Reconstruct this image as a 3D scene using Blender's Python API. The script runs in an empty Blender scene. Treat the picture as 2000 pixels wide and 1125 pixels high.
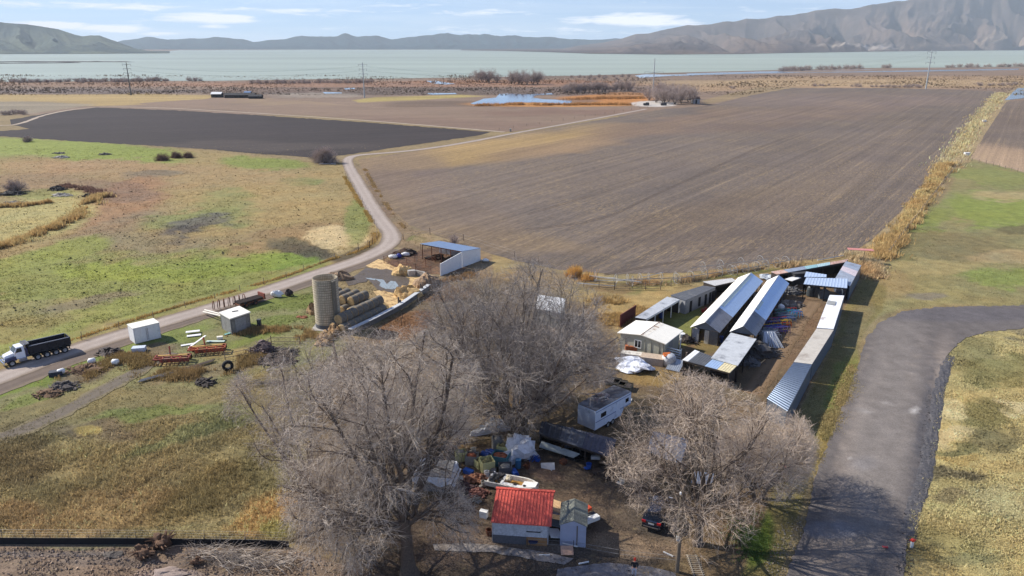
import bpy, math, random
import numpy as np
from mathutils import Vector, Matrix
from mathutils.geometry import delaunay_2d_cdt
random.seed(7); RNG = np.random.default_rng(11)
sc = bpy.context.scene
COL = sc.collection
PI = math.pi
# ---------------------------------------------------------------- camera maths
HC = 40.0; F = 1450.0; PITCH = math.radians(18.03)
cp, sp = math.cos(PITCH), math.sin(PITCH)
def G(px, py, z=0.0):
    """point of the ground (or of a level z) seen at a place of the survey photo"""
    u = (px-1000)/F; v = (py-562.5)/F
    dy = cp - v*sp; dz = -sp - v*cp
    t = (HC-z)/(-dz)
    return Vector((u*t, dy*t, z))
def Gn(px, py):
    u = (px-1000)/F; v = (py-562.5)/F
    dy = cp - v*sp; dz = -sp - v*cp
    t = HC/(-dz)
    return u*t, dy*t
def inv(x, y):
    # ground -> survey coordinates
    zc = y*cp + HC*sp; vv = (-y*sp + HC*cp)/zc
    return 1000+F*x/zc, 562.5+F*vv
def lin(c):
    o = []
    for k in c[:3]:
        k = k/255.0
        o.append(k/12.92 if k <= .04045 else ((k+.055)/1.055)**2.4)
    return tuple(o)
def linn(c):
    c = np.asarray(c, float)/255
    return np.where(c <= .04045, c/12.92, ((c+.055)/1.055)**2.4)
# ---------------------------------------------------------------- tagging
def tag(o, label=None, cat=None, group=None, kind=None):
    if label: o['label'] = label
    if cat: o['category'] = cat
    if group: o['group'] = group
    if kind: o['kind'] = kind
    return o
def thing(name, label, cat, loc=(0, 0, 0), rotz=0.0, group=None):
    o = bpy.data.objects.new(name, None); COL.objects.link(o)
    o.location = loc; o.rotation_euler = (0, 0, rotz); o.empty_display_size = .3
    return tag(o, label, cat, group)
def copy_tree(o, parent=None):
    c = o.copy(); COL.objects.link(c); c.parent = parent
    for ch in list(o.children): copy_tree(ch, c)
    return c
# ---------------------------------------------------------------- mesh builder
class MB:
    def __init__(s): s.v = []; s.f = []
    def add(s, vs, fs):
        b = len(s.v); s.v += [tuple(v) for v in vs]; s.f += [tuple(b+i for i in f) for f in fs]; return s
    def box(s, c, d, rz=0, ry=0, rx=0):
        m = Matrix.Translation(c) @ Matrix.Rotation(rz, 4, 'Z') @ Matrix.Rotation(ry, 4, 'Y') @ Matrix.Rotation(rx, 4, 'X')
        vs = [m @ Vector((x*d[0]/2, y*d[1]/2, z*d[2]/2)) for x in (-1, 1) for y in (-1, 1) for z in (-1, 1)]
        return s.add(vs, [(0, 1, 3, 2), (4, 6, 7, 5), (0, 4, 5, 1), (2, 3, 7, 6), (0, 2, 6, 4), (1, 5, 7, 3)])
    def hexa(s, b, t):
        """b, t: four bottom and four top corners"""
        n = len(b); vs = list(b)+list(t)
        fs = [tuple(range(n-1, -1, -1)), tuple(range(n, 2*n))]+[(i, (i+1) % n, n+(i+1) % n, n+i) for i in range(n)]
        return s.add(vs, fs)
    def quadslab(s, a, b, c, d, th=.06):
        dn = Vector((0, 0, -th)); q = [Vector(k) for k in (a, b, c, d)]
        return s.hexa([k+dn for k in q], q)
    def wall(s, a, b, z0, za, zb=None, th=.1):
        a = Vector(a); b = Vector(b); zb = za if zb is None else zb
        d = (b-a); d.z = 0; n = Vector((-d.y, d.x, 0)).normalized()*th/2
        P = lambda q, z, k: Vector((q.x, q.y, z))+n*k
        return s.hexa([P(a, z0, -1), P(b, z0, -1), P(b, z0, 1), P(a, z0, 1)], [P(a, za, -1), P(b, zb, -1), P(b, zb, 1), P(a, za, 1)])
    def tube(s, pts, r, n=6, cap=True):
        pts = [Vector(p) for p in pts]; rs = r if hasattr(r, '__len__') else [r]*len(pts)
        b = len(s.v); up = None
        for i, p in enumerate(pts):
            d = (pts[min(i+1, len(pts)-1)]-pts[max(i-1, 0)])
            if d.length < 1e-9: d = Vector((0, 0, 1))
            d.normalize()
            if up is None: up = d.orthogonal().normalized()
            up = (up - d*up.dot(d))
            if up.length < 1e-6: up = d.orthogonal()
            up.normalize(); w = d.cross(up)
            for k in range(n):
                a = 2*PI*k/n
                s.v.append(tuple(p+(up*math.cos(a)+w*math.sin(a))*rs[i]))
        for i in range(len(pts)-1):
            for k in range(n):
                a = b+i*n+k; c = b+i*n+(k+1) % n
                s.f.append((a, c, c+n, a+n))
        if cap:
            s.f.append(tuple(b+k for k in range(n-1, -1, -1))); e = b+(len(pts)-1)*n
            s.f.append(tuple(e+k for k in range(n)))
        return s
    def lathe(s, prof, n=16, c=(0, 0, 0), ax='Z'):
        b = len(s.v); c = Vector(c)
        for r, h in prof:
            for k in range(n):
                a = 2*PI*k/n; q = (r*math.cos(a), r*math.sin(a), h)
                if ax == 'Y': q = (q[0], q[2], q[1])
                if ax == 'X': q = (q[2], q[0], q[1])
                s.v.append(tuple(c+Vector(q)))
        for i in range(len(prof)-1):
            for k in range(n):
                a = b+i*n+k; d = b+i*n+(k+1) % n
                s.f.append((a, d, d+n, a+n))
        return s
    def ribbed(s, a, b, c, d, pitch=.3, amp=.03, th=.05):
        """roof sheet a-b-c-d, ribs run from a to d, counted along a-b"""
        a, b, c, d = [Vector(k) for k in (a, b, c, d)]
        n = max(2, int((b-a).length/pitch)); o = len(s.v)
        prof = []
        for i in range(n):
            for dt, h in ((0, 0), (.55, 0), (.68, 1), (.87, 1)):
                prof.append(((i+dt)/n, h*amp))
        prof.append((1, 0))
        for t, h in prof:
            p = a.lerp(b, t); q = d.lerp(c, t); up = Vector((0, 0, h))
            s.v += [tuple(p+up), tuple(q+up), tuple(p-Vector((0, 0, th))), tuple(q-Vector((0, 0, th)))]
        m = len(prof)
        for i in range(m-1):
            k = o+i*4; l = k+4
            s.f += [(k, l, l+1, k+1), (k+2, k+3, l+3, l+2), (k, k+2, l+2, l), (k+1, l+1, l+3, k+3)]
        s.f += [(o, o+1, o+3, o+2), (o+4*(m-1), o+4*(m-1)+2, o+4*(m-1)+3, o+4*(m-1)+1)]
        return s
    def blob(s, c, r, seed=0, n=12, m=7, rough=.25, flat=0.0):
        rg = random.Random(seed); b = len(s.v); ph = [rg.uniform(0, 6.28) for _ in range(6)]
        for i in range(m+1):
            th = PI*i/m
            for k in range(n):
                a = 2*PI*k/n
                q = 1+rough*(.5*math.sin(2*a+ph[0]+th*2)+.35*math.sin(3*a+ph[1]-th*3)+.3*math.sin(5*a+ph[2])*math.sin(th*4+ph[3]))+rough*.4*rg.uniform(-1, 1)*(0 < i < m)
                z = math.cos(th); z = max(z, -flat) if flat else z
                s.v.append((c[0]+r[0]*q*math.sin(th)*math.cos(a), c[1]+r[1]*q*math.sin(th)*math.sin(a), c[2]+r[2]*q*z))
        for i in range(m):
            for k in range(n):
                a = b+i*n+k; d = b+i*n+(k+1) % n
                s.f.append((a, a+n, d+n, d))
        return s
    def build(s, name, mat, parent=None, world=False, smooth=False):
        me = bpy.data.meshes.new(name)
        vs = s.v
        if world and parent is not None:
            l = parent.location; vs = [(v[0]-l.x, v[1]-l.y, v[2]-l.z) for v in vs]
        me.from_pydata(vs, [], s.f); me.update()
        if smooth:
            me.polygons.foreach_set('use_smooth', [True]*len(me.polygons))
        me.materials.append(mat)
        o = bpy.data.objects.new(name, me); COL.objects.link(o)
        if parent is not None: o.parent = parent
        return o
def npmesh(name, V, Fq, mat, parent=None, col=None, smooth=False):
    """V (n,3), Fq (m,k) index array"""
    me = bpy.data.meshes.new(name); V = np.ascontiguousarray(V, np.float32); Fq = np.ascontiguousarray(Fq, np.int32)
    m, k = Fq.shape
    me.vertices.add(len(V)); me.vertices.foreach_set('co', V.ravel())
    me.loops.add(m*k); me.loops.foreach_set('vertex_index', Fq.ravel())
    me.polygons.add(m); me.polygons.foreach_set('loop_start', np.arange(0, m*k, k, dtype=np.int32))
    me.polygons.foreach_set('loop_total', np.full(m, k, np.int32))
    me.polygons.foreach_set('use_smooth', np.full(m, smooth))
    if col is not None:
        ca = me.color_attributes.new('Col', 'FLOAT_COLOR', 'POINT')
        ca.data.foreach_set('color', np.concatenate([col, np.ones((len(col), 1))], 1).astype(np.float32).ravel())
    me.update(calc_edges=True); me.validate()
    me.materials.append(mat)
    o = bpy.data.objects.new(name, me); COL.objects.link(o)
    if parent is not None: o.parent = parent
    return o
# ---------------------------------------------------------------- noise in numpy
def _h(ix, iy, s):
    n = (ix.astype(np.int64)*374761393 + iy.astype(np.int64)*668265263 + s*1442695041) & 0xffffffff
    n = ((n ^ (n >> 13))*1274126177) & 0xffffffff
    n = n ^ (n >> 16)
    return (n & 0xffff)/65535.0
def vnoise(x, y, s=0):
    ix = np.floor(x); iy = np.floor(y); fx = x-ix; fy = y-iy
    fx = fx*fx*(3-2*fx); fy = fy*fy*(3-2*fy)
    a = _h(ix, iy, s); b = _h(ix+1, iy, s); c = _h(ix, iy+1, s); d = _h(ix+1, iy+1, s)
    return (a+(b-a)*fx)*(1-fy)+(c+(d-c)*fx)*fy
def fbm(x, y, s=0, o=4):
    r = 0; a = .5; t = 0
    for k in range(o):
        r = r+a*vnoise(x, y, s+k*17); t += a; a *= .5; x = x*2.03+3.1; y = y*2.03+1.7
    return r/t          # 0..1
# ---------------------------------------------------------------- materials
def nt(name):
    m = bpy.data.materials.new(name); m.use_nodes = True
    n = m.node_tree.nodes; l = m.node_tree.links
    return m, n, l, n['Principled BSDF']
def noise(n, l, vec, scale, detail=4, rough=.6, dist=0):
    t = n.new('ShaderNodeTexNoise'); t.inputs['Scale'].default_value = scale; t.inputs['Detail'].default_value = detail
    t.inputs['Roughness'].default_value = rough; t.inputs['Distortion'].default_value = dist
    l.new(vec, t.inputs['Vector']); return t.outputs['Fac']
def ramp(n, l, fac, a, b, va=0., vb=1.):
    r = n.new('ShaderNodeMapRange'); r.inputs[1].default_value = a; r.inputs[2].default_value = b
    r.inputs[3].default_value = va; r.inputs[4].default_value = vb; r.clamp = True
    l.new(fac, r.inputs[0]); return r.outputs[0]
def mixc(n, l, fac, a, b, mode='MIX'):
    x = n.new('ShaderNodeMix'); x.data_type = 'RGBA'; x.blend_type = mode
    for i, q in ((0, fac), (6, a), (7, b)):
        if isinstance(q, (int, float)): x.inputs[i].default_value = q
        elif isinstance(q, tuple): x.inputs[i].default_value = (*q[:3], 1)
        else: l.new(q, x.inputs[i])
    return x.outputs[2]
def scalec(n, l, col, fac):
    x = n.new('ShaderNodeVectorMath'); x.operation = 'SCALE'
    l.new(col, x.inputs[0]); l.new(fac, x.inputs['Scale']); return x.outputs[0]
MC = {}
def M(name, c, rough=.8, metal=0., c2=None, thr=.55, ns=1.5, var=.25, bump=0., bs=8., soft=.08, coat=0., obj=True, stretch=None):
    if name in MC: return MC[name]
    m, n, l, p = nt(name)
    tc = n.new('ShaderNodeTexCoord'); vec = tc.outputs['Object'] if obj else n.new('ShaderNodeNewGeometry').outputs['Position']
    if stretch:
        mp = n.new('ShaderNodeMapping'); mp.inputs['Scale'].default_value = stretch; l.new(vec, mp.inputs[0]); vec = mp.outputs[0]
    base = n.new('ShaderNodeRGB'); base.outputs[0].default_value = (*lin(c), 1)
    col = base.outputs[0]
    if c2:
        f = ramp(n, l, noise(n, l, vec, ns, 6, .65), thr-soft, thr+soft)
        col = mixc(n, l, f, col, lin(c2))
    f2 = ramp(n, l, noise(n, l, vec, ns*3.1, 5, .7), .3, .7, 1-var, 1+var)
    col = scalec(n, l, col, f2)
    l.new(col, p.inputs['Base Color'])
    p.inputs['Roughness'].default_value = rough; p.inputs['Metallic'].default_value = metal
    p.inputs['Coat Weight'].default_value = coat
    if bump:
        b = n.new('ShaderNodeBump'); b.inputs['Strength'].default_value = min(bump, 1); b.inputs['Distance'].default_value = .05
        l.new(noise(n, l, vec, bs, 5), b.inputs['Height']); l.new(b.outputs[0], p.inputs['Normal'])
    MC[name] = m; return m
def MCol(name, s1=.5, a1=.35, s2=6., a2=.5, bump=.6, bdist=.15, rough=.95, furrow=None, spec=.2, tint=None, straw=1.0):
    """colour attribute x world-space noise at two scales"""
    m, n, l, p = nt(name)
    pos = n.new('ShaderNodeNewGeometry').outputs['Position']
    at = n.new('ShaderNodeVertexColor'); at.layer_name = 'Col'
    vec = pos
    if furrow is not None:
        rot = n.new('ShaderNodeMapping'); rot.inputs['Rotation'].default_value = (0, 0, furrow)
        l.new(pos, rot.inputs[0])
        st = n.new('ShaderNodeMapping'); st.inputs['Scale'].default_value = (1, .11, 1); l.new(rot.outputs[0], st.inputs[0]); vec = st.outputs[0]
    vecl = vec
    if furrow is not None:
        st2 = n.new('ShaderNodeMapping'); st2.inputs['Scale'].default_value = (1, .012, 1); l.new(rot.outputs[0], st2.inputs[0]); vecl = st2.outputs[0]
    n1 = noise(n, l, vecl, s1, 5, .65, .3); n2 = noise(n, l, vec if furrow is None else vec, s2, 4, .7)
    f1 = ramp(n, l, n1, .3, .7, 1-a1, 1+a1); f2 = ramp(n, l, n2, .3, .7, 1-a2, 1+a2)
    col = scalec(n, l, scalec(n, l, at.outputs[0], f1), f2)
    if furrow is not None:
        n3 = noise(n, l, pos, .9, 5, .75)
        col = scalec(n, l, col, ramp(n, l, n3, .3, .7, .8, 1.2))
        # straw lying on the soil
        mk = n.new('ShaderNodeMath'); mk.operation = 'MULTIPLY'
        sm = n.new('ShaderNodeMath'); sm.operation = 'ADD'; sm.use_clamp = True
        l.new(ramp(n, l, noise(n, l, vec, 3.2, 5, .8), .52, .66), sm.inputs[0]); l.new(ramp(n, l, noise(n, l, vecl, .9, 6, .75), .54, .68, 0, .55), sm.inputs[1])
        l.new(sm.outputs[0], mk.inputs[0]); l.new(ramp(n, l, noise(n, l, pos, .03, 5, .7), .38, .58), mk.inputs[1])
        mk2 = n.new('ShaderNodeMath'); mk2.operation = 'MULTIPLY'; l.new(mk.outputs[0], mk2.inputs[0]); mk2.inputs[1].default_value = straw
        col = mixc(n, l, mk2.outputs[0], col, lin((160, 136, 98)))
        col = mixc(n, l, ramp(n, l, noise(n, l, pos, 2.6, 3, .8), .6, .7, 0, .45*straw), col, lin((158, 134, 98)))
    if tint:
        k = ramp(n, l, noise(n, l, pos, tint[1], 5, .7), tint[2], tint[3], 0, tint[4])
        col = mixc(n, l, k, col, lin(tint[0]))
    l.new(col, p.inputs['Base Color']); p.inputs['Roughness'].default_value = rough
    p.inputs['Specular IOR Level'].default_value = spec
    b = n.new('ShaderNodeBump'); b.inputs['Strength'].default_value = bump; b.inputs['Distance'].default_value = bdist
    l.new(n2, b.inputs['Height']); l.new(b.outputs[0], p.inputs['Normal'])
    return m
# ---------------------------------------------------------------- camera, sun, sky, air
cam = bpy.data.cameras.new('camera'); camo = bpy.data.objects.new('camera', cam); COL.objects.link(camo)
camo.location = (0, 0, HC); camo.rotation_euler = (PI/2-PITCH, 0, 0)
cam.sensor_width = 36; cam.sensor_fit = 'HORIZONTAL'; cam.lens = 36*F/2000; cam.clip_start = .5; cam.clip_end = 90000
sc.camera = camo
SEL = math.radians(37); SAZ = math.radians(-67)     # azimuth from +Y towards +X
sd = Vector((math.sin(SAZ)*math.cos(SEL), math.cos(SAZ)*math.cos(SEL), math.sin(SEL)))
sl = bpy.data.lights.new('sun', 'SUN'); sl.energy = 5.0; sl.angle = math.radians(.53); sl.color = (1, .95, .87)
so = bpy.data.objects.new('sun', sl); COL.objects.link(so); so.rotation_euler = sd.to_track_quat('Z', 'Y').to_euler(); so.location = (-200, 100, 300)
w = bpy.data.worlds.new('World'); sc.world = w; w.use_nodes = True
n = w.node_tree.nodes; l = w.node_tree.links; bg = n['Background']
sky = n.new('ShaderNodeTexSky'); sky.sky_type = 'NISHITA'; sky.sun_disc = False
sky.sun_elevation = SEL; sky.sun_rotation = SAZ; sky.altitude = 1400; sky.air_density = 1.0; sky.dust_density = .6; sky.ozone_density = 1.5
tc = n.new('ShaderNodeTexCoord'); gen = tc.outputs['Generated']
sx = n.new('ShaderNodeSeparateXYZ'); l.new(gen, sx.inputs[0])
def mth(op, a, b=None, c=None):
    x = n.new('ShaderNodeMath'); x.operation = op
    for i, q in enumerate((a, b, c)):
        if q is None: continue
        if isinstance(q, (int, float)): x.inputs[i].default_value = q
        else: l.new(q, x.inputs[i])
    return x.outputs[0]
az = mth('ARCTAN2', sx.outputs[0], sx.outputs[1]); el = sx.outputs[2]
cmb = n.new('ShaderNodeCombineXYZ'); l.new(mth('MULTIPLY', az, 9.0), cmb.inputs[0]); l.new(mth('MULTIPLY', el, 70.0), cmb.inputs[1])
cmb2 = n.new('ShaderNodeCombineXYZ'); l.new(mth('MULTIPLY', az, 3.0), cmb2.inputs[0]); l.new(mth('MULTIPLY', el, 60.0), cmb2.inputs[1])
nz = noise(n, l, cmb.outputs[0], 2.2, 8, .66, .4); nz2 = noise(n, l, cmb2.outputs[0], 1.0, 5, .6, .5)
tot = None
for (px, py, wx, wy, s) in [(415, 36, 105, 13, 1), (225, 56, 85, 10, .95), (120, 50, 75, 9, .9), (60, 46, 60, 6, .5), (1240, 40, 125, 17, .95), (1320, 44, 70, 11, .7), (1130, 40, 60, 10, .6),
                            (950, 26, 130, 9, .45), (640, 30, 110, 7, .35), (180, 12, 260, 9, .55), (560, 22, 240, 7, .4), (1480, 22, 60, 5, .3), (320, 66, 60, 5, .6), (420, 52, 40, 5, .7), (760, 12, 200, 8, .3), (1000, 60, 400, 14, .25)]:
    a0 = math.atan((px-1000)/F/1.0516); e0 = (90.5-py)/1450*.905*math.cos(a0); wa = wx/F*.9; we = wy/1450*.905
    d = mth('ADD', mth('POWER', mth('ABSOLUTE', mth('DIVIDE', mth('SUBTRACT', az, a0), wa)), 2.0), mth('POWER', mth('ABSOLUTE', mth('DIVIDE', mth('SUBTRACT', el, e0), we)), 2.0))
    k = mth('MULTIPLY', mth('SUBTRACT', 1.0, mth('MINIMUM', d, 1.0)), s)
    tot = k if tot is None else mth('MAXIMUM', tot, k)
cl = ramp(n, l, mth('ADD', mth('MULTIPLY', tot, .55), mth('MULTIPLY', nz, 1.15)), .68, .98)
wisp = ramp(n, l, nz2, .45, .8, 0, .4)
cl = mth('MAXIMUM', cl, wisp)
upm = ramp(n, l, el, .01, .09, .25, 0.0)
skc = mixc(n, l, 1.0, sky.outputs[0], (1.15, 1.5, 2.2), 'MULTIPLY')
skc = mixc(n, l, upm, skc, (11.4, 16.6, 27.5))
skc = mixc(n, l, cl, skc, (19.5, 20, 21))
l.new(skc, bg.inputs['Color']); bg.inputs['Strength'].default_value = .052
sc.view_settings.view_transform = 'Standard'; sc.view_settings.look = 'None'; sc.view_settings.gamma = 1; sc.view_settings.exposure = .46
# ---------------------------------------------------------------- ground colours (albedo only)
PAINT = []
def E(cx, cy, rx, ry, c, s=1., rot=0., soft=.5, wob=10): PAINT.append(('e', cx, cy, rx, ry, c, s, rot, soft, wob))
def Pg(pts, c, s=1., soft=6, wob=8): PAINT.append(('p', pts, c, s, soft, wob))
def pip(x, y, pts):
    ins = np.zeros(x.shape, bool); d = np.full(x.shape, 1e9); k = len(pts)
    for i in range(k):
        x1, y1 = pts[i]; x2, y2 = pts[(i+1) % k]
        if y1 != y2:
            c = ((y1 > y) != (y2 > y)) & (x < (x2-x1)*(y-y1)/(y2-y1)+x1); ins ^= c
        dx, dy = x2-x1, y2-y1; t = np.clip(((x-x1)*dx+(y-y1)*dy)/(dx*dx+dy*dy+1e-9), 0, 1)
        d = np.minimum(d, np.hypot(x-x1-t*dx, y-y1-t*dy))
    return np.where(ins, d, -d)
GR = (130, 136, 68); GR2 = (104, 122, 52); TAN = (158, 138, 92); STR = (192, 168, 112); BRN = (120, 98, 70); SOIL = (104, 92, 82)
# far wetlands
Pg([(-2500, 225), (-2500, 92), (4500, 92), (4500, 225)], (138, 116, 96), 1, 3, 2)
Pg([(1250, 176), (1500, 150), (2600, 146), (2600, 172), (1550, 172), (1300, 182)], (168, 138, 102), .9, 4, 4)
E(1700, 162, 500, 7, (180, 152, 112), .7); E(200, 164, 260, 5, (150, 118, 92), .8); E(750, 165, 500, 6, (158, 118, 90), .7, 0, .5, 6)
E(160, 178, 260, 5, (112, 98, 90), .8, 0, .5, 5); E(800, 178, 420, 8, (104, 88, 76), .9, 0, .5, 6); E(1180, 178, 150, 10, (118, 98, 84), .8)
E(560, 176, 160, 4, (122, 100, 84), .8); E(1000, 160, 220, 4, (150, 108, 76), .8); E(620, 186, 90, 5, (170, 156, 138), .6)
Pg([(-900, 187), (300, 184), (420, 186), (400, 196), (240, 206), (0, 211), (-900, 230)], (172, 146, 94), 1, 2, 2)
Pg([(-900, 205), (60, 198), (190, 204), (60, 222), (-900, 260)], (148, 134, 110), 1, 3, 3)
Pg([(690, 196), (730, 190), (900, 185), (950, 188), (800, 196), (700, 200)], (170, 150, 88), 1, 2, 2)
E(880, 205, 130, 8, (116, 96, 78), .9, 0, .4, 4)
E(1090, 203, 175, 6, (196, 138, 72), 1, 0, .4, 4); E(1180, 194, 95, 9, (190, 128, 66), 1, 0, .4, 5); E(1230, 186, 60, 5, (176, 124, 72), .8)
E(1110, 197, 60, 5, (128, 104, 84), .8, 0, .5, 4)
E(1275, 203, 45, 6, (206, 198, 186), .9, 0, .3, 5)
Pg([(1370, 196), (1480, 170), (1560, 170), (1420, 196), (1380, 204)], (150, 128, 94), 1, 2, 2)
# left pasture
Pg([(-2500, 230), (-900, 262), (0, 268), (200, 280), (420, 296), (610, 316), (690, 320), (740, 420), (770, 470), (640, 530), (420, 600), (140, 690), (-200, 830), (-2500, 1500)], (158, 136, 88), 1, 6, 5)
E(130, 292, 230, 19, (130, 148, 66), 1, .06, .35, 14); E(-200, 290, 300, 25, (134, 148, 70), .9); E(520, 318, 85, 12, (122, 142, 62), .9, .05, .5, 10); E(585, 356, 50, 10, (112, 128, 66), .7)
E(240, 330, 160, 16, (160, 128, 92), .6); E(100, 330, 100, 14, (166, 132, 92), .6)
E(380, 350, 220, 25, (168, 140, 96), .6); E(500, 400, 180, 40, (168, 144, 92), .7); E(60, 360, 120, 22, (152, 124, 92), .7)
E(240, 400, 90, 45, (158, 118, 84), .8, -.5, .6, 20); E(230, 372, 80, 18, (130, 104, 84), .6, .1); E(180, 470, 160, 24, (140, 122, 92), .7, -.4)
E(60, 430, 130, 40, (176, 160, 100), 1, -.2, .3, 14); E(80, 380, 70, 12, (140, 142, 74), .7)
E(400, 430, 110, 30, (132, 136, 76), .8, -.1, .6, 25); E(400, 440, 62, 18, (106, 100, 88), .9, -.15, .7, 28); E(370, 458, 50, 12, (88, 82, 76), .9, -.2, .7, 22)
E(300, 340, 60, 8, (118, 108, 88), .7, 0, .6, 14); E(440, 390, 60, 14, (134, 136, 76), .6, 0, .6, 18)
E(560, 470, 150, 24, (154, 124, 84), .7, -.15); E(300, 480, 120, 18, (136, 122, 92), .6)
E(140, 490, 80, 20, (140, 146, 62), .8, -.2); E(30, 520, 100, 22, (140, 148, 66), .8, -.2)
Pg([(-2500, 560), (0, 530), (180, 505), (420, 500), (620, 492), (640, 520), (420, 590), (140, 660), (-300, 780), (-2500, 1400)], (138, 142, 70), .9, 25, 26)
E(560, 512, 80, 14, (100, 138, 54), 1, -.2, .4, 12); E(440, 525, 130, 18, (126, 146, 58), .8, -.15); E(230, 530, 120, 16, (138, 152, 60), .8)
E(60, 610, 200, 22, (150, 138, 84), .9, -.15, .5, 22); E(-50, 660, 200, 20, (150, 134, 78), .8, -.2); E(180, 590, 100, 12, (132, 118, 92), .7, -.2)
E(655, 465, 62, 20, (204, 178, 128), 1, .02, .25, 9); E(600, 490, 80, 11, (92, 82, 62), .95, .1, .5, 10); E(690, 495, 45, 9, (96, 82, 60), .9, -.3, .5, 8); E(560, 478, 40, 8, (110, 100, 70), .7)
E(700, 430, 26, 50, (124, 132, 66), .8, .3, .5, 8)
# strip between lane and big field
Pg([(690, 318), (720, 330), (800, 440), (900, 478), (990, 512), (960, 560), (840, 545), (780, 500), (775, 470), (740, 420)], (140, 118, 88), 1, 4, 5)
E(745, 385, 16, 55, (122, 102, 82), .8, -.3); E(840, 445, 40, 9, (134, 122, 92), .6); E(815, 468, 25, 5, (112, 128, 60), .8); E(870, 470, 70, 10, (164, 140, 100), .8)
Pg([(960, 500), (1100, 528), (1200, 538), (1350, 534), (1500, 518), (1640, 502), (1700, 500), (1690, 540), (1500, 550), (1300, 600), (1190, 650), (1100, 560), (960, 560)], (158, 136, 90), 1, 4, 5)
E(1250, 560, 70, 10, (120, 118, 66), .7, 0, .5, 8); E(1400, 540, 120, 5, (120, 122, 64), .8, -.12, .5, 6); E(1240, 600, 90, 26, (172, 146, 92), .9, -.3, .4, 10); E(1190, 560, 60, 8, (134, 108, 76), .7); E(1050, 545, 90, 14, (150, 126, 90), .8)
# ditch and right pasture
Pg([(1640, 502), (1700, 470), (1890, 250), (1955, 185), (2000, 165), (2100, 160), (1980, 190), (1890, 310), (1800, 420), (1740, 520), (1700, 530)], (164, 142, 104), 1, 5, 6)
Pg([(1895, 312), (2000, 338), (2700, 430), (2700, 700), (2000, 605), (1830, 600), (1730, 618), (1690, 640), (1700, 540), (1760, 490), (1830, 400)], (142, 132, 86), 1, 8, 8)
E(1950, 405, 110, 38, (126, 142, 66), .95, 0, .5, 26); E(1800, 450, 60, 30, (124, 136, 64), .8, -.8, .5, 18); E(1940, 345, 90, 16, (132, 136, 74), .8, .1, .5, 14); E(1960, 380, 70, 10, (172, 150, 106), .8)
E(1850, 480, 130, 26, (128, 116, 78), .9, 0, .6, 26); E(1980, 545, 110, 20, (126, 140, 68), .9, .1, .5, 20); E(1820, 520, 100, 16, (162, 144, 94), .8, 0, .6, 20); E(1790, 578, 110, 18, (150, 138, 88), .7)
E(1970, 500, 80, 14, (168, 146, 104), .7); E(2000, 450, 60, 10, (108, 96, 62), .7); E(1810, 580, 40, 8, (126, 118, 106), .7); E(1745, 560, 40, 30, (154, 132, 88), .7)
# verge right of the shed row
Pg([(1690, 540), (1735, 560), (1725, 610), (1690, 650), (1650, 760), (1600, 880), (1560, 1000), (1520, 1125), (1440, 1125), (1480, 950), (1560, 800), (1640, 650), (1670, 560)], (132, 118, 70), 1, 6, 6)
E(1640, 740, 22, 70, (122, 128, 60), .8, .45, .5, 12); E(1655, 800, 14, 60, (176, 138, 72), .8, .4, .5, 8); E(1600, 880, 16, 60, (156, 132, 72), .8, .35); E(1470, 1040, 40, 60, (92, 124, 44), 1, .2, .5, 12); E(1680, 640, 20, 60, (140, 122, 84), .6, .4)
# right foreground
Pg([(2700, 640), (2000, 640), (1930, 648), (1880, 662), (1845, 700), (1830, 760), (1815, 880), (1795, 960), (1770, 1030), (1760, 1130), (1750, 1700), (3500, 1700), (3500, 640)], (184, 164, 106), 1, 4, 4)
for (a, b, c, d, cc, ss) in [(1900, 690, 50, 25, (132, 124, 80), .8), (1960, 720, 80, 25, (126, 120, 72), .8), (1930, 810, 60, 30, (122, 116, 70), .8), (1950, 860, 60, 22, (112, 102, 68), .8), (1870, 880, 50, 12, (120, 114, 72), .8), (1855, 940, 60, 14, (98, 88, 68), .8),
                             (1990, 790, 40, 12, (206, 186, 136), .8), (1860, 800, 35, 22, (200, 182, 130), .9), (1860, 850, 40, 12, (198, 178, 128), .8), (1970, 920, 80, 16, (178, 152, 94), .7), (1860, 900, 60, 9, (176, 148, 86), .8), (1960, 990, 90, 30, (188, 170, 118), .7), (1850, 1075, 80, 40, (152, 136, 82), .7), (1990, 650, 60, 20, (134, 124, 96), .8), (1850, 990, 40, 12, (128, 110, 78), .7), (1900, 1110, 60, 12, (140, 132, 88), .7)]:
    E(a, b, c, d, cc, ss, 0, .6, 22)
# strip below the lane: green verge, junk rows
Pg([(-300, 780), (140, 700), (420, 615), (560, 566), (640, 540), (640, 640), (700, 690), (620, 720), (440, 760), (100, 860), (-300, 1000)], (134, 128, 82), 1, 6, 6)
E(300, 668, 120, 18, (116, 132, 62), .9, -.25, .4, 10); E(70, 742, 170, 14, (104, 130, 54), 1, -.3, .4, 10); E(200, 700, 60, 8, (108, 128, 58), .9, -.2)
E(560, 600, 70, 22, (102, 122, 54), .9, -.1, .5, 14); E(520, 650, 80, 12, (110, 126, 58), .9, -.2, .5, 12); E(460, 560, 60, 8, (118, 122, 60), .6, -.3); E(600, 560, 40, 14, (124, 122, 76), .7)
E(250, 700, 110, 14, (128, 108, 80), .9, -.3, .4, 12); E(400, 720, 120, 14, (136, 116, 84), .8, -.15, .5, 12); E(140, 745, 70, 12, (122, 104, 82), .8, -.3); E(480, 690, 80, 14, (166, 142, 88), .8); E(310, 708, 50, 8, (176, 146, 88), .8, -.2)
Pg([(-300, 840), (0, 790), (100, 772), (200, 755), (420, 742), (600, 700), (700, 700), (760, 760), (800, 900), (600, 1060), (-300, 1070)], (132, 118, 76), .9, 12, 14)
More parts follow.
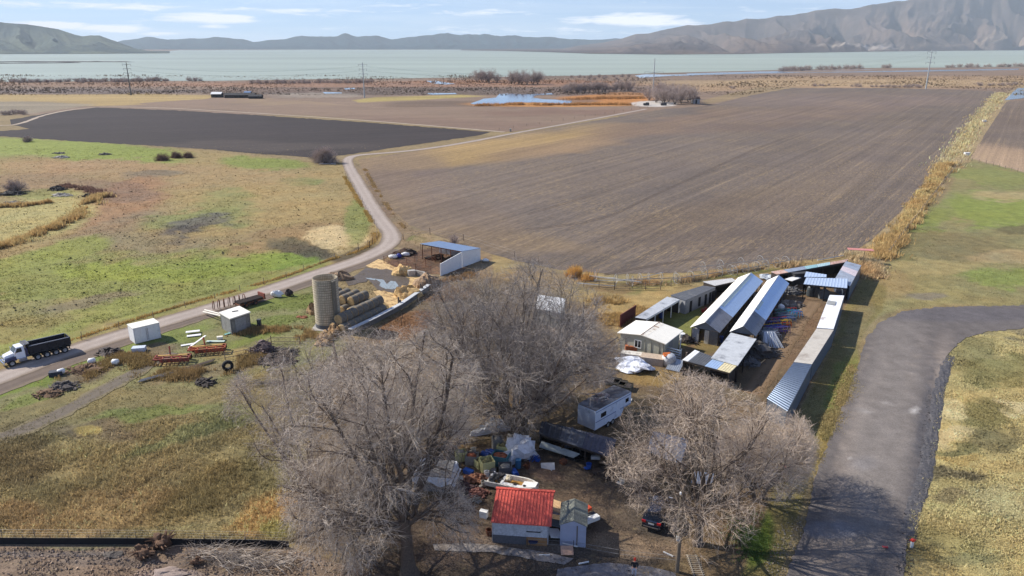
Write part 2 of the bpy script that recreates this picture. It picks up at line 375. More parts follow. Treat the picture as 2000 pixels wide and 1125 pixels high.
E(300, 795, 120, 12, (110, 122, 64), .9, -.12, .5, 14); E(380, 840, 150, 12, (112, 114, 72), .8, -.35, .5, 18); E(190, 840, 90, 24, (118, 102, 76), .8, -.1, .6, 20); E(170, 838, 25, 10, (176, 152, 82), .8)
E(60, 780, 60, 12, (112, 126, 58), .8, -.3, .5, 10); E(100, 880, 110, 22, (146, 130, 84), .8, -.2, .6, 20); E(30, 900, 70, 70, (98, 84, 60), .55, 0, .7, 20)
E(250, 1000, 220, 40, (148, 122, 78), .9, -.15, .6, 26); E(440, 940, 160, 40, (124, 106, 64), .9, -.5, .6, 26); E(300, 930, 100, 26, (128, 112, 74), .7, -.3); E(520, 1000, 80, 30, (172, 134, 78), .9, -.4, .5, 20); E(560, 1035, 60, 14, (150, 140, 76), .8); E(30, 1010, 60, 26, (150, 120, 76), .8)
E(440, 800, 60, 24, (118, 116, 70), .7); E(540, 900, 70, 60, (116, 104, 66), .7, .2)
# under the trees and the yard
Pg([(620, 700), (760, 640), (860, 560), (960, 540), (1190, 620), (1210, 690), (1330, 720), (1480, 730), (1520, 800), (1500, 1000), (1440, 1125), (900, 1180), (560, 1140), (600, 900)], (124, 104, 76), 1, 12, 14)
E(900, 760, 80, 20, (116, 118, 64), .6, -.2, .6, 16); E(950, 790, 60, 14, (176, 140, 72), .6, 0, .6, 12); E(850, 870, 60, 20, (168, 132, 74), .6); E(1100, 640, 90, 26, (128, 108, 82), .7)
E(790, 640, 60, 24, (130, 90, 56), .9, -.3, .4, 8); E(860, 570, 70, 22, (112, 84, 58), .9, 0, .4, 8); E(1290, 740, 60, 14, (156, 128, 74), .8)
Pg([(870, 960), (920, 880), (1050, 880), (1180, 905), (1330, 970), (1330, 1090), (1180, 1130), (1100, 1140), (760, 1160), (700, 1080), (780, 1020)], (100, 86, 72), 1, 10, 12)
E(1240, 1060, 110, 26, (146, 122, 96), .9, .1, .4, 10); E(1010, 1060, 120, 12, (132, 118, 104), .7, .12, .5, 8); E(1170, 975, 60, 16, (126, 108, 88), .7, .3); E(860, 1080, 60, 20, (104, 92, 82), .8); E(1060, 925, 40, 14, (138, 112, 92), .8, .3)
# compound floor
Pg([(1230, 640), (1330, 588), (1400, 562), (1500, 540), (1560, 520), (1655, 515), (1675, 560), (1630, 640), (1560, 800), (1500, 800), (1440, 740), (1380, 720), (1300, 700)], (118, 96, 70), 1, 4, 4)
E(1330, 640, 60, 36, (126, 124, 64), 1, -.5, .3, 6); E(1385, 675, 30, 16, (128, 110, 66), .9, -.3, .4, 5); E(1560, 640, 34, 90, (126, 100, 74), .9, .5, .4, 6)
# bare building plot at the bottom left
Pg([(-900, 1064), (0, 1062), (300, 1064), (570, 1068), (640, 1090), (760, 1130), (900, 1180), (900, 1700), (-1500, 1700)], (134, 114, 94), 1, 5, 5)
E(110, 1085, 130, 6, (124, 112, 102), .7, 0, .5, 6); E(170, 1072, 100, 5, (104, 106, 76), .6); E(330, 1118, 60, 10, (152, 134, 122), .8); E(240, 1100, 120, 8, (122, 110, 100), .5); E(450, 1090, 100, 14, (128, 116, 100), .5)
ROWS = [(-400, 900), (0, 800), (150, 800), (420, 770), (640, 780), (660, 1060), (-400, 1058)]
BAREP = [(-900, 1066), (300, 1068), (570, 1072), (640, 1094), (740, 1130), (740, 1700), (-1500, 1700)]
_a, _b = G(100, 1000), G(480, 830); ROWD = ((_b-_a).normalized().x, (_b-_a).normalized().y)
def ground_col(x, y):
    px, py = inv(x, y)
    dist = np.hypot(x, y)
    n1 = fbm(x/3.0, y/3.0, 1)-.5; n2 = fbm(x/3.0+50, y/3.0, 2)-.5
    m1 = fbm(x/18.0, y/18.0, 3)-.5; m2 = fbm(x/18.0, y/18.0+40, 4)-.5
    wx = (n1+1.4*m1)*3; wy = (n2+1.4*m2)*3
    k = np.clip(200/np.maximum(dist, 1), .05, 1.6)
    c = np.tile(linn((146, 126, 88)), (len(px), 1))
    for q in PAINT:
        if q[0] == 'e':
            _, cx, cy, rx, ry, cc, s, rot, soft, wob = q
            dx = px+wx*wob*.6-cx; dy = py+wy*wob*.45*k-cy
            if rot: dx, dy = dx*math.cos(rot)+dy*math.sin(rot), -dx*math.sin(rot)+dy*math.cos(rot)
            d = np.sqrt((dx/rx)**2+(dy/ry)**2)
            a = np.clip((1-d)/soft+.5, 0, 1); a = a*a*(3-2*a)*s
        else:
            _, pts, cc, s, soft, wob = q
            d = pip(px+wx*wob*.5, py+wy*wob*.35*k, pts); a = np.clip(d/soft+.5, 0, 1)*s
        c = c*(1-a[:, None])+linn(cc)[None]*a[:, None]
    v = .80+.4*fbm(x/1.3, y/1.3, 9, 3)
    far = np.clip((dist-180)/200, 0, 1)
    st = fbm(x/70, y/14, 12, 4)
    v = v*(1-far)+far*(.72+.56*st)
    D_ = ROWD; u_ = x*D_[1]-y*D_[0]; w_ = x*D_[0]+y*D_[1]
    rowm = np.clip(pip(px, py, ROWS)/25+.5, 0, 1); v = v*(1-rowm+rowm*(.62+.76*fbm(u_/.9, w_/14, 61, 4)))
    bm_ = np.clip(pip(px, py, BAREP)/6+.5, 0, 1); v = v*(1-bm_+bm_*(.7+.6*fbm(x/2.5, y/.35, 63, 4)))
    hue = (fbm(x/6.5, y/6.5, 21, 4)-.5)*np.clip(1.2-dist/400, .1, 1)
    c = c*v[:, None]; c[:, 0] *= 1+.3*hue; c[:, 2] *= 1-.25*hue; gq = np.clip(c[:, 1]-c[:, 0], 0, 1); c[:, 0] += .5*gq; lu = c.mean(1, keepdims=True); c = (c*.97+lu*.03)*.84
    return np.clip(c, .005, .9)
# ---------------------------------------------------------------- ground sheet (finer near the viewer's side)
gx = np.concatenate([np.linspace(-2600, -60, 60), np.linspace(-40, 2040, 700), np.linspace(2060, 4600, 60)])
gy = np.concatenate([[91.2, 91.6, 92, 93, 94, 96, 98], np.linspace(101, 210, 110), np.linspace(211.5, 1140, 500), np.linspace(1150, 1900, 60)])
PX, PY = np.meshgrid(gx, gy); X, Y = Gn(PX.ravel(), PY.ravel())
nx, ny = len(gx), len(gy)
idx = np.arange(nx*ny).reshape(ny, nx)
Fq = np.stack([idx[1:, :-1].ravel(), idx[1:, 1:].ravel(), idx[:-1, 1:].ravel(), idx[:-1, :-1].ravel()], 1)
mg = MCol('ground_cover', .45, .22, 5.5, .42, .8, .12, tint=((176, 158, 112), 1.1, .56, .72, .35))
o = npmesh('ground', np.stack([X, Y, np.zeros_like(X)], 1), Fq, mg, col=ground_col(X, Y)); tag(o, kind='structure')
# plain base sheet behind the viewer
mb = MB().add([(-400, -300, -.02), (400, -300, -.02), (400, 30, -.02), (-400, 30, -.02)], [(0, 1, 2, 3)])
tag(mb.build('meadow', M('meadow_m', (140, 124, 84), ns=.3, obj=False)), kind='structure')
def densify(poly, step, jag, seed=0, closed=True):
    rg = random.Random(seed); out = []
    k = len(poly)
    for i in range(k if closed else k-1):
        a = Vector(poly[i]); b = Vector(poly[(i+1) % k]); m = max(1, int((b-a).length/step))
        for j in range(m):
            p = a.lerp(b, j/m)
            out.append(Vector((p.x+rg.uniform(-jag, jag), p.y+rg.uniform(-jag, jag)*.5)))
    return out
def sheet(name, poly, z, colf, mat, npts=3000, step=8, jag=1.2, seed=1, kind='structure'):
    bd = densify(poly, step, jag, seed)
    xs = np.array([p.x for p in bd]); ys = np.array([p.y for p in bd]); rg = np.random.default_rng(seed)
    q = rg.uniform((xs.min(), ys.min()), (xs.max(), ys.max()), (npts, 2))
    ins = pip(q[:, 0], q[:, 1], [(p.x, p.y) for p in bd]) > 1.5
    q = q[ins]
    pts = [G(p.x, p.y) for p in bd]; co = [Vector((p.x, p.y)) for p in pts]
    ix, iy = Gn(q[:, 0], q[:, 1]); co += [Vector((a, b)) for a, b in zip(ix, iy)]
    v, e, f, _, _, _ = delaunay_2d_cdt(co, [(i, (i+1) % len(bd)) for i in range(len(bd))], [], 1, 1e-6)
    V = np.array([(p.x, p.y, z) for p in v]); Fq = np.array([(t if True else t) for t in f if len(t) == 3])
    # orient upwards
    A = V[Fq[:, 0]]; B = V[Fq[:, 1]]; C = V[Fq[:, 2]]
    nz_ = (B[:, 0]-A[:, 0])*(C[:, 1]-A[:, 1])-(B[:, 1]-A[:, 1])*(C[:, 0]-A[:, 0])
    Fq[nz_ < 0] = Fq[nz_ < 0][:, ::-1]
    o = npmesh(name, V, Fq, mat, col=colf(V[:, 0], V[:, 1])); tag(o, kind=kind); return o
def mixn(c, cc, a): return c*(1-a[:, None])+linn(cc)[None]*a[:, None]
def ell(px, py, cx, cy, rx, ry, rot=0, soft=.6):
    dx = px-cx; dy = py-cy
    if rot: dx, dy = dx*math.cos(rot)+dy*math.sin(rot), -dx*math.sin(rot)+dy*math.cos(rot)
    a = np.clip((1-np.sqrt((dx/rx)**2+(dy/ry)**2))/soft+.5, 0, 1); return a*a*(3-2*a)
def soilf(base, spots=(), va=.25, sx_=40, sy_=40):
    def f(x, y):
        px, py = inv(x, y); c = np.tile(linn(base), (len(x), 1))
        wob = (fbm(x/25, y/25, 31)-.5)
        for (cx, cy, rx, ry, rot, cc, s) in spots:
            c = mixn(c, cc, ell(px+wob*60, py+wob*16, cx, cy, rx, ry, rot)*s)
        v = 1-va/2+va*fbm(x/sx_, y/sy_, 33)
        v *= .94+.12*fbm(x/6, y/6, 35, 3)
        return c*v[:, None]*.84
    return f
FD = math.atan2(G(1900, 240).x-G(1665, 493).x, G(1900, 240).y-G(1665, 493).y)
msoil = MCol('ploughed_soil', .45, .24, 2.6, .26, .7, .14, furrow=FD)
MAIN = [(700, 312), (780, 300), (860, 288), (1000, 264), (1150, 238), (1290, 214), (1385, 206), (1470, 186), (1545, 172), (1750, 172), (1940, 178), (1946, 186), (1890, 252), (1830, 330), (1760, 412), (1700, 470), (1665, 493), (1640, 500), (1500, 516), (1350, 532), (1200, 536), (1100, 528), (1000, 508), (940, 490), (880, 470), (800, 440), (745, 392), (715, 350)]
sheet('ploughed_field', MAIN, .03, soilf((111, 99, 89), [(930, 296, 290, 26, -.14, (164, 136, 90), 1.0), (1000, 480, 200, 30, .15, (128, 108, 82), .6), (760, 380, 60, 60, .3, (132, 110, 82), .6), (1450, 400, 260, 30, -.2, (124, 106, 84), .5), (1200, 262, 260, 16, -.2, (134, 110, 88), .7), (1500, 230, 300, 20, -.1, (122, 102, 88), .6), (800, 340, 100, 50, .3, (124, 106, 94), .6), (1080, 350, 260, 40, -.1, (120, 106, 94), .5), (1650, 195, 260, 14, 0, (122, 106, 96), .7), (1420, 440, 220, 60, -.1, (106, 92, 80), .6), (1300, 505, 360, 18, 0, (108, 96, 86), .6), (900, 430, 120, 40, .2, (122, 104, 86), .5), (1100, 510, 160, 16, .05, (98, 88, 80), .7), (1620, 350, 200, 40, -.5, (118, 104, 92), .5)], .3), msoil, 9000, 6, 1.6, 3)
msoil2 = MCol('dark_soil', .12, .2, 2.0, .25, .6, .14, furrow=1.2, straw=.06)
sheet('dark_field', [(20, 234), (100, 220), (190, 210), (330, 215), (520, 226), (740, 241), (958, 258), (940, 264), (800, 284), (680, 302), (615, 308), (500, 300), (400, 291), (150, 276), (0, 266), (-300, 262), (-300, 250), (0, 256), (58, 252), (22, 243)], .04, soilf((64, 56, 52), [(350, 240, 300, 18, .05, (66, 58, 55), .7), (500, 285, 220, 10, 0, (88, 78, 70), .6)], .25), msoil2, 4000, 7, 1.1, 4)
msoil3 = MCol('brown_soil', .08, .14, 1.0, .2, .4, .1, furrow=1.35, straw=.2)
sheet('brown_field', [(262, 202), (420, 192), (500, 190), (600, 197), (730, 211), (900, 208), (1100, 209), (1240, 210), (1280, 213), (1150, 234), (1000, 257), (985, 257), (760, 238), (560, 222)], .03, soilf((138, 116, 96), [(600, 200, 160, 6, 0, (150, 128, 100), .7), (900, 240, 200, 10, .05, (128, 104, 88), .6), (1100, 220, 160, 8, 0, (126, 98, 82), .6)], .25), msoil3, 3000, 8, .8, 5)
sheet('right_field', [(1966, 198), (2080, 192), (2500, 200), (2600, 430), (2000, 336), (1895, 309), (1925, 260)], .03, soilf((118, 104, 92), [(1960, 310, 120, 22, .1, (178, 150, 120), .9), (2000, 230, 60, 20, 0, (106, 92, 82), .6)], .25), msoil, 1500, 7, 1.0, 6)
# roads as ribbons along a centre line
def smooth_line(pts, it=3):
    pts = [Vector(p) for p in pts]
    for _ in range(it):
        q = [pts[0]]
        for a, b in zip(pts[:-1], pts[1:]): q += [a.lerp(b, .25), a.lerp(b, .75)]
        q.append(pts[-1]); pts = q
    return pts
def ribbon(name, line, width, z, colfn, mat, seed=2, jag=.12, nc=10, kind='structure'):
    pts = smooth_line([Vector((*G(*p).xy, 0)) for p in line], 4); rg = np.random.default_rng(seed)
    P = [pts[0]]
    for p in pts[1:]:
        d = (p-P[-1]).length
        if d > .9: P.append(p)
    P = np.array([(p.x, p.y) for p in P]); T = np.gradient(P, axis=0); T /= np.linalg.norm(T, axis=1)[:, None]
    N = np.stack([-T[:, 1], T[:, 0]], 1); k = len(P)
    wd = np.interp(np.linspace(0, 1, k), np.linspace(0, 1, len(width)), width) if hasattr(width, '__len__') else np.full(k, width)
    t = np.linspace(-1, 1, nc)
    j = rg.uniform(-jag, jag, (k, 2))
    V = []; C = []
    for i in range(nc):
        off = t[i]*wd/2 + (j[:, 0] if i == 0 else j[:, 1] if i == nc-1 else 0)
        V.append(np.stack([P[:, 0]+N[:, 0]*off, P[:, 1]+N[:, 1]*off, np.full(k, z)], 1)); C.append(np.full(k, t[i]))
    V = np.stack(V, 1).reshape(-1, 3); C = np.stack(C, 1).ravel()
    idx = np.arange(k*nc).reshape(k, nc)
    Fq = np.stack([idx[:-1, :-1].ravel(), idx[1:, :-1].ravel(), idx[1:, 1:].ravel(), idx[:-1, 1:].ravel()], 1)
    o = npmesh(name, V, Fq[:, ::-1], mat, col=colfn(V[:, 0], V[:, 1], C)); tag(o, kind=kind); return o
def lanecol(base, edge, rut):
    def f(x, y, t):
        c = np.tile(linn(base), (len(x), 1)); nn = fbm(x/3, y/3, 41)-.5
        a = np.clip((np.abs(t+nn*.35)-.62)/.3, 0, 1); c = mixn(c, edge, a)
        r = np.exp(-((np.abs(t)-.42)/.13)**2); c = mixn(c, rut, r*.55)
        return c*(.9+.2*fbm(x/1.5, y/6, 43))[:, None]
    return f
mgrav = MCol('gravel', .8, .08, 9, .16, .4, .03)
LANE = [(1262, 213), (1130, 238), (1000, 261), (930, 275), (860, 287), (790, 296), (725, 301), (690, 304), (676, 312), (686, 335), (708, 372), (728, 408), (748, 436), (767, 458), (762, 477), (728, 497), (690, 512), (640, 528), (540, 561), (420, 600), (300, 634), (140, 684), (0, 738), (-200, 815), (-500, 950)]
ribbon('gravel_lane', LANE, [3.4, 3.4, 3.6, 4.2, 4.4, 4.4, 4.6], .06, lanecol((160, 146, 134), (124, 108, 90), (180, 166, 152)), mgrav)
# muddy shoulder beside the lane
ribbon('mud_verge', [(770, 487), (730, 508), (690, 525), (640, 541), (540, 575), (430, 609), (310, 646), (140, 703), (0, 758), (-200, 835)], [2.4, 3.0, 2.6, 2.6, 4.0, 4.6], .045, lanecol((112, 98, 86), (126, 112, 92), (92, 80, 70)), mgrav, 5, .3)
ribbon('field_track', [(-300, 240), (0, 246), (40, 243), (90, 222), (190, 207), (330, 211), (520, 222), (740, 237), (985, 258)], 2.6, .05, lanecol((172, 156, 136), (142, 124, 104), (186, 172, 154)), mgrav, 6, .3, 6)
ribbon('dirt_track', [(-250, 920), (0, 858), (80, 826), (160, 785), (240, 742), (300, 708), (350, 686)], [3.2, 3.0, 2.6, 2.4], .045, lanecol((112, 102, 88), (124, 112, 82), (98, 88, 78)), mgrav, 7, .35)
ribbon('yard_track', [(1470, 770), (1520, 690), (1560, 630), (1590, 590)], [2.6, 2.6, 2.4], .02, lanecol((122, 100, 76), (108, 88, 64), (138, 114, 88)), mgrav, 8, .2)
msk = M('track_soil', (74, 62, 54), .95, ns=1, var=.3, obj=False)
for ln in ([(1020, 448), (1100, 440), (1190, 424), (1260, 388), (1370, 338), (1470, 292), (1560, 258)], [(1030, 418), (1130, 388), (1250, 350), (1340, 318)], [(1180, 535), (1330, 508), (1480, 486)], [(1450, 325), (1520, 322)]):
    for of in (0, 1.6):
        q = [(x, y+of*1.6) for x, y in ln]
        ribbon('wheel_track', q, .32, .05, lanecol((88, 76, 66), (98, 85, 74), (80, 69, 60)), mgrav, 9, .1, 3)
# dark paved road on the right
RD = [(1480, 1400), (1520, 1180), (1540, 1110), (1572, 1030), (1592, 930), (1628, 840), (1666, 742), (1692, 662), (1716, 632), (1762, 609), (1830, 600), (2000, 597), (2500, 602), (2500, 660), (2000, 642), (1932, 648), (1886, 660), (1852, 690), (1834, 740), (1824, 800), (1812, 880), (1796, 950), (1772, 1020), (1766, 1120), (1760, 1400)]
_a, _b = G(1640, 1060), G(1765, 680); RDD = ((_b-_a).normalized().x, (_b-_a).normalized().y)
def roadcol(x, y):
    px, py = inv(x, y); c = np.tile(linn((102, 95, 90)), (len(x), 1))
    u_ = x*RDD[1]-y*RDD[0]; w_ = x*RDD[0]+y*RDD[1]; st_ = np.clip((fbm(u_/.8, w_/40, 71, 3)-.45)*4, 0, 1)*np.clip((py-640)/60, 0, 1)
    c = mixn(c, (146, 132, 118), st_*.6)
    for (cx, cy, rx, ry) in [(1688, 800, 7, 4), (1782, 803, 9, 5), (1697, 806, 12, 2), (1660, 894, 5, 2), (1730, 788, 8, 2), (1745, 815, 4, 2)]: c = mixn(c, (206, 200, 192), ell(px+(fbm(x/.3, y/.3, 5)-.5)*8, py, cx, cy, rx, ry)*.9)
    c = mixn(c, (124, 116, 108), ell(px, py, 1720, 850, 60, 250, .18, .9)*.8)
    c = mixn(c, (92, 88, 90), ell(px, py, 1880, 615, 180, 14, 0)*.6)
    c = mixn(c, (76, 74, 76), ell(px, py, 1800, 900, 18, 160, .12)*.8)
    c = mixn(c, (134, 128, 124), ell(px, py, 1690, 905, 26, 14)*.6)
    c = mixn(c, (120, 122, 128), ell(px, py, 1630, 1035, 60, 18)*.5)
    return c*(.84+.32*fbm(x/1.2, y/5, 51))[:, None]*(.92+.16*fbm(x/.5, y/.5, 52))[:, None]
sheet('road', RD, .05, roadcol, MCol('asphalt_millings', .6, .16, 9, .3, .6, .04, rough=.85), 16000, 5, 2.6, 9)
# loose millings bank along the road's right edge
def bank(name, line, w_, h_, mat, seed, z0=.0, rough=.5, colr=None):
    rg = random.Random(seed); P = smooth_line([G(*p) for p in line], 3); mb = MB(); nseg = 7; rows = []
    Q = [P[0]]
    for p in P[1:]:
        if (p-Q[-1]).length > .45: Q.append(p)
    for i, p in enumerate(Q):
        d = (Q[min(i+1, len(Q)-1)]-Q[max(i-1, 0)]).normalized(); nn = Vector((-d.y, d.x, 0))
        e = min(1, i/4, (len(Q)-1-i)/4)
        row = []
        for k in range(nseg):
            t = -1+2*k/(nseg-1); hh = (1-t*t)*h_*e*(1+rg.uniform(-rough, rough))
            row.append(len(mb.v)); mb.v.append(tuple(p+nn*(t*w_/2*(1+rg.uniform(-.15, .15)))+Vector((0, 0, z0+max(hh, 0) - (.03 if k in (0, nseg-1) else 0)))))
        rows.append(row)
    for a, b in zip(rows[:-1], rows[1:]):
        for k in range(nseg-1): mb.f.append((a[k], a[k+1], b[k+1], b[k]))
    return mb.build(name, mat)
mmill = M('loose_millings', (72, 70, 72), .95, ns=3, c2=(96, 92, 90), bump=1, bs=6, obj=False, var=.4)
tag(bank('millings_bank', [(1856, 694), (1838, 740), (1826, 800), (1814, 880), (1800, 950), (1780, 1000), (1772, 1060)], 1.7, .1, mmill, 4), kind='structure')
# concrete strip and pavement near the red roofed shed
def flat(name, pts, z, mat, kind='structure', step=10, jag=2, seed=3):
    bd = densify(pts, step, jag, seed); co = [G(p.x, p.y) for p in bd]
    v, e, f, _, _, _ = delaunay_2d_cdt([Vector((c.x, c.y)) for c in co], [(i, (i+1) % len(co)) for i in range(len(co))], [], 1, 1e-6)
    mb = MB(); mb.v = [(q.x, q.y, z) for q in v]
    for t in f:
        a, b, c = [v[i] for i in t[:3]]
        mb.f.append(tuple(t) if (b-a).cross(c-a) > 0 else tuple(t[::-1]))
    o = mb.build(name, mat); tag(o, kind=kind); return o
mconc = M('old_concrete', (148, 138, 128), .9, c2=(112, 100, 88), ns=.8, thr=.56, bump=.4, obj=False, soft=.05)
flat('concrete_strip', [(846, 1064), (930, 1062), (1000, 1070), (1080, 1082), (1120, 1092), (1100, 1104), (1040, 1094), (960, 1080), (850, 1076)], .06, mconc)
flat('pavement', [(1090, 1112), (1180, 1100), (1260, 1106), (1320, 1120), (1330, 1180), (1060, 1220)], .05, M('grey_pavement', (124, 120, 120), .9, c2=(104, 98, 94), ns=1, obj=False))
# ---------------------------------------------------------------- water
def water(name, pts, z, c, rough, step=10, jag=1.5, seed=5, bump=0, spec=.5, bs=1.):
    m, n_, l_, p_ = nt(name+'_m'); p_.inputs['Base Color'].default_value = (*lin(c), 1); p_.inputs['Roughness'].default_value = rough; p_.inputs['Specular IOR Level'].default_value = spec
    pos = n_.new('ShaderNodeNewGeometry').outputs['Position']
    mp = n_.new('ShaderNodeMapping'); mp.inputs['Scale'].default_value = (.0006, .003, 1); l_.new(pos, mp.inputs[0])
    f = ramp(n_, l_, noise(n_, l_, mp.outputs[0], 1.0, 6, .65), .3, .7, .78, 1.14)
    rgb = n_.new('ShaderNodeRGB'); rgb.outputs[0].default_value = (*lin(c), 1)
    l_.new(scalec(n_, l_, rgb.outputs[0], f), p_.inputs['Base Color'])
    if bump:
        b = n_.new('ShaderNodeBump'); b.inputs['Strength'].default_value = bump; b.inputs['Distance'].default_value = .2
        l_.new(noise(n_, l_, pos, bs, 3), b.inputs['Height']); l_.new(b.outputs[0], p_.inputs['Normal'])
    o = flat(name, pts, z, m, 'structure', step, jag, seed)
    return o
LK = (158, 166, 148)
lk = water('lake', [(-2500, 160), (-300, 160), (0, 160), (250, 158), (420, 158), (560, 155.5), (800, 153), (1000, 150), (1150, 147.5), (1300, 142.5), (1500, 137.5), (1700, 133), (1860, 132), (2000, 130), (4500, 126), (4500, 93), (2200, 93), (2000, 95.3), (1800, 98.5), (1600, 101.5), (1400, 104.5), (1280, 105.2), (1150, 104), (900, 97), (600, 97), (350, 98), (300, 102.6), (100, 104.2), (-200, 104), (-2500, 103)], .15, LK, .5, 30, .12, 5, .2, .2, .02)
water('pond', [(918, 202), (945, 193), (968, 191), (975, 184), (1000, 183), (1020, 184.5), (1078, 182), (1082, 184), (1045, 187), (1042, 191), (1060, 194), (1118, 197), (1115, 202), (1090, 203), (1060, 200), (1010, 200), (985, 204), (930, 205)], .12, (82, 104, 130), .08, 8, .9)
for k, pts in enumerate([[(832, 158), (850, 158), (890, 164), (870, 165), (845, 163)], [(832, 182), (890, 182), (892, 184), (840, 185)], [(672, 172), (692, 172), (694, 174), (674, 175)], [(630, 180), (668, 181), (668, 182.5), (634, 183)], [(1240, 148), (1262, 145), (1300, 146), (1360, 145), (1362, 147), (1300, 149), (1250, 152)], [(1340, 143.5), (1540, 138.5), (1700, 135.5), (1860, 136.5), (1990, 133), (1990, 136.5), (1800, 140), (1600, 142), (1460, 144), (1350, 147)], [(1988, 172), (2010, 172), (2000, 192), (1962, 196), (1975, 182)]]):
    water('marsh_pool', pts, .12+.005*k, (120, 136, 150), .12, 12, .3, k)
dk = M('rock_dike', (84, 82, 76), .95, obj=False)
tag(bank('breakwater', [(-200, 122.0), (100, 121.4), (262, 121.4)], 26, 2.2, dk, 3), kind='structure')
tag(bank('breakwater', [(-200, 125.2), (60, 124.2), (160, 122.9)], 18, 1.8, dk, 5), kind='structure')
tag(bank('shore_bank', [(1540, 141), (1700, 137.8), (1850, 135), (2100, 131.5)], 60, 1.2, M('shore_mud', (124, 104, 84), obj=False), 8), kind='structure')
# ---------------------------------------------------------------- mountains
def zat(px, py, Y):
    u = (px-1000)/F; v = (py-562.5)/F; dy = cp-v*sp; dz = -sp-v*cp
    t = Y/dy; return u*t, HC+dz*t
mmount = MCol('mountain_slopes', .004, .25, .02, .25, .6, 8, tint=None)
def mountain(name, prof, Db, Dr, nxn, seed, base, hi, spur=.4, sw=70, basez=2, foot=.14, rough=.03, scar=None, tail=1.15):
    xs = np.linspace(prof[0][0], prof[-1][0], nxn); pr = np.interp(xs, [p[0] for p in prof], [p[1] for p in prof])
    ts = np.concatenate([np.linspace(0, 1, 90), np.linspace(1.03, 1.35, 10)])
    db = np.interp(xs, [p[0] for p in Db], [p[1] for p in Db]) if hasattr(Db, '__len__') else np.full(nxn, Db)
    X = np.zeros((len(ts), nxn)); Y = X.copy(); Z = X.copy(); C = np.zeros((len(ts), nxn, 3))
    _, H = zat(xs, pr, Dr)
    H = np.maximum(H, 3)
    jitter = ((fbm(xs/14.0, xs*0, seed+5, 4)-.5)*2+(1-np.abs(2*fbm(xs/55, xs*0, seed+15, 2)-1)*2-.4)*2)*rough
    for i, t in enumerate(ts):
        D = db+(Dr-db)*t; Y[i] = D; dyv = cp-((92-562.5)/F)*sp
        X[i] = (xs-1000)/F*D/dyv
        if t <= 1:
            wv = (fbm(xs/110+t*1.3, xs*0+t*1.9, seed, 3)-.5)*1.8
            r1 = 1-np.abs(2*fbm(xs/sw+wv+t*1.1, xs*0+t*1.3, seed+1, 2)-1)*1.8
            r2 = 1-np.abs(2*fbm(xs/sw*2.4+wv*1.7+t*1.6, xs*0+t*2.2, seed+2, 3)-1)*1.7
            r3 = fbm(xs/sw*7+wv*2, xs*0+t*5, seed+3, 3)-.5
            r4 = fbm(xs/sw*16, xs*0+t*14, seed+6, 3)-.5
            env = (t*(1-t)*4)**.7
            s = t**1.25*(1-foot)+foot*t
            m = s*(1-spur*env*.5)+env*spur*(.36*(r1-.45)+.15*(r2-.45)+.08*r3+.03*r4)*(.35+.65*t)
            m = np.maximum(m, 0)+t*jitter
        else:
            m = np.maximum(1-(t-1)*1.6, .2)+jitter*.5
        Z[i] = basez+(H-basez)*m
        cc = linn(base)+(linn(hi)-linn(base))*np.clip(fbm(xs/50, xs*0+t*6, seed+9, 4)*2-.6, 0, 1)[:, None]
        cc = cc*(.85+.3*fbm(xs/9, xs*0+t*22, seed+10, 3))[:, None]
        if scar:
            for (sx0, st0, wx, wt, sc_) in scar:
                a = np.clip(1.3-np.hypot((xs-sx0)/wx, (t-st0)/wt)-(fbm(xs/6, xs*0+t*50, 77, 4))*1.3+.4, 0, 1)*.8
                cc = mixn(cc, sc_, a)
        C[i] = cc
    idx = np.arange(len(ts)*nxn).reshape(len(ts), nxn)
    Fq = np.stack([idx[:-1, :-1].ravel(), idx[:-1, 1:].ravel(), idx[1:, 1:].ravel(), idx[1:, :-1].ravel()], 1)
    o = npmesh(name, np.stack([X.ravel(), Y.ravel(), Z.ravel()], 1), Fq, mmount, col=C.reshape(-1, 3), smooth=True); tag(o, kind='structure')
mountain('mountain_range', [(900, 96), (1100, 95), (1135, 88), (1180, 83), (1215, 75), (1240, 67), (1265, 66), (1300, 57), (1340, 50), (1380, 49), (1420, 41), (1480, 35), (1540, 29), (1590, 21), (1620, 19), (1650, 17), (1690, 10), (1750, 3), (1790, -4), (1850, -16), (1920, -26), (2000, -30), (2200, -60), (2500, -20), (2900, 40)],
         [(900, 8000), (1150, 4400), (1300, 3950), (1450, 4200), (1600, 5200), (1800, 6700), (2000, 8200), (2900, 8200)], 9600, 1100, 3, (74, 66, 62), (104, 88, 76), 1.1, 80, rough=.02,
         scar=[(1700, .2, 60, .10, (186, 172, 156)), (1640, .15, 60, .04, (170, 156, 138)), (1950, .3, 90, .1, (150, 130, 108)), (1850, .12, 120, .05, (128, 110, 92))])
mountain('left_hill', [(-600, 60), (-300, 30), (-100, 42), (0, 42), (30, 45), (60, 47), (90, 52), (120, 57), (150, 68), (165, 71), (180, 69), (198, 69), (215, 76), (240, 85), (262, 94), (290, 99.5), (330, 101.8)],
         [(-600, 4300), (0, 4150), (200, 4400), (330, 4700)], 6300, 500, 8, (52, 66, 62), (92, 98, 78), .9, 50, rough=.008, foot=.12)
mountain('far_range', [(150, 96), (232, 81), (262, 76), (290, 71), (308, 75), (330, 77), (380, 74), (400, 75), (430, 73.5), (475, 76.5), (495, 82), (520, 79), (560, 77), (590, 70), (605, 70), (620, 72), (640, 72), (660, 71), (675, 66), (700, 73), (720, 72), (740, 70.5), (765, 78), (785, 75), (830, 69), (850, 68), (875, 65), (900, 70), (925, 68), (945, 66), (965, 68), (990, 67.5), (1025, 73), (1060, 73), (1100, 75), (1150, 78), (1190, 76), (1230, 76), (1300, 86), (1400, 94)],
         10500, 12800, 600, 14, (16, 46, 54), (30, 60, 64), .7, 30, rough=.055, foot=.3)
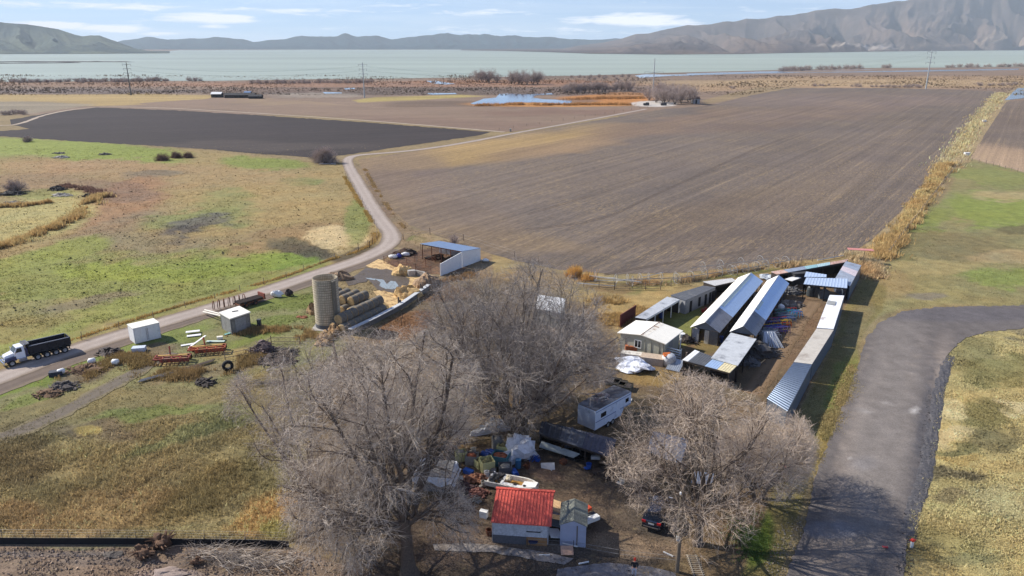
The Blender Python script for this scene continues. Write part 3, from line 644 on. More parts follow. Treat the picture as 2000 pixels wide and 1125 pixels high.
# ---------------------------------------------------------------- bare trees
def tubes_np(P, R, S):
    """P (N,K,3) polylines, R (N,K) radii -> verts, quads"""
    N, K, _ = P.shape
    if S == 1:
        rr = np.random.default_rng(N).normal(0, 1, (N, 1, 3)); D = P[:, -1:]-P[:, :1]; A = np.cross(D, rr); A /= np.linalg.norm(A, axis=2, keepdims=True)+1e-9
        V = np.stack([P-A*R[..., None], P+A*R[..., None]], 2); idx = np.arange(N*K*2).reshape(N, K, 2)
        return V.reshape(-1, 3), np.stack([idx[:, :-1, 0], idx[:, :-1, 1], idx[:, 1:, 1], idx[:, 1:, 0]], -1).reshape(-1, 4)
    T = np.gradient(P, axis=1); T /= np.linalg.norm(T, axis=2, keepdims=True)+1e-9
    ref = np.where(np.abs(T[..., 2:3]) > .9, np.array([1., 0, 0]), np.array([0, 0, 1.]))
    A = np.cross(T, ref); A /= np.linalg.norm(A, axis=2, keepdims=True)+1e-9; B = np.cross(T, A)
    ang = np.arange(S)*2*PI/S
    V = P[:, :, None, :]+R[:, :, None, None]*(np.cos(ang)[None, None, :, None]*A[:, :, None, :]+np.sin(ang)[None, None, :, None]*B[:, :, None, :])
    idx = np.arange(N*K*S).reshape(N, K, S); nx_ = np.roll(idx, -1, axis=2)
    Q = np.stack([idx[:, :-1], nx_[:, :-1], nx_[:, 1:], idx[:, 1:]], -1).reshape(-1, 4)
    return V.reshape(-1, 3), Q
def grow(rg, start, dirs, length, rad, K, wig, trop, taper=.35):
    """start (N,3), dirs (N,3), length (N), rad(N)"""
    N = len(start); P = np.zeros((N, K, 3)); P[:, 0] = start; d = dirs.copy()
    for k in range(1, K):
        d = d+rg.normal(0, wig, (N, 3))+np.array(trop)
        d /= np.linalg.norm(d, axis=1, keepdims=True)
        P[:, k] = P[:, k-1]+d*(length/(K-1))[:, None]
    t = np.linspace(0, 1, K); R = rad[:, None]*(1-(1-taper)*t)[None]
    return P, R
def spawn(rg, P, R, m, a0, a1, tmin, lfac, llen, rfac, tmax=1.0, jit=.3):
    N, K, _ = P.shape
    t = rg.uniform(tmin, tmax, (N, m)); t = np.sort(t, axis=1)
    f = t*(K-1); i = np.minimum(f.astype(int), K-2); fr = f-i
    ni = np.arange(N)[:, None]
    s = P[ni, i]*(1-fr[..., None])+P[ni, i+1]*fr[..., None]
    d = P[ni, i+1]-P[ni, i]; d /= np.linalg.norm(d, axis=2, keepdims=True)
    r = rg.normal(0, 1, d.shape); r -= d*np.sum(r*d, axis=2, keepdims=True); r /= np.linalg.norm(r, axis=2, keepdims=True)
    a = rg.uniform(a0, a1, (N, m, 1)); nd = d*np.cos(a)+r*np.sin(a)
    L = llen*(1-lfac*(t-tmin))*(1+rg.uniform(-jit, jit, t.shape)); 
    rad = (R[ni, i]*rfac)
    return s.reshape(-1, 3), nd.reshape(-1, 3), L.ravel(), rad.ravel()
mbark = M('bark', (92, 78, 66), .95, ns=2, var=.35, bump=.8, bs=12)
mlimb = M('limb_bark', (92, 78, 66), .95, ns=2, var=.3)
mtwig = M('twig_bark', (184, 169, 152), .9, ns=.4, var=.25)
mtwig2 = M('twig_bark_warm', (190, 171, 151), .9, ns=.4, var=.25)
mtwig3 = M('twig_bark_far', (172, 154, 142), .9, ns=.2, var=.25)
def proj(P):
    zc = P[..., 1]*cp+(HC-P[..., 2])*sp; vv = (-P[..., 1]*sp+(HC-P[..., 2])*cp)/zc
    return 1000+F*P[..., 0]/zc, 562.5+F*vv
OUT = {}
def tree(name, label, loc, spec, seed, group=None, rotz=0, twig=mtwig):
    """spec: dict(trunk=(len,rad,lean), levels=[(n,len,a0,a1,tmin,rfac,K,S,wig,trop)])"""
    rg = np.random.default_rng(seed); root = thing(name, label, 'tree' if 'tree' in name else 'shrub', loc, rotz, group)
    tl, tr, lean = spec['trunk']; ns = spec.get('stems', 1)
    if ns == 1:
        st = np.zeros((1, 3)); dr = np.array([[lean[0], lean[1], 1.]])
    else:
        a = np.arange(ns)*2*PI/ns+rg.uniform(0, 1); st = np.stack([np.cos(a)*tr*1.2, np.sin(a)*tr*1.2, a*0], 1)
        sp_ = spec.get('splay', .45); dr = np.stack([np.cos(a)*sp_+lean[0], np.sin(a)*sp_+lean[1], np.ones(ns)], 1)
    dr = dr/np.linalg.norm(dr, axis=1, keepdims=True); st[:, 2] -= .15
    P, R = grow(rg, st, dr, np.full(len(st), tl), np.full(len(st), tr), 8, .05, (0, 0, .02), .62)
    R[:, 0] *= 1.45; R[:, 1] *= 1.1
    V, Q = tubes_np(P, R, 12); npmesh('trunk', V, Q, mbark, root, smooth=True)
    limbs = ([], []); tw = ([], []); o1 = o2 = 0
    for li, (m, L, a0, a1, tmin, rf, K, S, wig, trop, lf) in enumerate(spec['levels']):
        s, d, ll, rr = spawn(rg, P, R, m, a0, a1, tmin, lf, L, rf)
        if li == 0 and spec.get('dirs') is not None:
            for q, dd in enumerate(spec['dirs'][:len(d)]):
                v = np.array(dd[:3], float); d[q] = v/np.linalg.norm(v); ll[q] = dd[3]
        if li == 0 and spec.get('ends'):
            for q, e_ in enumerate(spec['ends'][:len(d)]):
                v = np.array(G(*e_)-loc)-s[q]; ll[q] = np.linalg.norm(v); d[q] = v/ll[q]
        left = len(spec['levels'])-1-li
        ol = spec.get('outline'); L0 = np.array([loc[0], loc[1], loc[2]])
        if ol is not None and li >= 1:
            a_, b_ = proj(s+L0); k_ = pip(a_, b_, ol) > -(rg.uniform(0, 1, len(a_))**2*34-6+22*(fbm(a_/26, b_/26, 7, 3)-.5)); s, d, ll, rr = s[k_], d[k_], ll[k_], rr[k_]
        rr = np.maximum(rr, (spec.get('rmin', .0075), .012, .02)[left] if left < 3 else 0)
        P, R = grow(rg, s, d, ll, rr, K, wig, trop, .35 if left else .6)
        if ol is not None:
            for _ in range(5):
                a_, b_ = proj(P[:, -1]+L0); bad = pip(a_, b_, ol) < -(4+rg.uniform(0, 1, len(a_))**2*34)
                P[bad] = P[bad][:, :1]+(P[bad]-P[bad][:, :1])*.8
        P[..., 2] = np.maximum(P[..., 2], .1)
        V, Q = tubes_np(P, R, S)
        if li < spec.get('nlimb', 2): limbs[0].append(V); limbs[1].append(Q+o1); o1 += len(V)
        else: tw[0].append(V); tw[1].append(Q+o2); o2 += len(V)
    if limbs[0]: npmesh('branches', np.concatenate(limbs[0]), np.concatenate(limbs[1]), mlimb, root, smooth=True)
    npmesh('crown', np.concatenate(tw[0]), np.concatenate(tw[1]), twig, root)
    return root
def lv(n, L, a0, a1, tmin, rf, K, S, wig, trop=(0, 0, 0), lf=.4): return (n, L, math.radians(a0), math.radians(a1), tmin, rf, K, S, wig, trop, lf)
BIG = True
# great elm on the left: thick single trunk, wide open crown
tree('bare_elm_tree', 'largest bare elm with thick dark trunk, left of the red roofed shed', G(800, 1122), dict(ends=[(462, 800, 9), (535, 725, 13), (640, 672, 15), (745, 662, 16), (845, 690, 15), (935, 735, 13), (560, 940, 7), (885, 960, 6), (690, 1040, 4.5), (610, 800, 14), (790, 780, 16), (590, 1060, 4.5), (700, 830, 14)], outline=[(440, 790), (470, 740), (540, 690), (620, 655), (700, 640), (800, 640), (870, 660), (930, 700), (955, 760), (950, 820), (900, 860), (872, 900), (895, 950), (925, 1000), (935, 1060), (880, 1080), (830, 1050), (760, 1060), (700, 1125), (560, 1140), (530, 1080), (560, 1000), (545, 900), (520, 850), (450, 830)], trunk=(5.2, .62, (-.02, .04)), nlimb=3,
     dirs=[(-.72, .35, .52, 12.5), (-.3, .8, .7, 12.5), (.12, .95, .75, 13), (.42, .65, .8, 12.5), (-.95, -.05, .38, 11), (.2, .1, 1, 11), (-.25, .2, 1, 12), (-.6, -.3, .35, 9.5), (.55, .0, .45, 8.5), (-.8, .65, .6, 13.5), (-.2, -.4, .35, 7.5)],
     levels=[lv(13, 11, 30, 50, .62, .56, 12, 8, .09, (0, 0, .01), .0), lv(9, 5.2, 28, 62, .2, .52, 9, 5, .18, (0, 0, .0), .35), lv(8, 3.0, 28, 65, .12, .46, 7, 4, .2, (0, 0, -.02), .3),
             lv(5, 1.9, 25, 68, .1, .42, 4, 3, .2, (0, 0, -.07), .3), lv(8, 1.1, 20, 70, .1, .6, 3, 1, .2, (0, 0, -.09), .3)]), 5)
# dense multi-stem tree in the centre
tree('bare_willow_tree', 'dense rounded bare tree in the middle, with many upright stems behind the camper trailer', G(1008, 835), dict(outline=[(785, 640), (830, 565), (880, 535), (960, 518), (1040, 515), (1110, 535), (1170, 580), (1205, 640), (1215, 690), (1190, 740), (1150, 765), (1110, 780), (1060, 800), (1045, 850), (1000, 860), (960, 845), (930, 800), (890, 740), (840, 710), (785, 690)], trunk=(3.6, .42, (0, .0)), stems=6, splay=.5, nlimb=3,
     levels=[lv(5, 12.5, 6, 50, .4, .58, 10, 5, .09, (0, 0, .028), .1), lv(7, 6.2, 18, 52, .12, .5, 8, 4, .13, (0, 0, .02), .4), lv(7, 3.4, 20, 58, .12, .42, 6, 4, .14, (0, 0, .01), .3),
             lv(6, 2.0, 20, 62, .1, .42, 4, 3, .18, (0, 0, -.02), .3), lv(7, 1.15, 20, 62, .1, .6, 3, 1, .18, (0, 0, -.03), .3)]), 12, twig=M('twig_bark_grey', (152, 142, 132), .9, ns=.4, var=.25))
tree('bare_cottonwood_tree', 'bare tan twigged tree right of the parked black car and wooden utility pole', G(1362, 1062), dict(ends=[(1225, 800, 10), (1300, 742, 13), (1385, 748, 14), (1460, 782, 13), (1545, 850, 9), (1212, 905, 7), (1500, 930, 7), (1285, 975, 5), (1410, 1030, 5), (1340, 830, 13)], outline=[(1188, 880), (1200, 840), (1230, 790), (1232, 755), (1290, 728), (1370, 735), (1440, 760), (1500, 790), (1560, 820), (1590, 860), (1570, 930), (1530, 970), (1480, 1000), (1470, 1080), (1400, 1110), (1350, 1100), (1312, 1030), (1300, 985), (1240, 995), (1235, 970), (1195, 930)], trunk=(4.2, .40, (.0, .02)), stems=1, nlimb=3,
     dirs=[(-.45, .5, .9, 12), (-.2, .6, .9, 12), (.15, .55, .9, 12), (.5, .5, .8, 12), (-.95, .25, .5, 10), (.7, .15, .6, 10), (0, .1, 1, 9), (-.5, -.2, .6, 9), (.25, -.4, .5, 7.5), (-.1, -.5, .45, 7)],
     levels=[lv(10, 9, 20, 45, .35, .58, 10, 6, .09, (0, 0, .035), .0), lv(8, 5.0, 22, 56, .15, .5, 8, 5, .14, (0, 0, .03), .35), lv(7, 2.9, 22, 62, .15, .42, 5, 4, .15, (0, 0, .01), .3),
             lv(5, 1.8, 22, 64, .1, .42, 4, 3, .2, (0, 0, -.04), .3), lv(4, 1.1, 20, 64, .1, .6, 3, 1, .2, (0, 0, -.06), .3)]), 21, twig=mtwig2)
tree('bare_cottonwood_tree', 'smaller bare tree on the road verge, nearest the end of the corrugated shed row', G(1478, 975), dict(outline=[(1400, 860), (1480, 790), (1560, 815), (1595, 870), (1565, 960), (1520, 990), (1500, 1040), (1420, 1000)], trunk=(2.2, .28, (.1, .05)), stems=2, nlimb=2,
     levels=[lv(8, 7.0, 20, 65, .3, .5, 8, 5, .1, (0.01, 0, .03), .1), lv(7, 3.6, 22, 58, .15, .46, 6, 4, .14, (0, 0, .02), .35), lv(7, 2.0, 22, 62, .15, .42, 4, 3, .15, (0, 0, .0), .3), lv(6, 1.3, 22, 64, .15, .5, 3, 1, .18, (0, 0, -.03), .3), lv(4, .8, 22, 60, .15, .6, 3, 1, .18, (0, 0, -.05), .3)]), 22, twig=mtwig2)
tree('leaning_bare_tree', 'thin crooked tree leaning left over the weedy slope, outermost of the near trees', G(612, 990), dict(ends=[(476, 735, 10.5), (530, 880, 6.5), (560, 715, 10), (640, 760, 9), (500, 800, 8)], outline=[(440, 760), (480, 715), (560, 695), (650, 760), (650, 1000), (560, 990), (500, 880), (435, 830)], trunk=(3.2, .28, (-.15, .12)), nlimb=2,
     dirs=[(-.55, .75, .7, 10), (-.8, .3, .4, 6), (.2, .5, .9, 7.5), (-.1, .8, .6, 8), (.3, -.2, .5, 6)],
     levels=[lv(5, 7, 20, 45, .5, .8, 10, 6, .07, (0, .0, .0), .0), lv(7, 3.2, 25, 60, .2, .42, 6, 4, .15, (0, 0, .0), .3), lv(8, 1.9, 25, 60, .2, .42, 4, 3, .18, (0, 0, -.02), .3), lv(7, 1.2, 25, 60, .2, .5, 3, 1, .18, (0, 0, -.03), .3), lv(4, .8, 25, 60, .2, .6, 3, 1, .18, (0, 0, -.08), .3)]), 31)
tree('bare_elm_tree', 'lower bare tree crowding between the largest elm and the dense middle tree', G(800, 885), dict(outline=[(640, 690), (700, 640), (800, 620), (900, 660), (980, 740), (960, 850), (880, 870), (800, 900), (700, 860)], trunk=(2.6, .22, (.0, .1)), stems=4, splay=.6, nlimb=2,
     levels=[lv(5, 7.0, 15, 55, .3, .55, 8, 5, .1, (0, 0, .02), .1), lv(7, 3.6, 22, 58, .15, .46, 6, 4, .14, (0, 0, .0), .35), lv(7, 2.1, 22, 62, .15, .42, 4, 3, .15, (0, 0, -.02), .3), lv(6, 1.3, 22, 62, .15, .5, 3, 1, .18, (0, 0, -.03), .3), lv(4, .8, 22, 60, .15, .6, 3, 1, .18, (0, 0, -.05), .3)]), 41)
tree('bare_elm_tree', 'low spreading bare tree left of the hay bale rows, above the dead brush', G(660, 805), dict(outline=[(495, 720), (560, 680), (640, 655), (740, 650), (760, 720), (700, 800), (560, 800)], trunk=(2.0, .18, (-.1, .1)), stems=4, splay=.7, nlimb=2,
     levels=[lv(5, 6.2, 15, 60, .3, .55, 8, 5, .1, (0, 0, .02), .1), lv(7, 3.2, 22, 58, .15, .46, 6, 4, .14, (0, 0, .0), .35), lv(7, 1.9, 22, 62, .15, .42, 4, 3, .15, (0, 0, -.02), .3), lv(9, 1.1, 22, 60, .15, .5, 3, 1, .18, (0, 0, -.03), .3)]), 43)
# small ones
SH = lambda L, n1=7, n2=8, n3=8: dict(trunk=(L*.12, L*.035, (0, 0)), stems=4, splay=.6, nlimb=1, levels=[lv(n1, L*.5, 15, 60, .1, .6, 5, 4, .1, (0, 0, .05), .2), lv(n2, L*.28, 20, 60, .1, .5, 4, 3, .15, (0, 0, .02), .3), lv(n3, L*.16, 20, 60, .1, .6, 3, 3, .2, (0, 0, 0), .3)])
tree('bare_bush_tree', 'round purple grey bush tree at the black field corner, beside the lane', G(636, 318), SH(8.5, 8, 12, 12), 51, twig=mtwig3)
tree('bare_shrub', 'small leafless shrub standing behind the blue roofed cattle shelter', G(886, 478), SH(3.6, 5, 6, 5), 52, twig=mtwig3)
tree('bare_shrub', 'grey round shrub beside the rubble piles at the left edge', G(30, 375), SH(5.5, 8, 10, 9), 53, twig=mtwig3)
tree('bare_shrub', 'small dark shrub in the corner of the black field at left', G(55, 277), SH(4.5, 8, 9, 7), 54, twig=mtwig3)
for i, (px, py, L, lb) in enumerate([(318, 313, 4, 'broad low'), (345, 308, 3.6, 'middle'), (368, 308, 3.2, 'rightmost')]):
    tree('bramble_shrub', lb+' brown bramble clump along the edge of the black field', G(px, py), dict(trunk=(.2, .05, (0, 0)), stems=8, splay=1.4, nlimb=0, levels=[lv(9, L*.6, 10, 60, .1, .5, 4, 3, .2, (0, 0, 0), .2), lv(12, L*.3, 20, 70, .1, .6, 3, 3, .2, (0, 0, 0), .3), lv(8, L*.15, 20, 70, .1, .8, 3, 3, .2, (0, 0, 0), .3)]), 60+i, twig=M('bramble', (122, 92, 78), ns=.3))
# far trees: three prototypes, copied
FT = dict(trunk=(2.4, .24, (0, 0)), stems=3, splay=.3, nlimb=1, rmin=.022, levels=[lv(5, 7.5, 5, 40, .3, .55, 5, 4, .1, (0, 0, .06), .2), lv(7, 3.2, 15, 50, .1, .6, 4, 3, .15, (0, 0, .02), .3), lv(9, 1.8, 20, 60, .1, .6, 3, 1, .2, (0, 0, 0), .3), lv(5, 1.0, 20, 60, .1, .6, 3, 1, .2, (0, 0, 0), .3)])
FS = dict(trunk=(.5, .10, (0, 0)), stems=5, splay=.8, nlimb=0, rmin=.02, levels=[lv(6, 2.6, 5, 60, .1, .6, 4, 3, .14, (0, 0, .04), .2), lv(8, 1.4, 20, 60, .1, .6, 3, 3, .2, (0, 0, .02), .3), lv(5, .7, 20, 60, .1, .6, 3, 1, .2, (0, 0, .02), .3)])
FAR = []
def place(protos, pts, name, label, group, smin, smax, seed):
    rg = random.Random(seed)
    for i, (px, py) in enumerate(pts):
        pr = protos[i % len(protos)]
        o = pr if not pr.get('used') else copy_tree(pr)
        pr['used'] = True
        o.location = G(px, py); s = rg.uniform(smin, smax); o.scale = (s*rg.uniform(.9, 1.2), s*rg.uniform(.9, 1.2), s*rg.uniform(.85, 1.1)); o.rotation_euler.z = rg.uniform(0, 6.28)
        o['label'] = label; o['group'] = group
def protos(spec, name, seeds, tw=mtwig3): return [tree(name, 'x', (0, 0, 0), spec, s, twig=tw) for s in seeds]
rg = random.Random(5)
def scat(regs):
    out = []
    for (x0, x1, y0, y1, k) in regs:
        for i in range(k):
            t = (i+rg.uniform(.1, .9))/k; out.append((x0+(x1-x0)*t, y0+(y1-y0)*t+rg.uniform(-.8, .8)))
    return out
p = protos(FT, 'bare_far_tree', (71, 72, 73))
place(p, [(1268, 196), (1282, 200), (1296, 203), (1306, 199), (1318, 204), (1330, 202), (1344, 199), (1312, 194), (1352, 203), (1290, 192), (1336, 194)], '', 'bare tree of the dark grove around the small shed beyond the big ploughed field', 'grove around the far shed', .95, 1.3, 1)
p = protos(FT, 'bare_far_tree', (74, 75))
place(p, scat([(926, 972, 160, 161, 5), (992, 1052, 165, 165, 7)]), '', 'pale bare tree in the two groves on the near shore, beyond the pond', 'groves beyond the pond', 1.0, 1.45, 2)
p = protos(FT, 'bare_far_tree', (76, 77))
place(p, scat([(1100, 1235, 181, 178, 20)]), '', 'bare tree in the brown belt between the pond and the power poles', 'tree belt right of the pond', .6, .95, 3)
p = protos(FS, 'far_shrub', (81, 82, 83))
place(p, scat([(20, 140, 161, 160, 15), (150, 330, 161, 158, 26), (360, 400, 158, 158, 3)]), '', 'dark shrub of the hedge along the lake shore at left', 'shrubs along the left lake shore', 1.1, 1.8, 4)
p = protos(FS, 'far_shrub', (84, 85))
place(p, scat([(490, 730, 163, 162, 30), (1110, 1235, 152, 151, 9)]), '', 'dark brown shrub of the thicket near the middle lake shore', 'shrubs along the middle lake shore', .9, 1.5, 5)
p = protos(FS, 'far_shrub', (86, 87))
place(p, scat([(1525, 1580, 138, 137, 8), (1600, 1680, 136, 134, 9), (1725, 1735, 133, 133, 2), (1845, 2010, 132, 130, 14)]), '', 'dark shrub on the narrow shore bank in front of the lake at right', 'shrubs on the right shore bank', 1.8, 3.0, 6)
p = protos(FS, 'far_shrub', (88, 89))
place(p, scat([(1700, 1800, 170, 171, 13), (1590, 1620, 168, 168, 4), (1660, 1685, 169, 170, 3), (1420, 1440, 173, 173, 2), (1905, 2000, 167, 166, 10), (1140, 1230, 155, 155, 5)]), '', 'low dark shrub in the wet meadow behind the big ploughed field', 'shrubs behind the big field', .7, 1.3, 7)
p = protos(FS, 'far_shrub', (90, 91))
place(p, [(8, 225), (18, 224), (28, 223), (38, 222), (46, 224)], '', 'grey shrub by the curved field track at the far left', 'shrubs by the left field track', .8, 1.1, 8)
# ---------------------------------------------------------------- tufts of grass, weeds and litter, tinted by the ground they stand on
def inpoly(px, py, pts, m=0): return pip(px, py, pts) > m
RIB = [LANE]
def lane_d(px, py):
    d = np.full(px.shape, 1e9)
    for i in range(len(LANE)-1):
        (x1, y1), (x2, y2) = LANE[i], LANE[i+1]; dx, dy = x2-x1, y2-y1
        t = np.clip(((px-x1)*dx+(py-y1)*dy)/(dx*dx+dy*dy), 0, 1); d = np.minimum(d, np.hypot(px-x1-t*dx, (py-y1-t*dy)))
    return d
COMP = [(1225, 650), (1330, 588), (1400, 560), (1500, 540), (1580, 505), (1690, 505), (1700, 540), (1660, 600), (1570, 800), (1500, 790), (1440, 740), (1380, 720), (1300, 720)]
YARD = [(880, 960), (930, 880), (1060, 840), (1250, 870), (1330, 970), (1330, 1125), (860, 1125)]
FEED = [(690, 560), (760, 490), (820, 470), (960, 480), (950, 540), (850, 600), (780, 680), (700, 660)]
BARE = [(-50, 1056), (570, 1060), (760, 1130), (760, 1400), (-50, 1400)]
def tufts(name, n_, box, hfun, seed, wfac=1., tint=1.0, var=.35, label=None, keep=None, lean=.5):
    rg = np.random.default_rng(seed)
    px = rg.uniform(box[0], box[2], n_); py = rg.uniform(box[1], box[3], n_)
    ok = ~inpoly(px, py, MAIN, -3) & ~inpoly(px, py, RD, -1) & ~inpoly(px, py, COMP) & ~inpoly(px, py, BARE)
    sc_ = np.clip((py-90)/400, .05, 2)
    ok &= lane_d(px, py) > 24*sc_
    if keep is not None: ok &= keep(px, py)
    px, py = px[ok], py[ok]; X, Y = Gn(px, py)
    cl_ = fbm(X/4, Y/4, seed, 3); ok = rg.uniform(0, 1, len(X)) < np.clip((cl_-.3)*3.2, .12, 1)
    px, py, X, Y = px[ok], py[ok], X[ok], Y[ok]
    N = len(X); dist = np.hypot(X, Y)
    h = hfun(px, py)*rg.uniform(.5, 1.4, N); s = (dist/60)**.55
    c = ground_col(X, Y)*tint*1.75; lu = c.mean(1, keepdims=True); c = c*.84+lu*.16*np.array([1.04, 1.0, .9])
    c *= (1+rg.normal(0, var, N))[:, None].clip(.35, 1.9); B = 3
    ang = rg.uniform(0, 2*PI, (N, B)); w_ = (.035*wfac*s[:, None]*rg.uniform(.6, 1.5, (N, B)))
    off = rg.normal(0, .07, (N, B, 2))*s[:, None, None]
    bx = X[:, None]+off[..., 0]; by = Y[:, None]+off[..., 1]
    tx = bx+rg.normal(0, lean, (N, B))*h[:, None]; ty = by+rg.normal(0, lean, (N, B))*h[:, None]
    hz = (h[:, None]*rg.uniform(.6, 1.2, (N, B)))*np.sqrt(s)[:, None]
    V = np.zeros((N, B, 3, 3))
    V[:, :, 0] = np.stack([bx-np.cos(ang)*w_, by-np.sin(ang)*w_, bx*0], -1); V[:, :, 1] = np.stack([bx+np.cos(ang)*w_, by+np.sin(ang)*w_, bx*0], -1); V[:, :, 2] = np.stack([tx, ty, hz], -1)
    Fq = np.arange(N*B*3).reshape(-1, 3)
    o = npmesh(name, V.reshape(-1, 3), Fq, mtuft, col=np.repeat(c.clip(.004, .8), B*3, 0)); tag(o, label, 'grass', kind='stuff'); return o
mt_, n, l, p_ = nt('dry_grass'); at = n.new('ShaderNodeVertexColor'); at.layer_name = 'Col'
ge = n.new('ShaderNodeNewGeometry'); vm = n.new('ShaderNodeVectorMath'); vm.operation = 'MULTIPLY_ADD'
l.new(ge.outputs['Normal'], vm.inputs[0]); vm.inputs[1].default_value = (.35, .35, .35); vm.inputs[2].default_value = (0, 0, 1)
vn = n.new('ShaderNodeVectorMath'); vn.operation = 'NORMALIZE'; l.new(vm.outputs[0], vn.inputs[0])
df = n.new('ShaderNodeBsdfDiffuse'); tr_ = n.new('ShaderNodeBsdfTranslucent'); ms = n.new('ShaderNodeMixShader'); ms.inputs[0].default_value = .3
for q in (df, tr_): l.new(at.outputs[0], q.inputs['Color'])
l.new(vn.outputs[0], df.inputs['Normal']); l.new(df.outputs[0], ms.inputs[1]); l.new(tr_.outputs[0], ms.inputs[2]); l.new(ms.outputs[0], n['Material Output'].inputs['Surface']); n.remove(p_)
mtuft = mt_
TALL = [(-60, 860), (200, 840), (420, 800), (620, 830), (640, 1060), (-60, 1056)]
def hf(px, py):
    h = np.full(px.shape, .10)
    h = np.where(inpoly(px, py, TALL), .34*(.4+1.2*fbm(px/60, py/30, 5)), h)
    h = np.where((px < 700) & (py > 640) & (py < 860), .16, h)
    return h
tufts('grass', 95000, (-60, 440, 2060, 1140), hf, 3, .75, 1.05, .26, 'short winter grass and dry weeds covering the pastures', keep=lambda x, y: ~inpoly(x, y, YARD, 10))
tufts('weeds', 42000, (-60, 800, 700, 1060), lambda x, y: .36*(.4+1.2*fbm(x/40, y/20, 6)), 4, .8, 1.45, .3, 'taller dry weeds on the slope left of the near trees', keep=lambda x, y: inpoly(x, y, TALL))
tufts('straw_grass', 30000, (1740, 640, 2060, 1140), lambda x, y: .05+.22*np.clip(fbm(x/50, y/22, 9)*2-.7, 0, 1), 5, 1.2, 1.1, .15, 'bleached matted grass right of the dark road')
tufts('field_stubble', 52000, (-60, 285, 900, 640), lambda x, y: .12+0*x, 6, .8, .62, .45, 'low dark clumps dotted over the left pasture')
tufts('marsh_scrub', 30000, (-60, 147, 2060, 186), lambda x, y: .75*np.clip(fbm(x/90, y/4, 9)*2.4-.7, .1, 1.2), 15, 3.2, .62, .35, 'mottled brown scrub and reeds of the marsh belt before the lake')
# leaf litter and twigs of the yard under the trees
tufts('leaf_litter', 16000, (560, 860, 1500, 1140), lambda x, y: .035+0*x, 8, 1.0, .95, .4, 'fallen leaves and twigs lying on the yard', keep=lambda x, y: inpoly(x, y, YARD, -80), lean=1.5)
def rubble(name, n_, poly, r0, r1, seed, tint, label, c=None):
    rg = np.random.default_rng(seed); xs = [p[0] for p in poly]; ys = [p[1] for p in poly]
    px = rg.uniform(min(xs), max(xs), n_); py = rg.uniform(min(ys), max(ys), n_); k = pip(px, py, poly) > -rg.uniform(0, 6, n_); px, py = px[k], py[k]; X, Y = Gn(px, py); N = len(X)
    k = rg.uniform(0, 1, N) < np.clip((fbm(X/2.5, Y/2.5, seed, 3)-.33)*4, .1, 1); X, Y = X[k], Y[k]; N = len(X)
    r = r0+(r1-r0)*rg.uniform(0, 1, N)**3; a = rg.uniform(0, 6.28, (N, 3)).cumsum(1)*0+np.arange(3)*2.1+rg.uniform(0, 6.28, (N, 1))+rg.normal(0, .3, (N, 3))
    V = np.zeros((N, 4, 3)); V[:, :3, 0] = X[:, None]+r[:, None]*np.cos(a); V[:, :3, 1] = Y[:, None]+r[:, None]*np.sin(a); V[:, :3, 2] = .055
    V[:, 3, 0] = X+rg.normal(0, .3, N)*r; V[:, 3, 1] = Y+rg.normal(0, .3, N)*r; V[:, 3, 2] = .055+r*rg.uniform(.4, .9, N)
    cc = (ground_col(X, Y) if c is None else np.tile(linn(c), (N, 1)))*tint*rg.uniform(.6, 1.5, (N, 1)); b = np.arange(N)[:, None]*4
    Fq = np.concatenate([b+np.array([0, 1, 3]), b+np.array([1, 2, 3]), b+np.array([2, 0, 3])], 0)
    o = npmesh(name, V.reshape(-1, 3), Fq, mtuft2, col=np.repeat(cc.clip(.01, .8), 4, 0)); tag(o, label, 'rubble', kind='stuff'); return o
mtuft2, n, l, p_ = nt('clod_m'); at = n.new('ShaderNodeVertexColor'); at.layer_name = 'Col'; l.new(at.outputs[0], p_.inputs['Base Color']); p_.inputs['Roughness'].default_value = .95
rubble('clods', 16000, [(-60, 1070), (560, 1074), (760, 1130), (760, 1180), (-60, 1180)], .02, .16, 1, 1.25, 'clods and churned earth of the bare plot')
rubble('yard_rubble', 12000, [(860, 890), (1240, 890), (1330, 960), (1330, 1125), (760, 1125), (800, 1060)], .015, .09, 2, 1.15, 'stones and scraps lying over the yard dirt')
rubble('road_stones', 9000, [(1858, 690), (1840, 740), (1832, 800), (1822, 880), (1810, 950), (1786, 1010), (1778, 1125), (1750, 1125), (1766, 1010), (1790, 950), (1800, 880), (1812, 800), (1824, 740), (1845, 690)], .02, .13, 3, 1, 'loose dark millings along the right road edge', (62, 60, 60))
rubble('road_stones', 5000, [(1600, 900), (1560, 1050), (1530, 1125), (1490, 1125), (1520, 1040), (1560, 930), (1600, 860)], .02, .1, 4, 1, 'pale gravel along the left road edge', (136, 126, 112))
rubble('compound_litter', 5000, [(1480, 740), (1560, 620), (1600, 600), (1600, 640), (1520, 790), (1470, 780)], .02, .12, 5, 1.2, 'bits of litter on the shed compound dirt')
rubble('pasture_dung', 2200, [(0, 300), (640, 330), (720, 440), (600, 500), (0, 640)], .1, .35, 6, .42, 'dark dung and clods dotted over the left pasture')
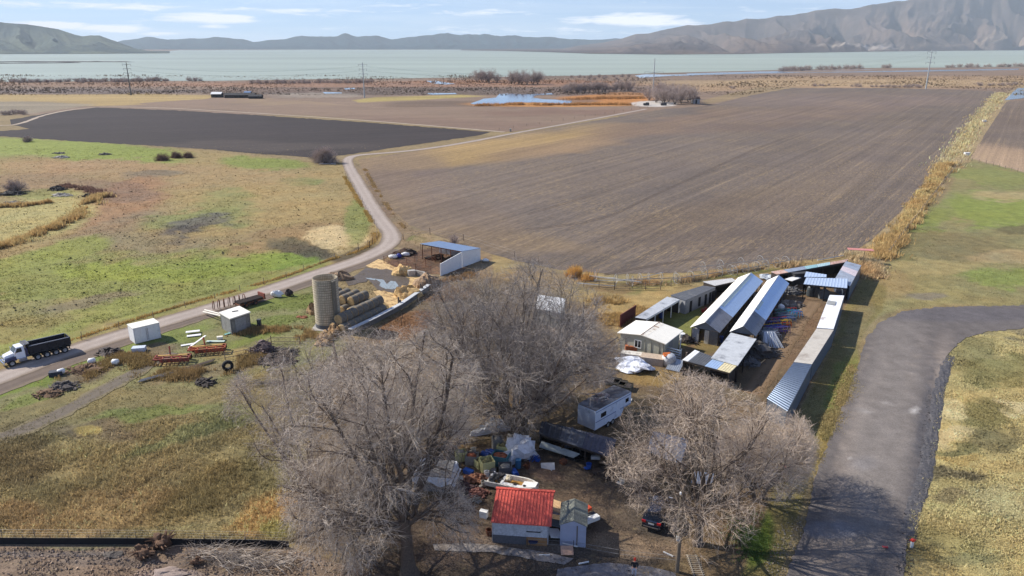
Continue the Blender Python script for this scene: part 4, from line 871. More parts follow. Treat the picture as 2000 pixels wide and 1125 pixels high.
# golden reeds: clump ribbons
def reeds(name, line, width, n_, h0, c1, c2, seed, label):
    rg = np.random.default_rng(seed); P = smooth_line([G(*q) for q in line], 3); P = np.array([(q.x, q.y) for q in P]); seg = np.hypot(*np.diff(P, axis=0).T); cum = np.concatenate([[0], np.cumsum(seg)])
    s = rg.uniform(0, cum[-1], n_); x = np.interp(s, cum, P[:, 0]); y = np.interp(s, cum, P[:, 1])
    cs = fbm(s/5, s*0, seed, 3); a = rg.normal(0, .5, (n_, 2))*width*(.3+1.2*cs[:, None]); x = x+a[:, 0]; y = y+a[:, 1]
    k = rg.uniform(0, 1, n_) < np.clip((fbm(x/3.5, y/3.5, seed+2, 3)-.36)*5, 0, 1); x, y = x[k], y[k]; N = len(x)
    h = h0*(.4+1.2*fbm(x/3, y/3, seed+4, 3))*rg.uniform(.6, 1.2, N); m = fbm(x/5, y/5, seed+7, 3)[:, None]
    c = (linn(c1)[None]*(1-m)+linn(c2)[None]*m)*1.55*rg.uniform(.6, 1.35, (N, 1)); B = 3
    sc_ = (np.hypot(x, y)/120)**.7
    ang = rg.uniform(0, 2*PI, (N, B)); w_ = .05*sc_[:, None]*rg.uniform(.6, 1.5, (N, B)); V = np.zeros((N, B, 3, 3))
    bx = x[:, None]+rg.normal(0, .12, (N, B)); by = y[:, None]+rg.normal(0, .12, (N, B))
    V[:, :, 0] = np.stack([bx-np.cos(ang)*w_, by-np.sin(ang)*w_, bx*0], -1); V[:, :, 1] = np.stack([bx+np.cos(ang)*w_, by+np.sin(ang)*w_, bx*0], -1)
    V[:, :, 2] = np.stack([bx+rg.normal(.08, .22, (N, B))*h[:, None], by+rg.normal(-.05, .22, (N, B))*h[:, None], h[:, None]*rg.uniform(.7, 1.2, (N, B))], -1)
    o = npmesh(name, V.reshape(-1, 3), np.arange(N*B*3).reshape(-1, 3), mtuft, col=np.repeat(c.clip(.004, .9), B*3, 0)); tag(o, label, 'reeds', kind='stuff'); return o
GO = (206, 178, 124); GO2 = (170, 136, 88); PL = (190, 174, 140)
reeds('golden_reeds', [(1712, 505), (1745, 470), (1775, 432), (1800, 395), (1830, 345), (1850, 318)], 2.6, 15000, 1.2, GO, GO2, 1, 'tall golden reeds in the ditch right of the big ploughed field')
reeds('pale_reeds', [(1840, 335), (1872, 290), (1905, 240), (1935, 205), (1955, 182)], 5, 7000, 1.3, PL, GO, 2, 'paler reeds along the far end of the right ditch')
reeds('golden_reeds', [(-60, 408), (30, 404), (80, 398), (100, 394)], 1.6, 2600, 1.1, GO, GO2, 3, 'strip of golden reeds below the left rubble piles')
reeds('golden_reeds', [(-40, 492), (30, 476), (80, 455), (120, 440), (160, 415), (180, 392), (205, 382)], 2.2, 8000, 1.1, GO, GO2, 4, 'curved strip of golden reeds through the left pasture')
reeds('golden_reeds', [(1120, 537), (1134, 541), (1142, 545)], 1.6, 1500, 1.6, (206, 150, 84), GO2, 5, 'orange tumbleweed mass at the left end of the irrigation wheels')
reeds('golden_reeds', [(1240, 552), (1300, 556), (1400, 536), (1500, 520), (1560, 514)], 1.4, 3500, .9, (186, 140, 90), PL, 6, 'brown weeds growing between the irrigation wheels')
reeds('golden_reeds', [(1670, 500), (1700, 520), (1692, 540)], 3, 3500, .9, (190, 150, 104), PL, 7, 'brown weeds at the far corner of the shed compound')
reeds('orange_reeds', [(930, 207), (1010, 204), (1090, 206), (1170, 204), (1230, 205)], 5, 5000, 1.6, (184, 136, 84), (156, 112, 70), 8, 'orange reed bed on the near bank of the pond')
reeds('orange_reeds', [(1120, 194), (1180, 193), (1250, 192)], 9, 4000, 1.6, (178, 130, 82), (150, 108, 70), 9, 'orange reed bed right of the pond')
reeds('roadside_grass', [(130, 668), (300, 612), (430, 576), (560, 540), (640, 508), (700, 492), (735, 470), (732, 440), (700, 392), (672, 345)], .6, 6000, .3, (178, 142, 84), (150, 128, 76), 10, 'dry tan grass edging the far side of the gravel lane')
reeds('roadside_grass', [(712, 330), (735, 372), (765, 415), (790, 446)], .7, 1600, .35, (168, 138, 96), (140, 118, 84), 11, 'dry weeds along the right side of the gravel lane')
reeds('shed_weeds', [(1672, 700), (1655, 760), (1620, 830), (1590, 900)], 1.2, 4500, .18, (172, 148, 104), (140, 130, 86), 12, 'yellowed weeds on the verge left of the dark road')
reeds('pasture_weeds', [(1180, 590), (1210, 600), (1240, 610), (1200, 625)], 3.5, 5000, .5, (180, 150, 98), (150, 122, 80), 13, 'dry weeds left of the open grey shed')
reeds('purple_weeds', [(120, 362), (180, 372), (215, 385)], 2.5, 2500, .7, (126, 98, 84), (104, 82, 74), 14, 'dark brown weeds above the curved golden reeds')
reeds('barn_weeds', [(820, 560), (860, 552), (920, 535)], 1.6, 1500, .4, (164, 130, 88), (130, 104, 76), 15, 'dry weeds in front of the cattle shelter')
reeds('junk_weeds', [(130, 745), (200, 718), (250, 690), (330, 740), (420, 726), (500, 700)], 2.2, 12000, .5, (150, 122, 86), (128, 112, 74), 16, 'brown dead weeds tangled through the junk rows')
reeds('junk_weeds', [(470, 650), (540, 640), (600, 650), (620, 670)], 1.8, 3000, .5, (170, 138, 90), (140, 120, 84), 17, 'brown dead weeds between the flat roofed block hut and the silo')
reeds('green_weeds', [(1450, 1000), (1470, 1040), (1465, 1080)], 1.6, 2600, .2, (98, 120, 62), (84, 104, 56), 18, 'bright green weeds at the foot of the right trees')
# ---------------------------------------------------------------- air
hz = MB().box((0, 7000, 470), (26000, 17000, 942))
hm = bpy.data.materials.new('haze_m'); hm.use_nodes = True; n = hm.node_tree.nodes; l = hm.node_tree.links
n.remove(n['Principled BSDF']); pv = n.new('ShaderNodeVolumePrincipled'); pv.inputs['Color'].default_value = (.86, .96, 1.0, 1); pv.inputs['Density'].default_value = 5.6e-5; pv.inputs['Anisotropy'].default_value = 0
l.new(pv.outputs[0], n['Material Output'].inputs['Volume'])
tag(hz.build('haze', hm), kind='stuff')
# ================================================================= objects
W = Vector
white = M('white_paint', (228, 226, 220), .6, ns=1.2, var=.07, c2=(188, 184, 174), thr=.68)
whiteroof = M('white_roofing', (236, 230, 214), .55, ns=.5, var=.05, c2=(214, 206, 188), thr=.66)
galv = M('galvanised_sheet', (176, 182, 188), .38, .6, ns=.7, var=.14, c2=(150, 152, 156), thr=.58)
galvb = M('blue_grey_sheet', (160, 176, 194), .32, .6, ns=.7, var=.12)
greysheet = M('grey_roof_sheet', (186, 188, 188), .6, .1, ns=.6, var=.12, c2=(136, 138, 140), thr=.6)
darkroof = M('dark_roofing', (84, 86, 90), .8, ns=.8, var=.18, c2=(104, 104, 104), thr=.6)
tanroof = M('tan_roofing', (190, 182, 168), .75, ns=.5, var=.1, c2=(164, 152, 138), thr=.6)
steelrib = M('steel_ribbed', (104, 116, 132), .42, .5, ns=.6, var=.12)
woodw = M('weathered_wood', (122, 106, 90), .9, ns=2, var=.25, bump=.4)
woodl = M('raw_wood', (206, 170, 122), .85, ns=2, var=.15)
woodo = M('orange_wood', (178, 104, 62), .85, ns=2, var=.25)
darkw = M('dark_wood', (62, 54, 48), .95, ns=2, var=.25)
beige = M('beige_siding', (168, 166, 148), .85, ns=1, var=.06)
rust = M('rusty_steel', (104, 66, 48), .85, .2, ns=3, var=.35, c2=(138, 82, 52), thr=.55)
ironb = M('dark_iron', (58, 48, 44), .8, .3, ns=3, var=.3)
pipew = M('pale_pipe', (204, 202, 196), .5, .2, ns=2, var=.1)
alum = M('aluminium_pipe', (178, 174, 166), .45, .5, ns=2, var=.15)
glassd = M('dark_glass', (22, 26, 32), .08, ns=1, var=.05)
tyre = M('tyre_rubber', (30, 30, 31), .9, ns=4, var=.2)
rimm = M('wheel_rim', (168, 168, 166), .45, .5, ns=4, var=.1)
black = M('black_plastic', (26, 26, 28), .7, ns=3, var=.2)
concm = M('cast_concrete', (170, 164, 154), .9, ns=1.2, var=.12, c2=(136, 128, 118), thr=.6, bump=.3)
straw = M('loose_straw', (206, 172, 116), .95, ns=1.5, var=.3, c2=(166, 130, 84), thr=.56, bump=1, bs=9)
mud = M('wet_mud', (86, 74, 60), .6, ns=.8, var=.2, c2=(92, 80, 66), obj=False)
def lerp2(a, b, t): return a.lerp(b, t)
def centre(ps):
    c = W((0, 0, 0))
    for p in ps: c += p
    c /= len(ps); return W((c.x, c.y, 0))
# ----------------------------------------------------------------- generic sheds
def shed(name, label, cat, corners, roof, wallm, open_=(), patches=None, post=2.6, pm=None, th=.1, inset=.15, pitch=.3, group=None, across=0, amp=.03):
    """corners: four (px,py,z); edge i runs from corner i to i+1"""
    P = [G(*c) for c in corners]; root = thing(name, label, cat, centre(P), 0, group)
    C = sum(P, W((0, 0, 0)))/4
    I = [p+(C-p).normalized()*inset for p in P]; pm = pm or darkw
    for i in range(4):
        a, b = I[i], I[(i+1) % 4]; e0 = .07
        d = (b-a).normalized()*.06
        if i in open_:
            n_ = max(1, int((b-a).length/post)); 
            for k in range(n_+1):
                q = a.lerp(b, k/n_); MB().box((q.x, q.y, (q.z-e0)/2), (.12, .12, q.z-e0-.02)).build('post', pm, root, True)
            MB().wall(a+d, b-d, min(a.z, b.z)-.28, a.z-e0-.01, b.z-e0-.01, .06).build('beam', pm, root, True)
        else:
            MB().wall(a+d, b-d, 0, a.z-e0, b.z-e0, th).build('wall', wallm, root, True)
    a, b, c, d = P if across == 0 else (P[1], P[2], P[3], P[0])
    if patches is None: patches = [(0, 1, roof)]
    for t0, t1, m in patches:
        g_ = .004 if t1 < 1 else 0
        MB().ribbed(a.lerp(b, t0), a.lerp(b, t1-g_), d.lerp(c, t1-g_), d.lerp(c, t0), pitch, amp).build('roof' if len(patches) == 1 else 'roof_panel', m, root, True)
    return root
def gable(name, label, fr, br, zr, ze, width, mats, left_sign=-1, endw=None, skylight=None):
    a = G(*fr, ze); b = G(*br, ze); d = (b-a).normalized(); n_ = W((-d.y, d.x, 0))
    if n_.x > 0: n_ = -n_
    A, B = a+n_*width, b+n_*width; ra = (a+A)/2+W((0, 0, zr-ze)); rb = (b+B)/2+W((0, 0, zr-ze))
    root = thing(name, label, 'shed', centre([a, b, A, B]))
    ml, mr1, mr2, mw = mats
    L = (b-a).length
    def P(p, q, t): return p.lerp(q, t)
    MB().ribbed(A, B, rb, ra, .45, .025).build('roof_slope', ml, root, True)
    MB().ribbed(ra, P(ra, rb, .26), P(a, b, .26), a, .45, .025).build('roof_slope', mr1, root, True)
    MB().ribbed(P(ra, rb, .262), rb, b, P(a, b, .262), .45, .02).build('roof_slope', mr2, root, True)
    MB().tube([ra+W((0, 0, .03)), rb+W((0, 0, .03))], .07, 5).build('ridge_cap', greysheet, root, True)
    ins = d*.35; wi = n_*.22
    for (p, q) in ((a+wi, A-wi),):
        for off, nm in ((ins, 'gable_end'), (d*(L-.35), 'gable_end')):
            p1, q1 = p+off, q+off; m_ = (p1+q1)/2; z = zr-.1
            th = d*.06
            MB().hexa([W((p1.x, p1.y, ze-.02))-th, W((q1.x, q1.y, ze-.02))-th, W((m_.x, m_.y, z))-th], [W((p1.x, p1.y, ze-.02))+th, W((q1.x, q1.y, ze-.02))+th, W((m_.x, m_.y, z))+th]).build(nm, endw or darkroof, root, True)
    # side posts and low board walls, open between
    for s_, (p, q) in enumerate(((a+wi, b+wi), (A-wi, B-wi))):
        p = p+ins; q = q-ins
        n2 = int(L/3)
        for k in range(n2+1):
            c_ = p.lerp(q, k/n2); MB().box((c_.x, c_.y, ze/2-.05), (.12, .12, ze-.12)).build('post', darkw, root, True)
        e = (q-p).normalized()*.08
        MB().wall(p+e, q-e, 0, .9, .9, .05).build('low_wall', mw, root, True)
    return root, a, b, A, B, d, n_
# feed yard shelter with blue roof -------------------------------------------------
c4 = [(820, 476, 3.3), (905, 488.5, 3.3), (938, 492.5, 2.6), (862, 477.5, 2.6)]
P = [G(820, 476, 3.2), G(902, 491, 3.2)]
a, b = P; dd = (b-a).normalized(); nn = W((-dd.y, dd.x, 0));
if nn.y < 0: nn = -nn
dep = 6.0; A, B = a+nn*dep, b+nn*dep; A.z = B.z = 2.5
barn = thing('cattle_shelter', 'open fronted cattle shelter with pale blue roof and white end wall', 'shelter', centre([a, b, A, B]))
MB().ribbed(a, b, B, A, .5, .03).build('roof', galvb, barn, True)
for k in range(5):
    q = a.lerp(b, (k+.15)/4.4)+nn*.3; MB().box((q.x, q.y, 1.55), (.14, .14, 3.08)).build('post', rust, barn, True)
MB().wall(A-nn*.2+dd*.1, B-nn*.2-dd*.12, 0, 2.42, 2.42, .1).build('back_wall', galv, barn, True)
MB().wall(b+nn*.05-dd*.03, B-dd*.03-nn*.1, 0, 3.12, 2.44, .12).build('end_wall', white, barn, True)
MB().wall(b-nn*6.5-dd*.03, b-nn*.1-dd*.03, 0, 2.3, 3.05, .12).build('wing_wall', white, barn, True)
MB().box(tuple((a.lerp(b, .5)+nn*.3).xy)+(3.0,), (.01, .01, .01)).v
MB().wall(a+nn*.3+dd*.3, b+nn*.3-dd*.3, 2.9, 3.12, 3.12, .08).build('beam', rust, barn, True)
# corral rails
def railfence(name, label, pts, h=1.4, rails=5, post=2.6, m=rust, r=.03, pr=.05, cat='fence', mesh=False, group=None, pm=None):
    P = [G(*p) for p in pts]; root = thing(name, label, cat, P[0], 0, group); pm = pm or m
    for a, b in zip(P[:-1], P[1:]):
        L = (b-a).length; k = max(1, int(L/post))
        for i in range(k+1):
            q = a.lerp(b, i/k); MB().tube([q, q+W((0, 0, h*random.uniform(1.0, 1.12)))], pr, 5).build('post', pm, root, True)
        mb = MB()
        for j in range(rails):
            z = h*(j+.6)/rails
            mb.tube([a+W((0, 0, z)), b+W((0, 0, z))], r, 4)
        mb.build('rails', m, root, True)
    return root
railfence('corral_fence', 'rusty rail corral fence along the near side of the cattle pen', [(750, 514), (778, 524), (812, 530), (842, 534)])
railfence('corral_fence', 'rusty rail corral fence along the far side of the cattle pen', [(750, 514), (790, 497), (822, 489), (852, 484)])
railfence('corral_fence', 'rusty rail fence dividing the cattle pen down its middle', [(778, 524), (826, 505), (862, 496)])
railfence('corral_fence', 'rusty rail fence from the pen corner towards the shelter post', [(812, 530), (850, 512), (872, 500)])
flat('pen_floor', [(752, 513), (824, 488), (870, 480), (935, 492), (905, 530), (842, 536), (778, 524)], .035, M('pen_dirt', (112, 82, 56), .95, ns=.6, var=.25, c2=(78, 60, 46), thr=.52, obj=False))
# animals cannot be told; bags stacked by the fence
def sack(px, py, z, c, lb, s=(1, .6, .35), rz=0.0):
    root = MB().blob((0, 0, s[2]*.5), (s[0]*.5, s[1]*.5, s[2]*.55), int(px), 10, 6, .15, .7).build('sack', c, None, smooth=True)
    root.location = G(px, py)+W((0, 0, z)); root.rotation_euler.z = rz; tag(root, lb, 'sack'); return root
sack(768, 505, 0, white, 'white sack at the left end of the sack row inside the cattle pen', (2.0, 1.2, .8))
sack(779, 504, 0, M('blue_tarp', (58, 66, 150), .6), 'blue sack between the white ones inside the cattle pen', (1.2, 1.0, .9))
sack(792, 500.5, 0, white, 'white sack at the right end of the sack row inside the cattle pen', (1.8, 1.0, .8))
sack(948, 511, 0, white, 'white sack dumped outside the end wall of the cattle shelter', (1.5, 1.0, .6))
for px, py, r, lb in [(795, 496, 1.3, 'dark brush heap at the far left corner of the cattle pen'), (775, 500, 1.0, 'dark brush heap beside the sacks in the cattle pen'), (850, 506, 1.1, 'dark manure heap under the cattle shelter roof')]:
    o = MB().blob((0, 0, .2), (r*1.6, r, r*.6), int(px), 12, 7, .4, .4).build('dirt_heap', M('dark_dung', (62, 48, 38), .95, ns=3, var=.3, bump=.8), None); o.location = G(px, py); tag(o, lb, 'heap')
# straw litter, puddle, heaps
flat('straw_litter', [(716, 519), (740, 507), (778, 524), (835, 537), (842, 552), (820, 580), (790, 604), (762, 606), (745, 585), (728, 570), (790, 562), (800, 545), (770, 530), (735, 528)], .05, M('straw_litter_m', (204, 172, 118), .95, ns=.9, var=.25, c2=(150, 118, 78), thr=.55, obj=False, bump=.8, bs=4), jag=3, step=6)
flat('mud', [(692, 540), (716, 524), (760, 527), (796, 542), (800, 556), (770, 572), (735, 566), (720, 548), (680, 560), (672, 548)], .065, mud, jag=2.5, step=6)
flat('puddle', [(733, 545), (752, 548), (756, 556), (762, 549), (772, 551), (778, 558), (770, 566), (752, 565), (740, 558), (744, 552)], .075, M('puddle_water', (150, 156, 150), .1, ns=1, var=.05), jag=1.6, step=5)
flat('puddle', [(714, 543), (734, 545), (732, 548), (718, 546)], .075, M('puddle_water', (150, 156, 150)), jag=1, step=5)
def heap(px, py, rx, ry, rz, m, lb, name='straw_heap', cat='heap', seed=0, rough=.3):
    o = MB().blob((0, 0, 0), (rx, ry, rz), seed or int(px+py), 18, 10, rough, .05).build(name, m, None); o.location = G(px, py); tag(o, lb, cat); return o
heap(786, 535, 1.9, 1.6, 1.5, straw, 'steep golden straw heap beside the white block, near the corral fence')
heap(796, 578, 2.3, 1.7, 1.6, straw, 'golden straw heap leaning on the long concrete bunker wall')
heap(832, 556, 2.2, 2.4, 1.7, M('grey_silage', (160, 132, 102), .95, ns=2, var=.3, c2=(110, 88, 66), bump=1), 'grey brown silage heap in the corner of the feed yard', 'silage_heap')
heap(664, 545, 2.0, 1.6, 1.3, M('grey_silage', (160, 132, 102)), 'grey covered heap just behind the silo rim', 'silage_heap')
o = MB().box((0, 0, .55), (1.3, .9, 1.1)).build('concrete_block', concm, None); o.location = G(804, 539); o.rotation_euler.z = .3; tag(o, 'pale square concrete block beside the straw heap in the feed yard', 'block')
# long bunker wall with pale rail
def wallthing(name, label, pts, h, m, th=.25, cap=None, cat='wall'):
    P = [G(*p) for p in pts]; root = thing(name, label, cat, P[0])
    for a, b in zip(P[:-1], P[1:]):
        e = (b-a).normalized()*.01
        MB().wall(a+e, b-e, 0, h, h, th).build('panel', m, root, True)
        if cap: MB().wall(a+e+W((0, 0, 0)), b-e, h+.003, h+.12, h+.12, th+.5).build('coping', cap, root, True)
    return root
wallthing('bunker_wall', 'long low concrete bunker wall with pale top beside the hay bales', [(684, 655), (732, 632), (782, 605), (838, 566)], .9, M('old_concrete_wall', (110, 104, 96), .9, ns=1, var=.2), .2, M('pale_coping', (196, 196, 192), .6, ns=1, var=.1))
wallthing('bunker_wall', 'short concrete wall closing the feed yard below the corral', [(808, 537), (828, 541), (842, 549)], 1.0, concm)
for (x, y) in [(779, 602), (822, 574), (833, 564)]:
    o = MB().tube([(0, 0, 0), (0, 0, 1.9)], .16, 6).box((.25, 0, 1.2), (.35, .12, .5)).build('gate_post', woodw, None); o.location = G(x, y)
    tag(o, {779: 'stubby wooden gate post nearest the hay bales on the bunker wall', 822: 'middle wooden gate post standing by the bunker wall', 833: 'wooden gate post at the uphill end of the bunker wall'}[x], 'post')
railfence('wire_pen', 'small square of thin posts in the brown pen right of the bunker wall', [(772, 628), (784, 636), (786, 622)], 1.3, 2, 3, ironb, .015, .04)
# ----------------------------------------------------------------- silo
sl_ = G(642, 636); silo = thing('silo', 'round topless concrete silo with hoop bands beside hay bales', 'silo', sl_)
SR, SHh = 1.85, 7.6
smat, n, l, p_ = nt('silo_staves')
tcn = n.new('ShaderNodeTexCoord'); br = n.new('ShaderNodeTexBrick'); br.inputs['Scale'].default_value = 1
mp = n.new('ShaderNodeMapping'); 
sxx = n.new('ShaderNodeSeparateXYZ'); l.new(tcn.outputs['Object'], sxx.inputs[0])
def nm_(op, a, b=None):
    x = n.new('ShaderNodeMath'); x.operation = op
    for i, q in enumerate((a, b)):
        if q is None: continue
        if isinstance(q, (int, float)): x.inputs[i].default_value = q
        else: l.new(q, x.inputs[i])
    return x.outputs[0]
ang_ = nm_('MULTIPLY', nm_('ARCTAN2', sxx.outputs[0], sxx.outputs[1]), SR)
cx = n.new('ShaderNodeCombineXYZ'); l.new(ang_, cx.inputs[0]); l.new(sxx.outputs[2], cx.inputs[1]); l.new(cx.outputs[0], br.inputs['Vector'])
br.inputs['Color1'].default_value = (*lin((206, 192, 164)), 1); br.inputs['Color2'].default_value = (*lin((190, 176, 148)), 1); br.inputs['Mortar'].default_value = (*lin((136, 124, 102)), 1)
br.inputs['Brick Width'].default_value = .28; br.inputs['Row Height'].default_value = .38; br.inputs['Mortar Size'].default_value = .02; br.offset = .0
l.new(scalec(n, l, br.outputs['Color'], ramp(n, l, noise(n, l, tcn.outputs['Object'], .9, 5, .7), .3, .7, .8, 1.15)), p_.inputs['Base Color']); p_.inputs['Roughness'].default_value = .9
MB().lathe([(SR, 0), (SR, SHh), (SR-.14, SHh), (SR-.14, .1), (.01, .1)], 40).build('shell', smat, silo, smooth=False)
MB().lathe([(SR+.03, 0), (SR+.03, .65), (SR+.0, .66)], 40).build('base_band', darkroof, silo)
mb = MB()
for k in range(19): mb.lathe([(SR+.005, .8+k*.37), (SR+.035, .82+k*.37), (SR+.035, .86+k*.37), (SR+.005, .88+k*.37)], 32)
mb.build('hoops', M('hoop_iron', (158, 144, 120), .8, ns=2), silo)
MB().box((SR*.82, -SR*.75, SHh/2), (.5, .45, SHh-.2), .75).build('ladder_chute', M('chute_sheet', (122, 114, 98), .8, ns=1), silo)
MB().box((0, -.1, .03), (4.3, 4.3, .06)).build('footing', concm, silo)
# ----------------------------------------------------------------- round bales
bm_, n, l, p_ = nt('bale_straw'); tcn = n.new('ShaderNodeTexCoord')
gy_ = n.new('ShaderNodeSeparateXYZ'); l.new(tcn.outputs['Object'], gy_.inputs[0])
nx1 = noise(n, l, tcn.outputs['Object'], 3, 5, .7); ab = n.new('ShaderNodeMath'); ab.operation = 'ABSOLUTE'; l.new(gy_.outputs[0], ab.inputs[0])
endm = ramp(n, l, ab.outputs[0], .585, .6)
cc_ = mixc(n, l, endm, lin((118, 110, 96)), lin((182, 152, 104))); l.new(scalec(n, l, cc_, ramp(n, l, nx1, .3, .7, .65, 1.3)), p_.inputs['Base Color']); p_.inputs['Roughness'].default_value = .95
bb = n.new('ShaderNodeBump'); bb.inputs['Strength'].default_value = .8; bb.inputs['Distance'].default_value = .06; l.new(nx1, bb.inputs['Height']); l.new(bb.outputs[0], p_.inputs['Normal'])
def bale_mesh(seed):
    rg = random.Random(seed); mb = MB(); n_ = 22; R = .78; prof = [(0.02, -.62), (R*.7, -.61), (R*.95, -.6), (R, -.5), (R*1.01, 0), (R, .5), (R*.95, .6), (R*.7, .61), (.02, .62)]
    for r, h in prof:
        for k in range(n_):
            a_ = 2*PI*k/n_; q = 1+.035*math.sin(3*a_+seed)+rg.uniform(-.02, .02); z = r*q*math.sin(a_)
            mb.v.append((h, r*q*math.cos(a_), max(z, -R*.9)+R*.9))
    for i in range(len(prof)-1):
        for k in range(n_):
            a_ = i*n_+k; d_ = i*n_+(k+1) % n_; mb.f.append((a_, d_, d_+n_, a_+n_))
    return mb
bales = [bale_mesh(s).build('hay_bale', bm_, None, smooth=True) for s in (1, 2, 3)]; used = [False]*3; bi = 0
def bale(p, rz, z, label, group):
    global bi
    k = bi % 3; o = bales[k] if not used[k] else bales[k].copy()
    if used[k]: COL.objects.link(o)
    used[k] = True; bi += 1
    o.location = (p.x, p.y, z); o.rotation_euler.z = rz+random.uniform(-.04, .04); tag(o, label, 'hay bale', group)
A = G(668, 652); B = G(752, 610); d = (B-A).normalized(); rz = math.atan2(d.y, d.x); nn = W((-d.y, d.x, 0)); nb = int((B-A).length/1.28)
for k in range(nb):
    bale(A+d*(k*1.27+.6), rz, 0, 'round hay bale in the bottom course of the long row beside the bunker wall', 'bottom bales of the long row')
    bale(A+d*(k*1.27+.6)+nn*1.58, rz, 0, 'round hay bale in the second bottom line, hidden behind the long row', 'second line of bales')
for k in range(nb):
    bale(A+d*(k*1.27+.9)+nn*.79, rz, 1.28, 'dark weathered hay bale along the top of the long row', 'top bales of the long row')
for r in range(5):
    base = A+nn*(3.6+r*1.62)+d*(7.0-r*.2)
    m_ = 4-(r == 4)
    for k in range(m_):
        bale(base+d*(k*1.27), rz, 0, 'round hay bale on the ground in the short rows behind the silo', 'ground bales of the short rows')
    for k in range(m_-1):
        if r < 4: bale(base+d*(k*1.27+1.2)+nn*.79, rz, 1.28, 'round hay bale lying on top of the short rows', 'top bales of the short rows')
heap(640, 660, 1.5, 1.2, .9, M('rotten_bale', (164, 132, 92), .95, ns=2, var=.35, c2=(112, 88, 64), bump=1), 'collapsed straw bale in front of the silo', 'rotten_bale', 'hay bale')
heap(655, 650, 1.1, 1.0, 1.2, M('rotten_bale', (170, 140, 98)), 'torn upright straw bale between the silo and the long bale row', 'rotten_bale', 'hay bale')
heap(632, 672, 1.4, .9, .6, M('rotten_bale', (170, 140, 98)), 'flattened pale straw heap lowest in front of the silo', 'rotten_bale', 'hay bale')
heap(612, 612, 1.0, .8, 1.5, M('rotten_bale', (170, 140, 98)), 'brown straw bale standing just left of the silo', 'rotten_bale', 'hay bale')
# ----------------------------------------------------------------- dump truck
A = G(6, 716); B = G(137, 682); d = (A-B).normalized(); TL = (A-B).length
tr = thing('dump_truck', 'white and navy dump truck with black body parked beside the gravel lane', 'truck', (A+B)/2, math.atan2(d.y, d.x))
s = TL/9.6; tr.scale = (s, s, s)
navy = M('navy_paint', (34, 42, 82), .35, ns=1, var=.1, coat=.5); wpt = M('truck_white', (232, 234, 238), .35, ns=1, var=.04, coat=.5); bodyb = M('black_steel', (40, 40, 46), .5, .3, ns=1.5, var=.2); chrome = M('chrome', (200, 200, 204), .2, .9)
# x forward, front at +4.8
MB().box((-.6, 0, .85), (8.6, .9, .25)).build('chassis', bodyb, tr)
MB().hexa([(3.1, -.75, 1.15), (4.65, -.72, 1.15), (4.65, .72, 1.15), (3.1, .75, 1.15)], [(3.1, -.78, 2.05), (4.45, -.6, 1.72), (4.45, .6, 1.72), (3.1, .78, 2.05)]).build('hood', wpt, tr)
for sy in (-1, 1):
    MB().hexa([(3.0, sy*.7, .85), (4.7, sy*.7, .85), (4.7, sy*1.18, .85), (3.0, sy*1.18, .85)], [(3.1, sy*.72, 1.5), (4.55, sy*.66, 1.4), (4.5, sy*1.1, 1.3), (3.1, sy*1.12, 1.5)]).build('fender', navy, tr)
    MB().box((4.62, sy*.88, 1.22), (.1, .36, .24)).build('headlight', M('lamp_glass', (220, 222, 226), .15), tr)
MB().box((4.68, 0, 1.35), (.06, 1.1, .6)).build('grille', chrome, tr)
MB().box((4.82, 0, .72), (.22, 2.4, .35)).build('bumper', chrome, tr)
cab = MB().hexa([(1.75, -1.05, 1.0), (3.2, -1.05, 1.0), (3.2, 1.05, 1.0), (1.75, 1.05, 1.0)], [(1.75, -1.08, 2.0), (3.25, -1.08, 2.0), (3.25, 1.08, 2.0), (1.75, 1.08, 2.0)]).hexa([(1.75, -1.08, 2.0), (3.22, -1.05, 2.0), (3.22, 1.05, 2.0), (1.75, 1.08, 2.0)], [(1.78, -.95, 2.85), (2.75, -.92, 2.82), (2.75, .92, 2.82), (1.78, .95, 2.85)]).build('cab', wpt, tr)
MB().hexa([(3.2, -.95, 2.08), (3.245, -.95, 2.08), (3.245, .95, 2.08), (3.2, .95, 2.08)], [(2.79, -.84, 2.74), (2.83, -.84, 2.74), (2.83, .84, 2.74), (2.79, .84, 2.74)]).build('windshield', glassd, tr)
for sy in (-1, 1):
    MB().hexa([(2.1, sy*1.06, 2.05), (3.0, sy*1.06, 2.05), (3.0, sy*1.1, 2.05), (2.1, sy*1.1, 2.05)], [(2.15, sy*.96, 2.66), (2.72, sy*.95, 2.66), (2.72, sy*1.0, 2.66), (2.15, sy*1.0, 2.66)]).build('side_window', glassd, tr)
    MB().box((3.1, sy*1.35, 2.2), (.1, .2, .5)).build('mirror', chrome, tr)
    MB().box((2.2, sy*1.0, .75), (1.1, .5, .45)).build('fuel_tank', chrome, tr)
    MB().tube([(1.6, sy*.95, 1.0), (1.6, sy*.95, 3.1)], .09, 8).build('exhaust_stack', chrome, tr)
MB().box((1.5, 0, 1.7), (.32, 2.1, 1.5)).build('headboard', navy, tr)
bd = MB(); x0, x1, yo, zb, zt = -4.7, 1.15, 1.22, 1.35, 2.6
bd.box(((x0+x1)/2, 0, zb), (x1-x0, 2.3, .12)); bd.wall((x0, -yo, 0), (x1, -yo, 0), zb, zt-.15, zt, .1); bd.wall((x0, yo, 0), (x1, yo, 0), zb, zt-.15, zt, .1); bd.wall((x1, -yo, 0), (x1, yo, 0), zb, zt+.35, zt+.35, .12)
bd.build('dump_body', bodyb, tr); MB().wall((x0-.08, -yo, 0), (x0-.08, yo, 0), zb-.1, zt-.1, zt-.1, .1).build('tailgate', bodyb, tr)
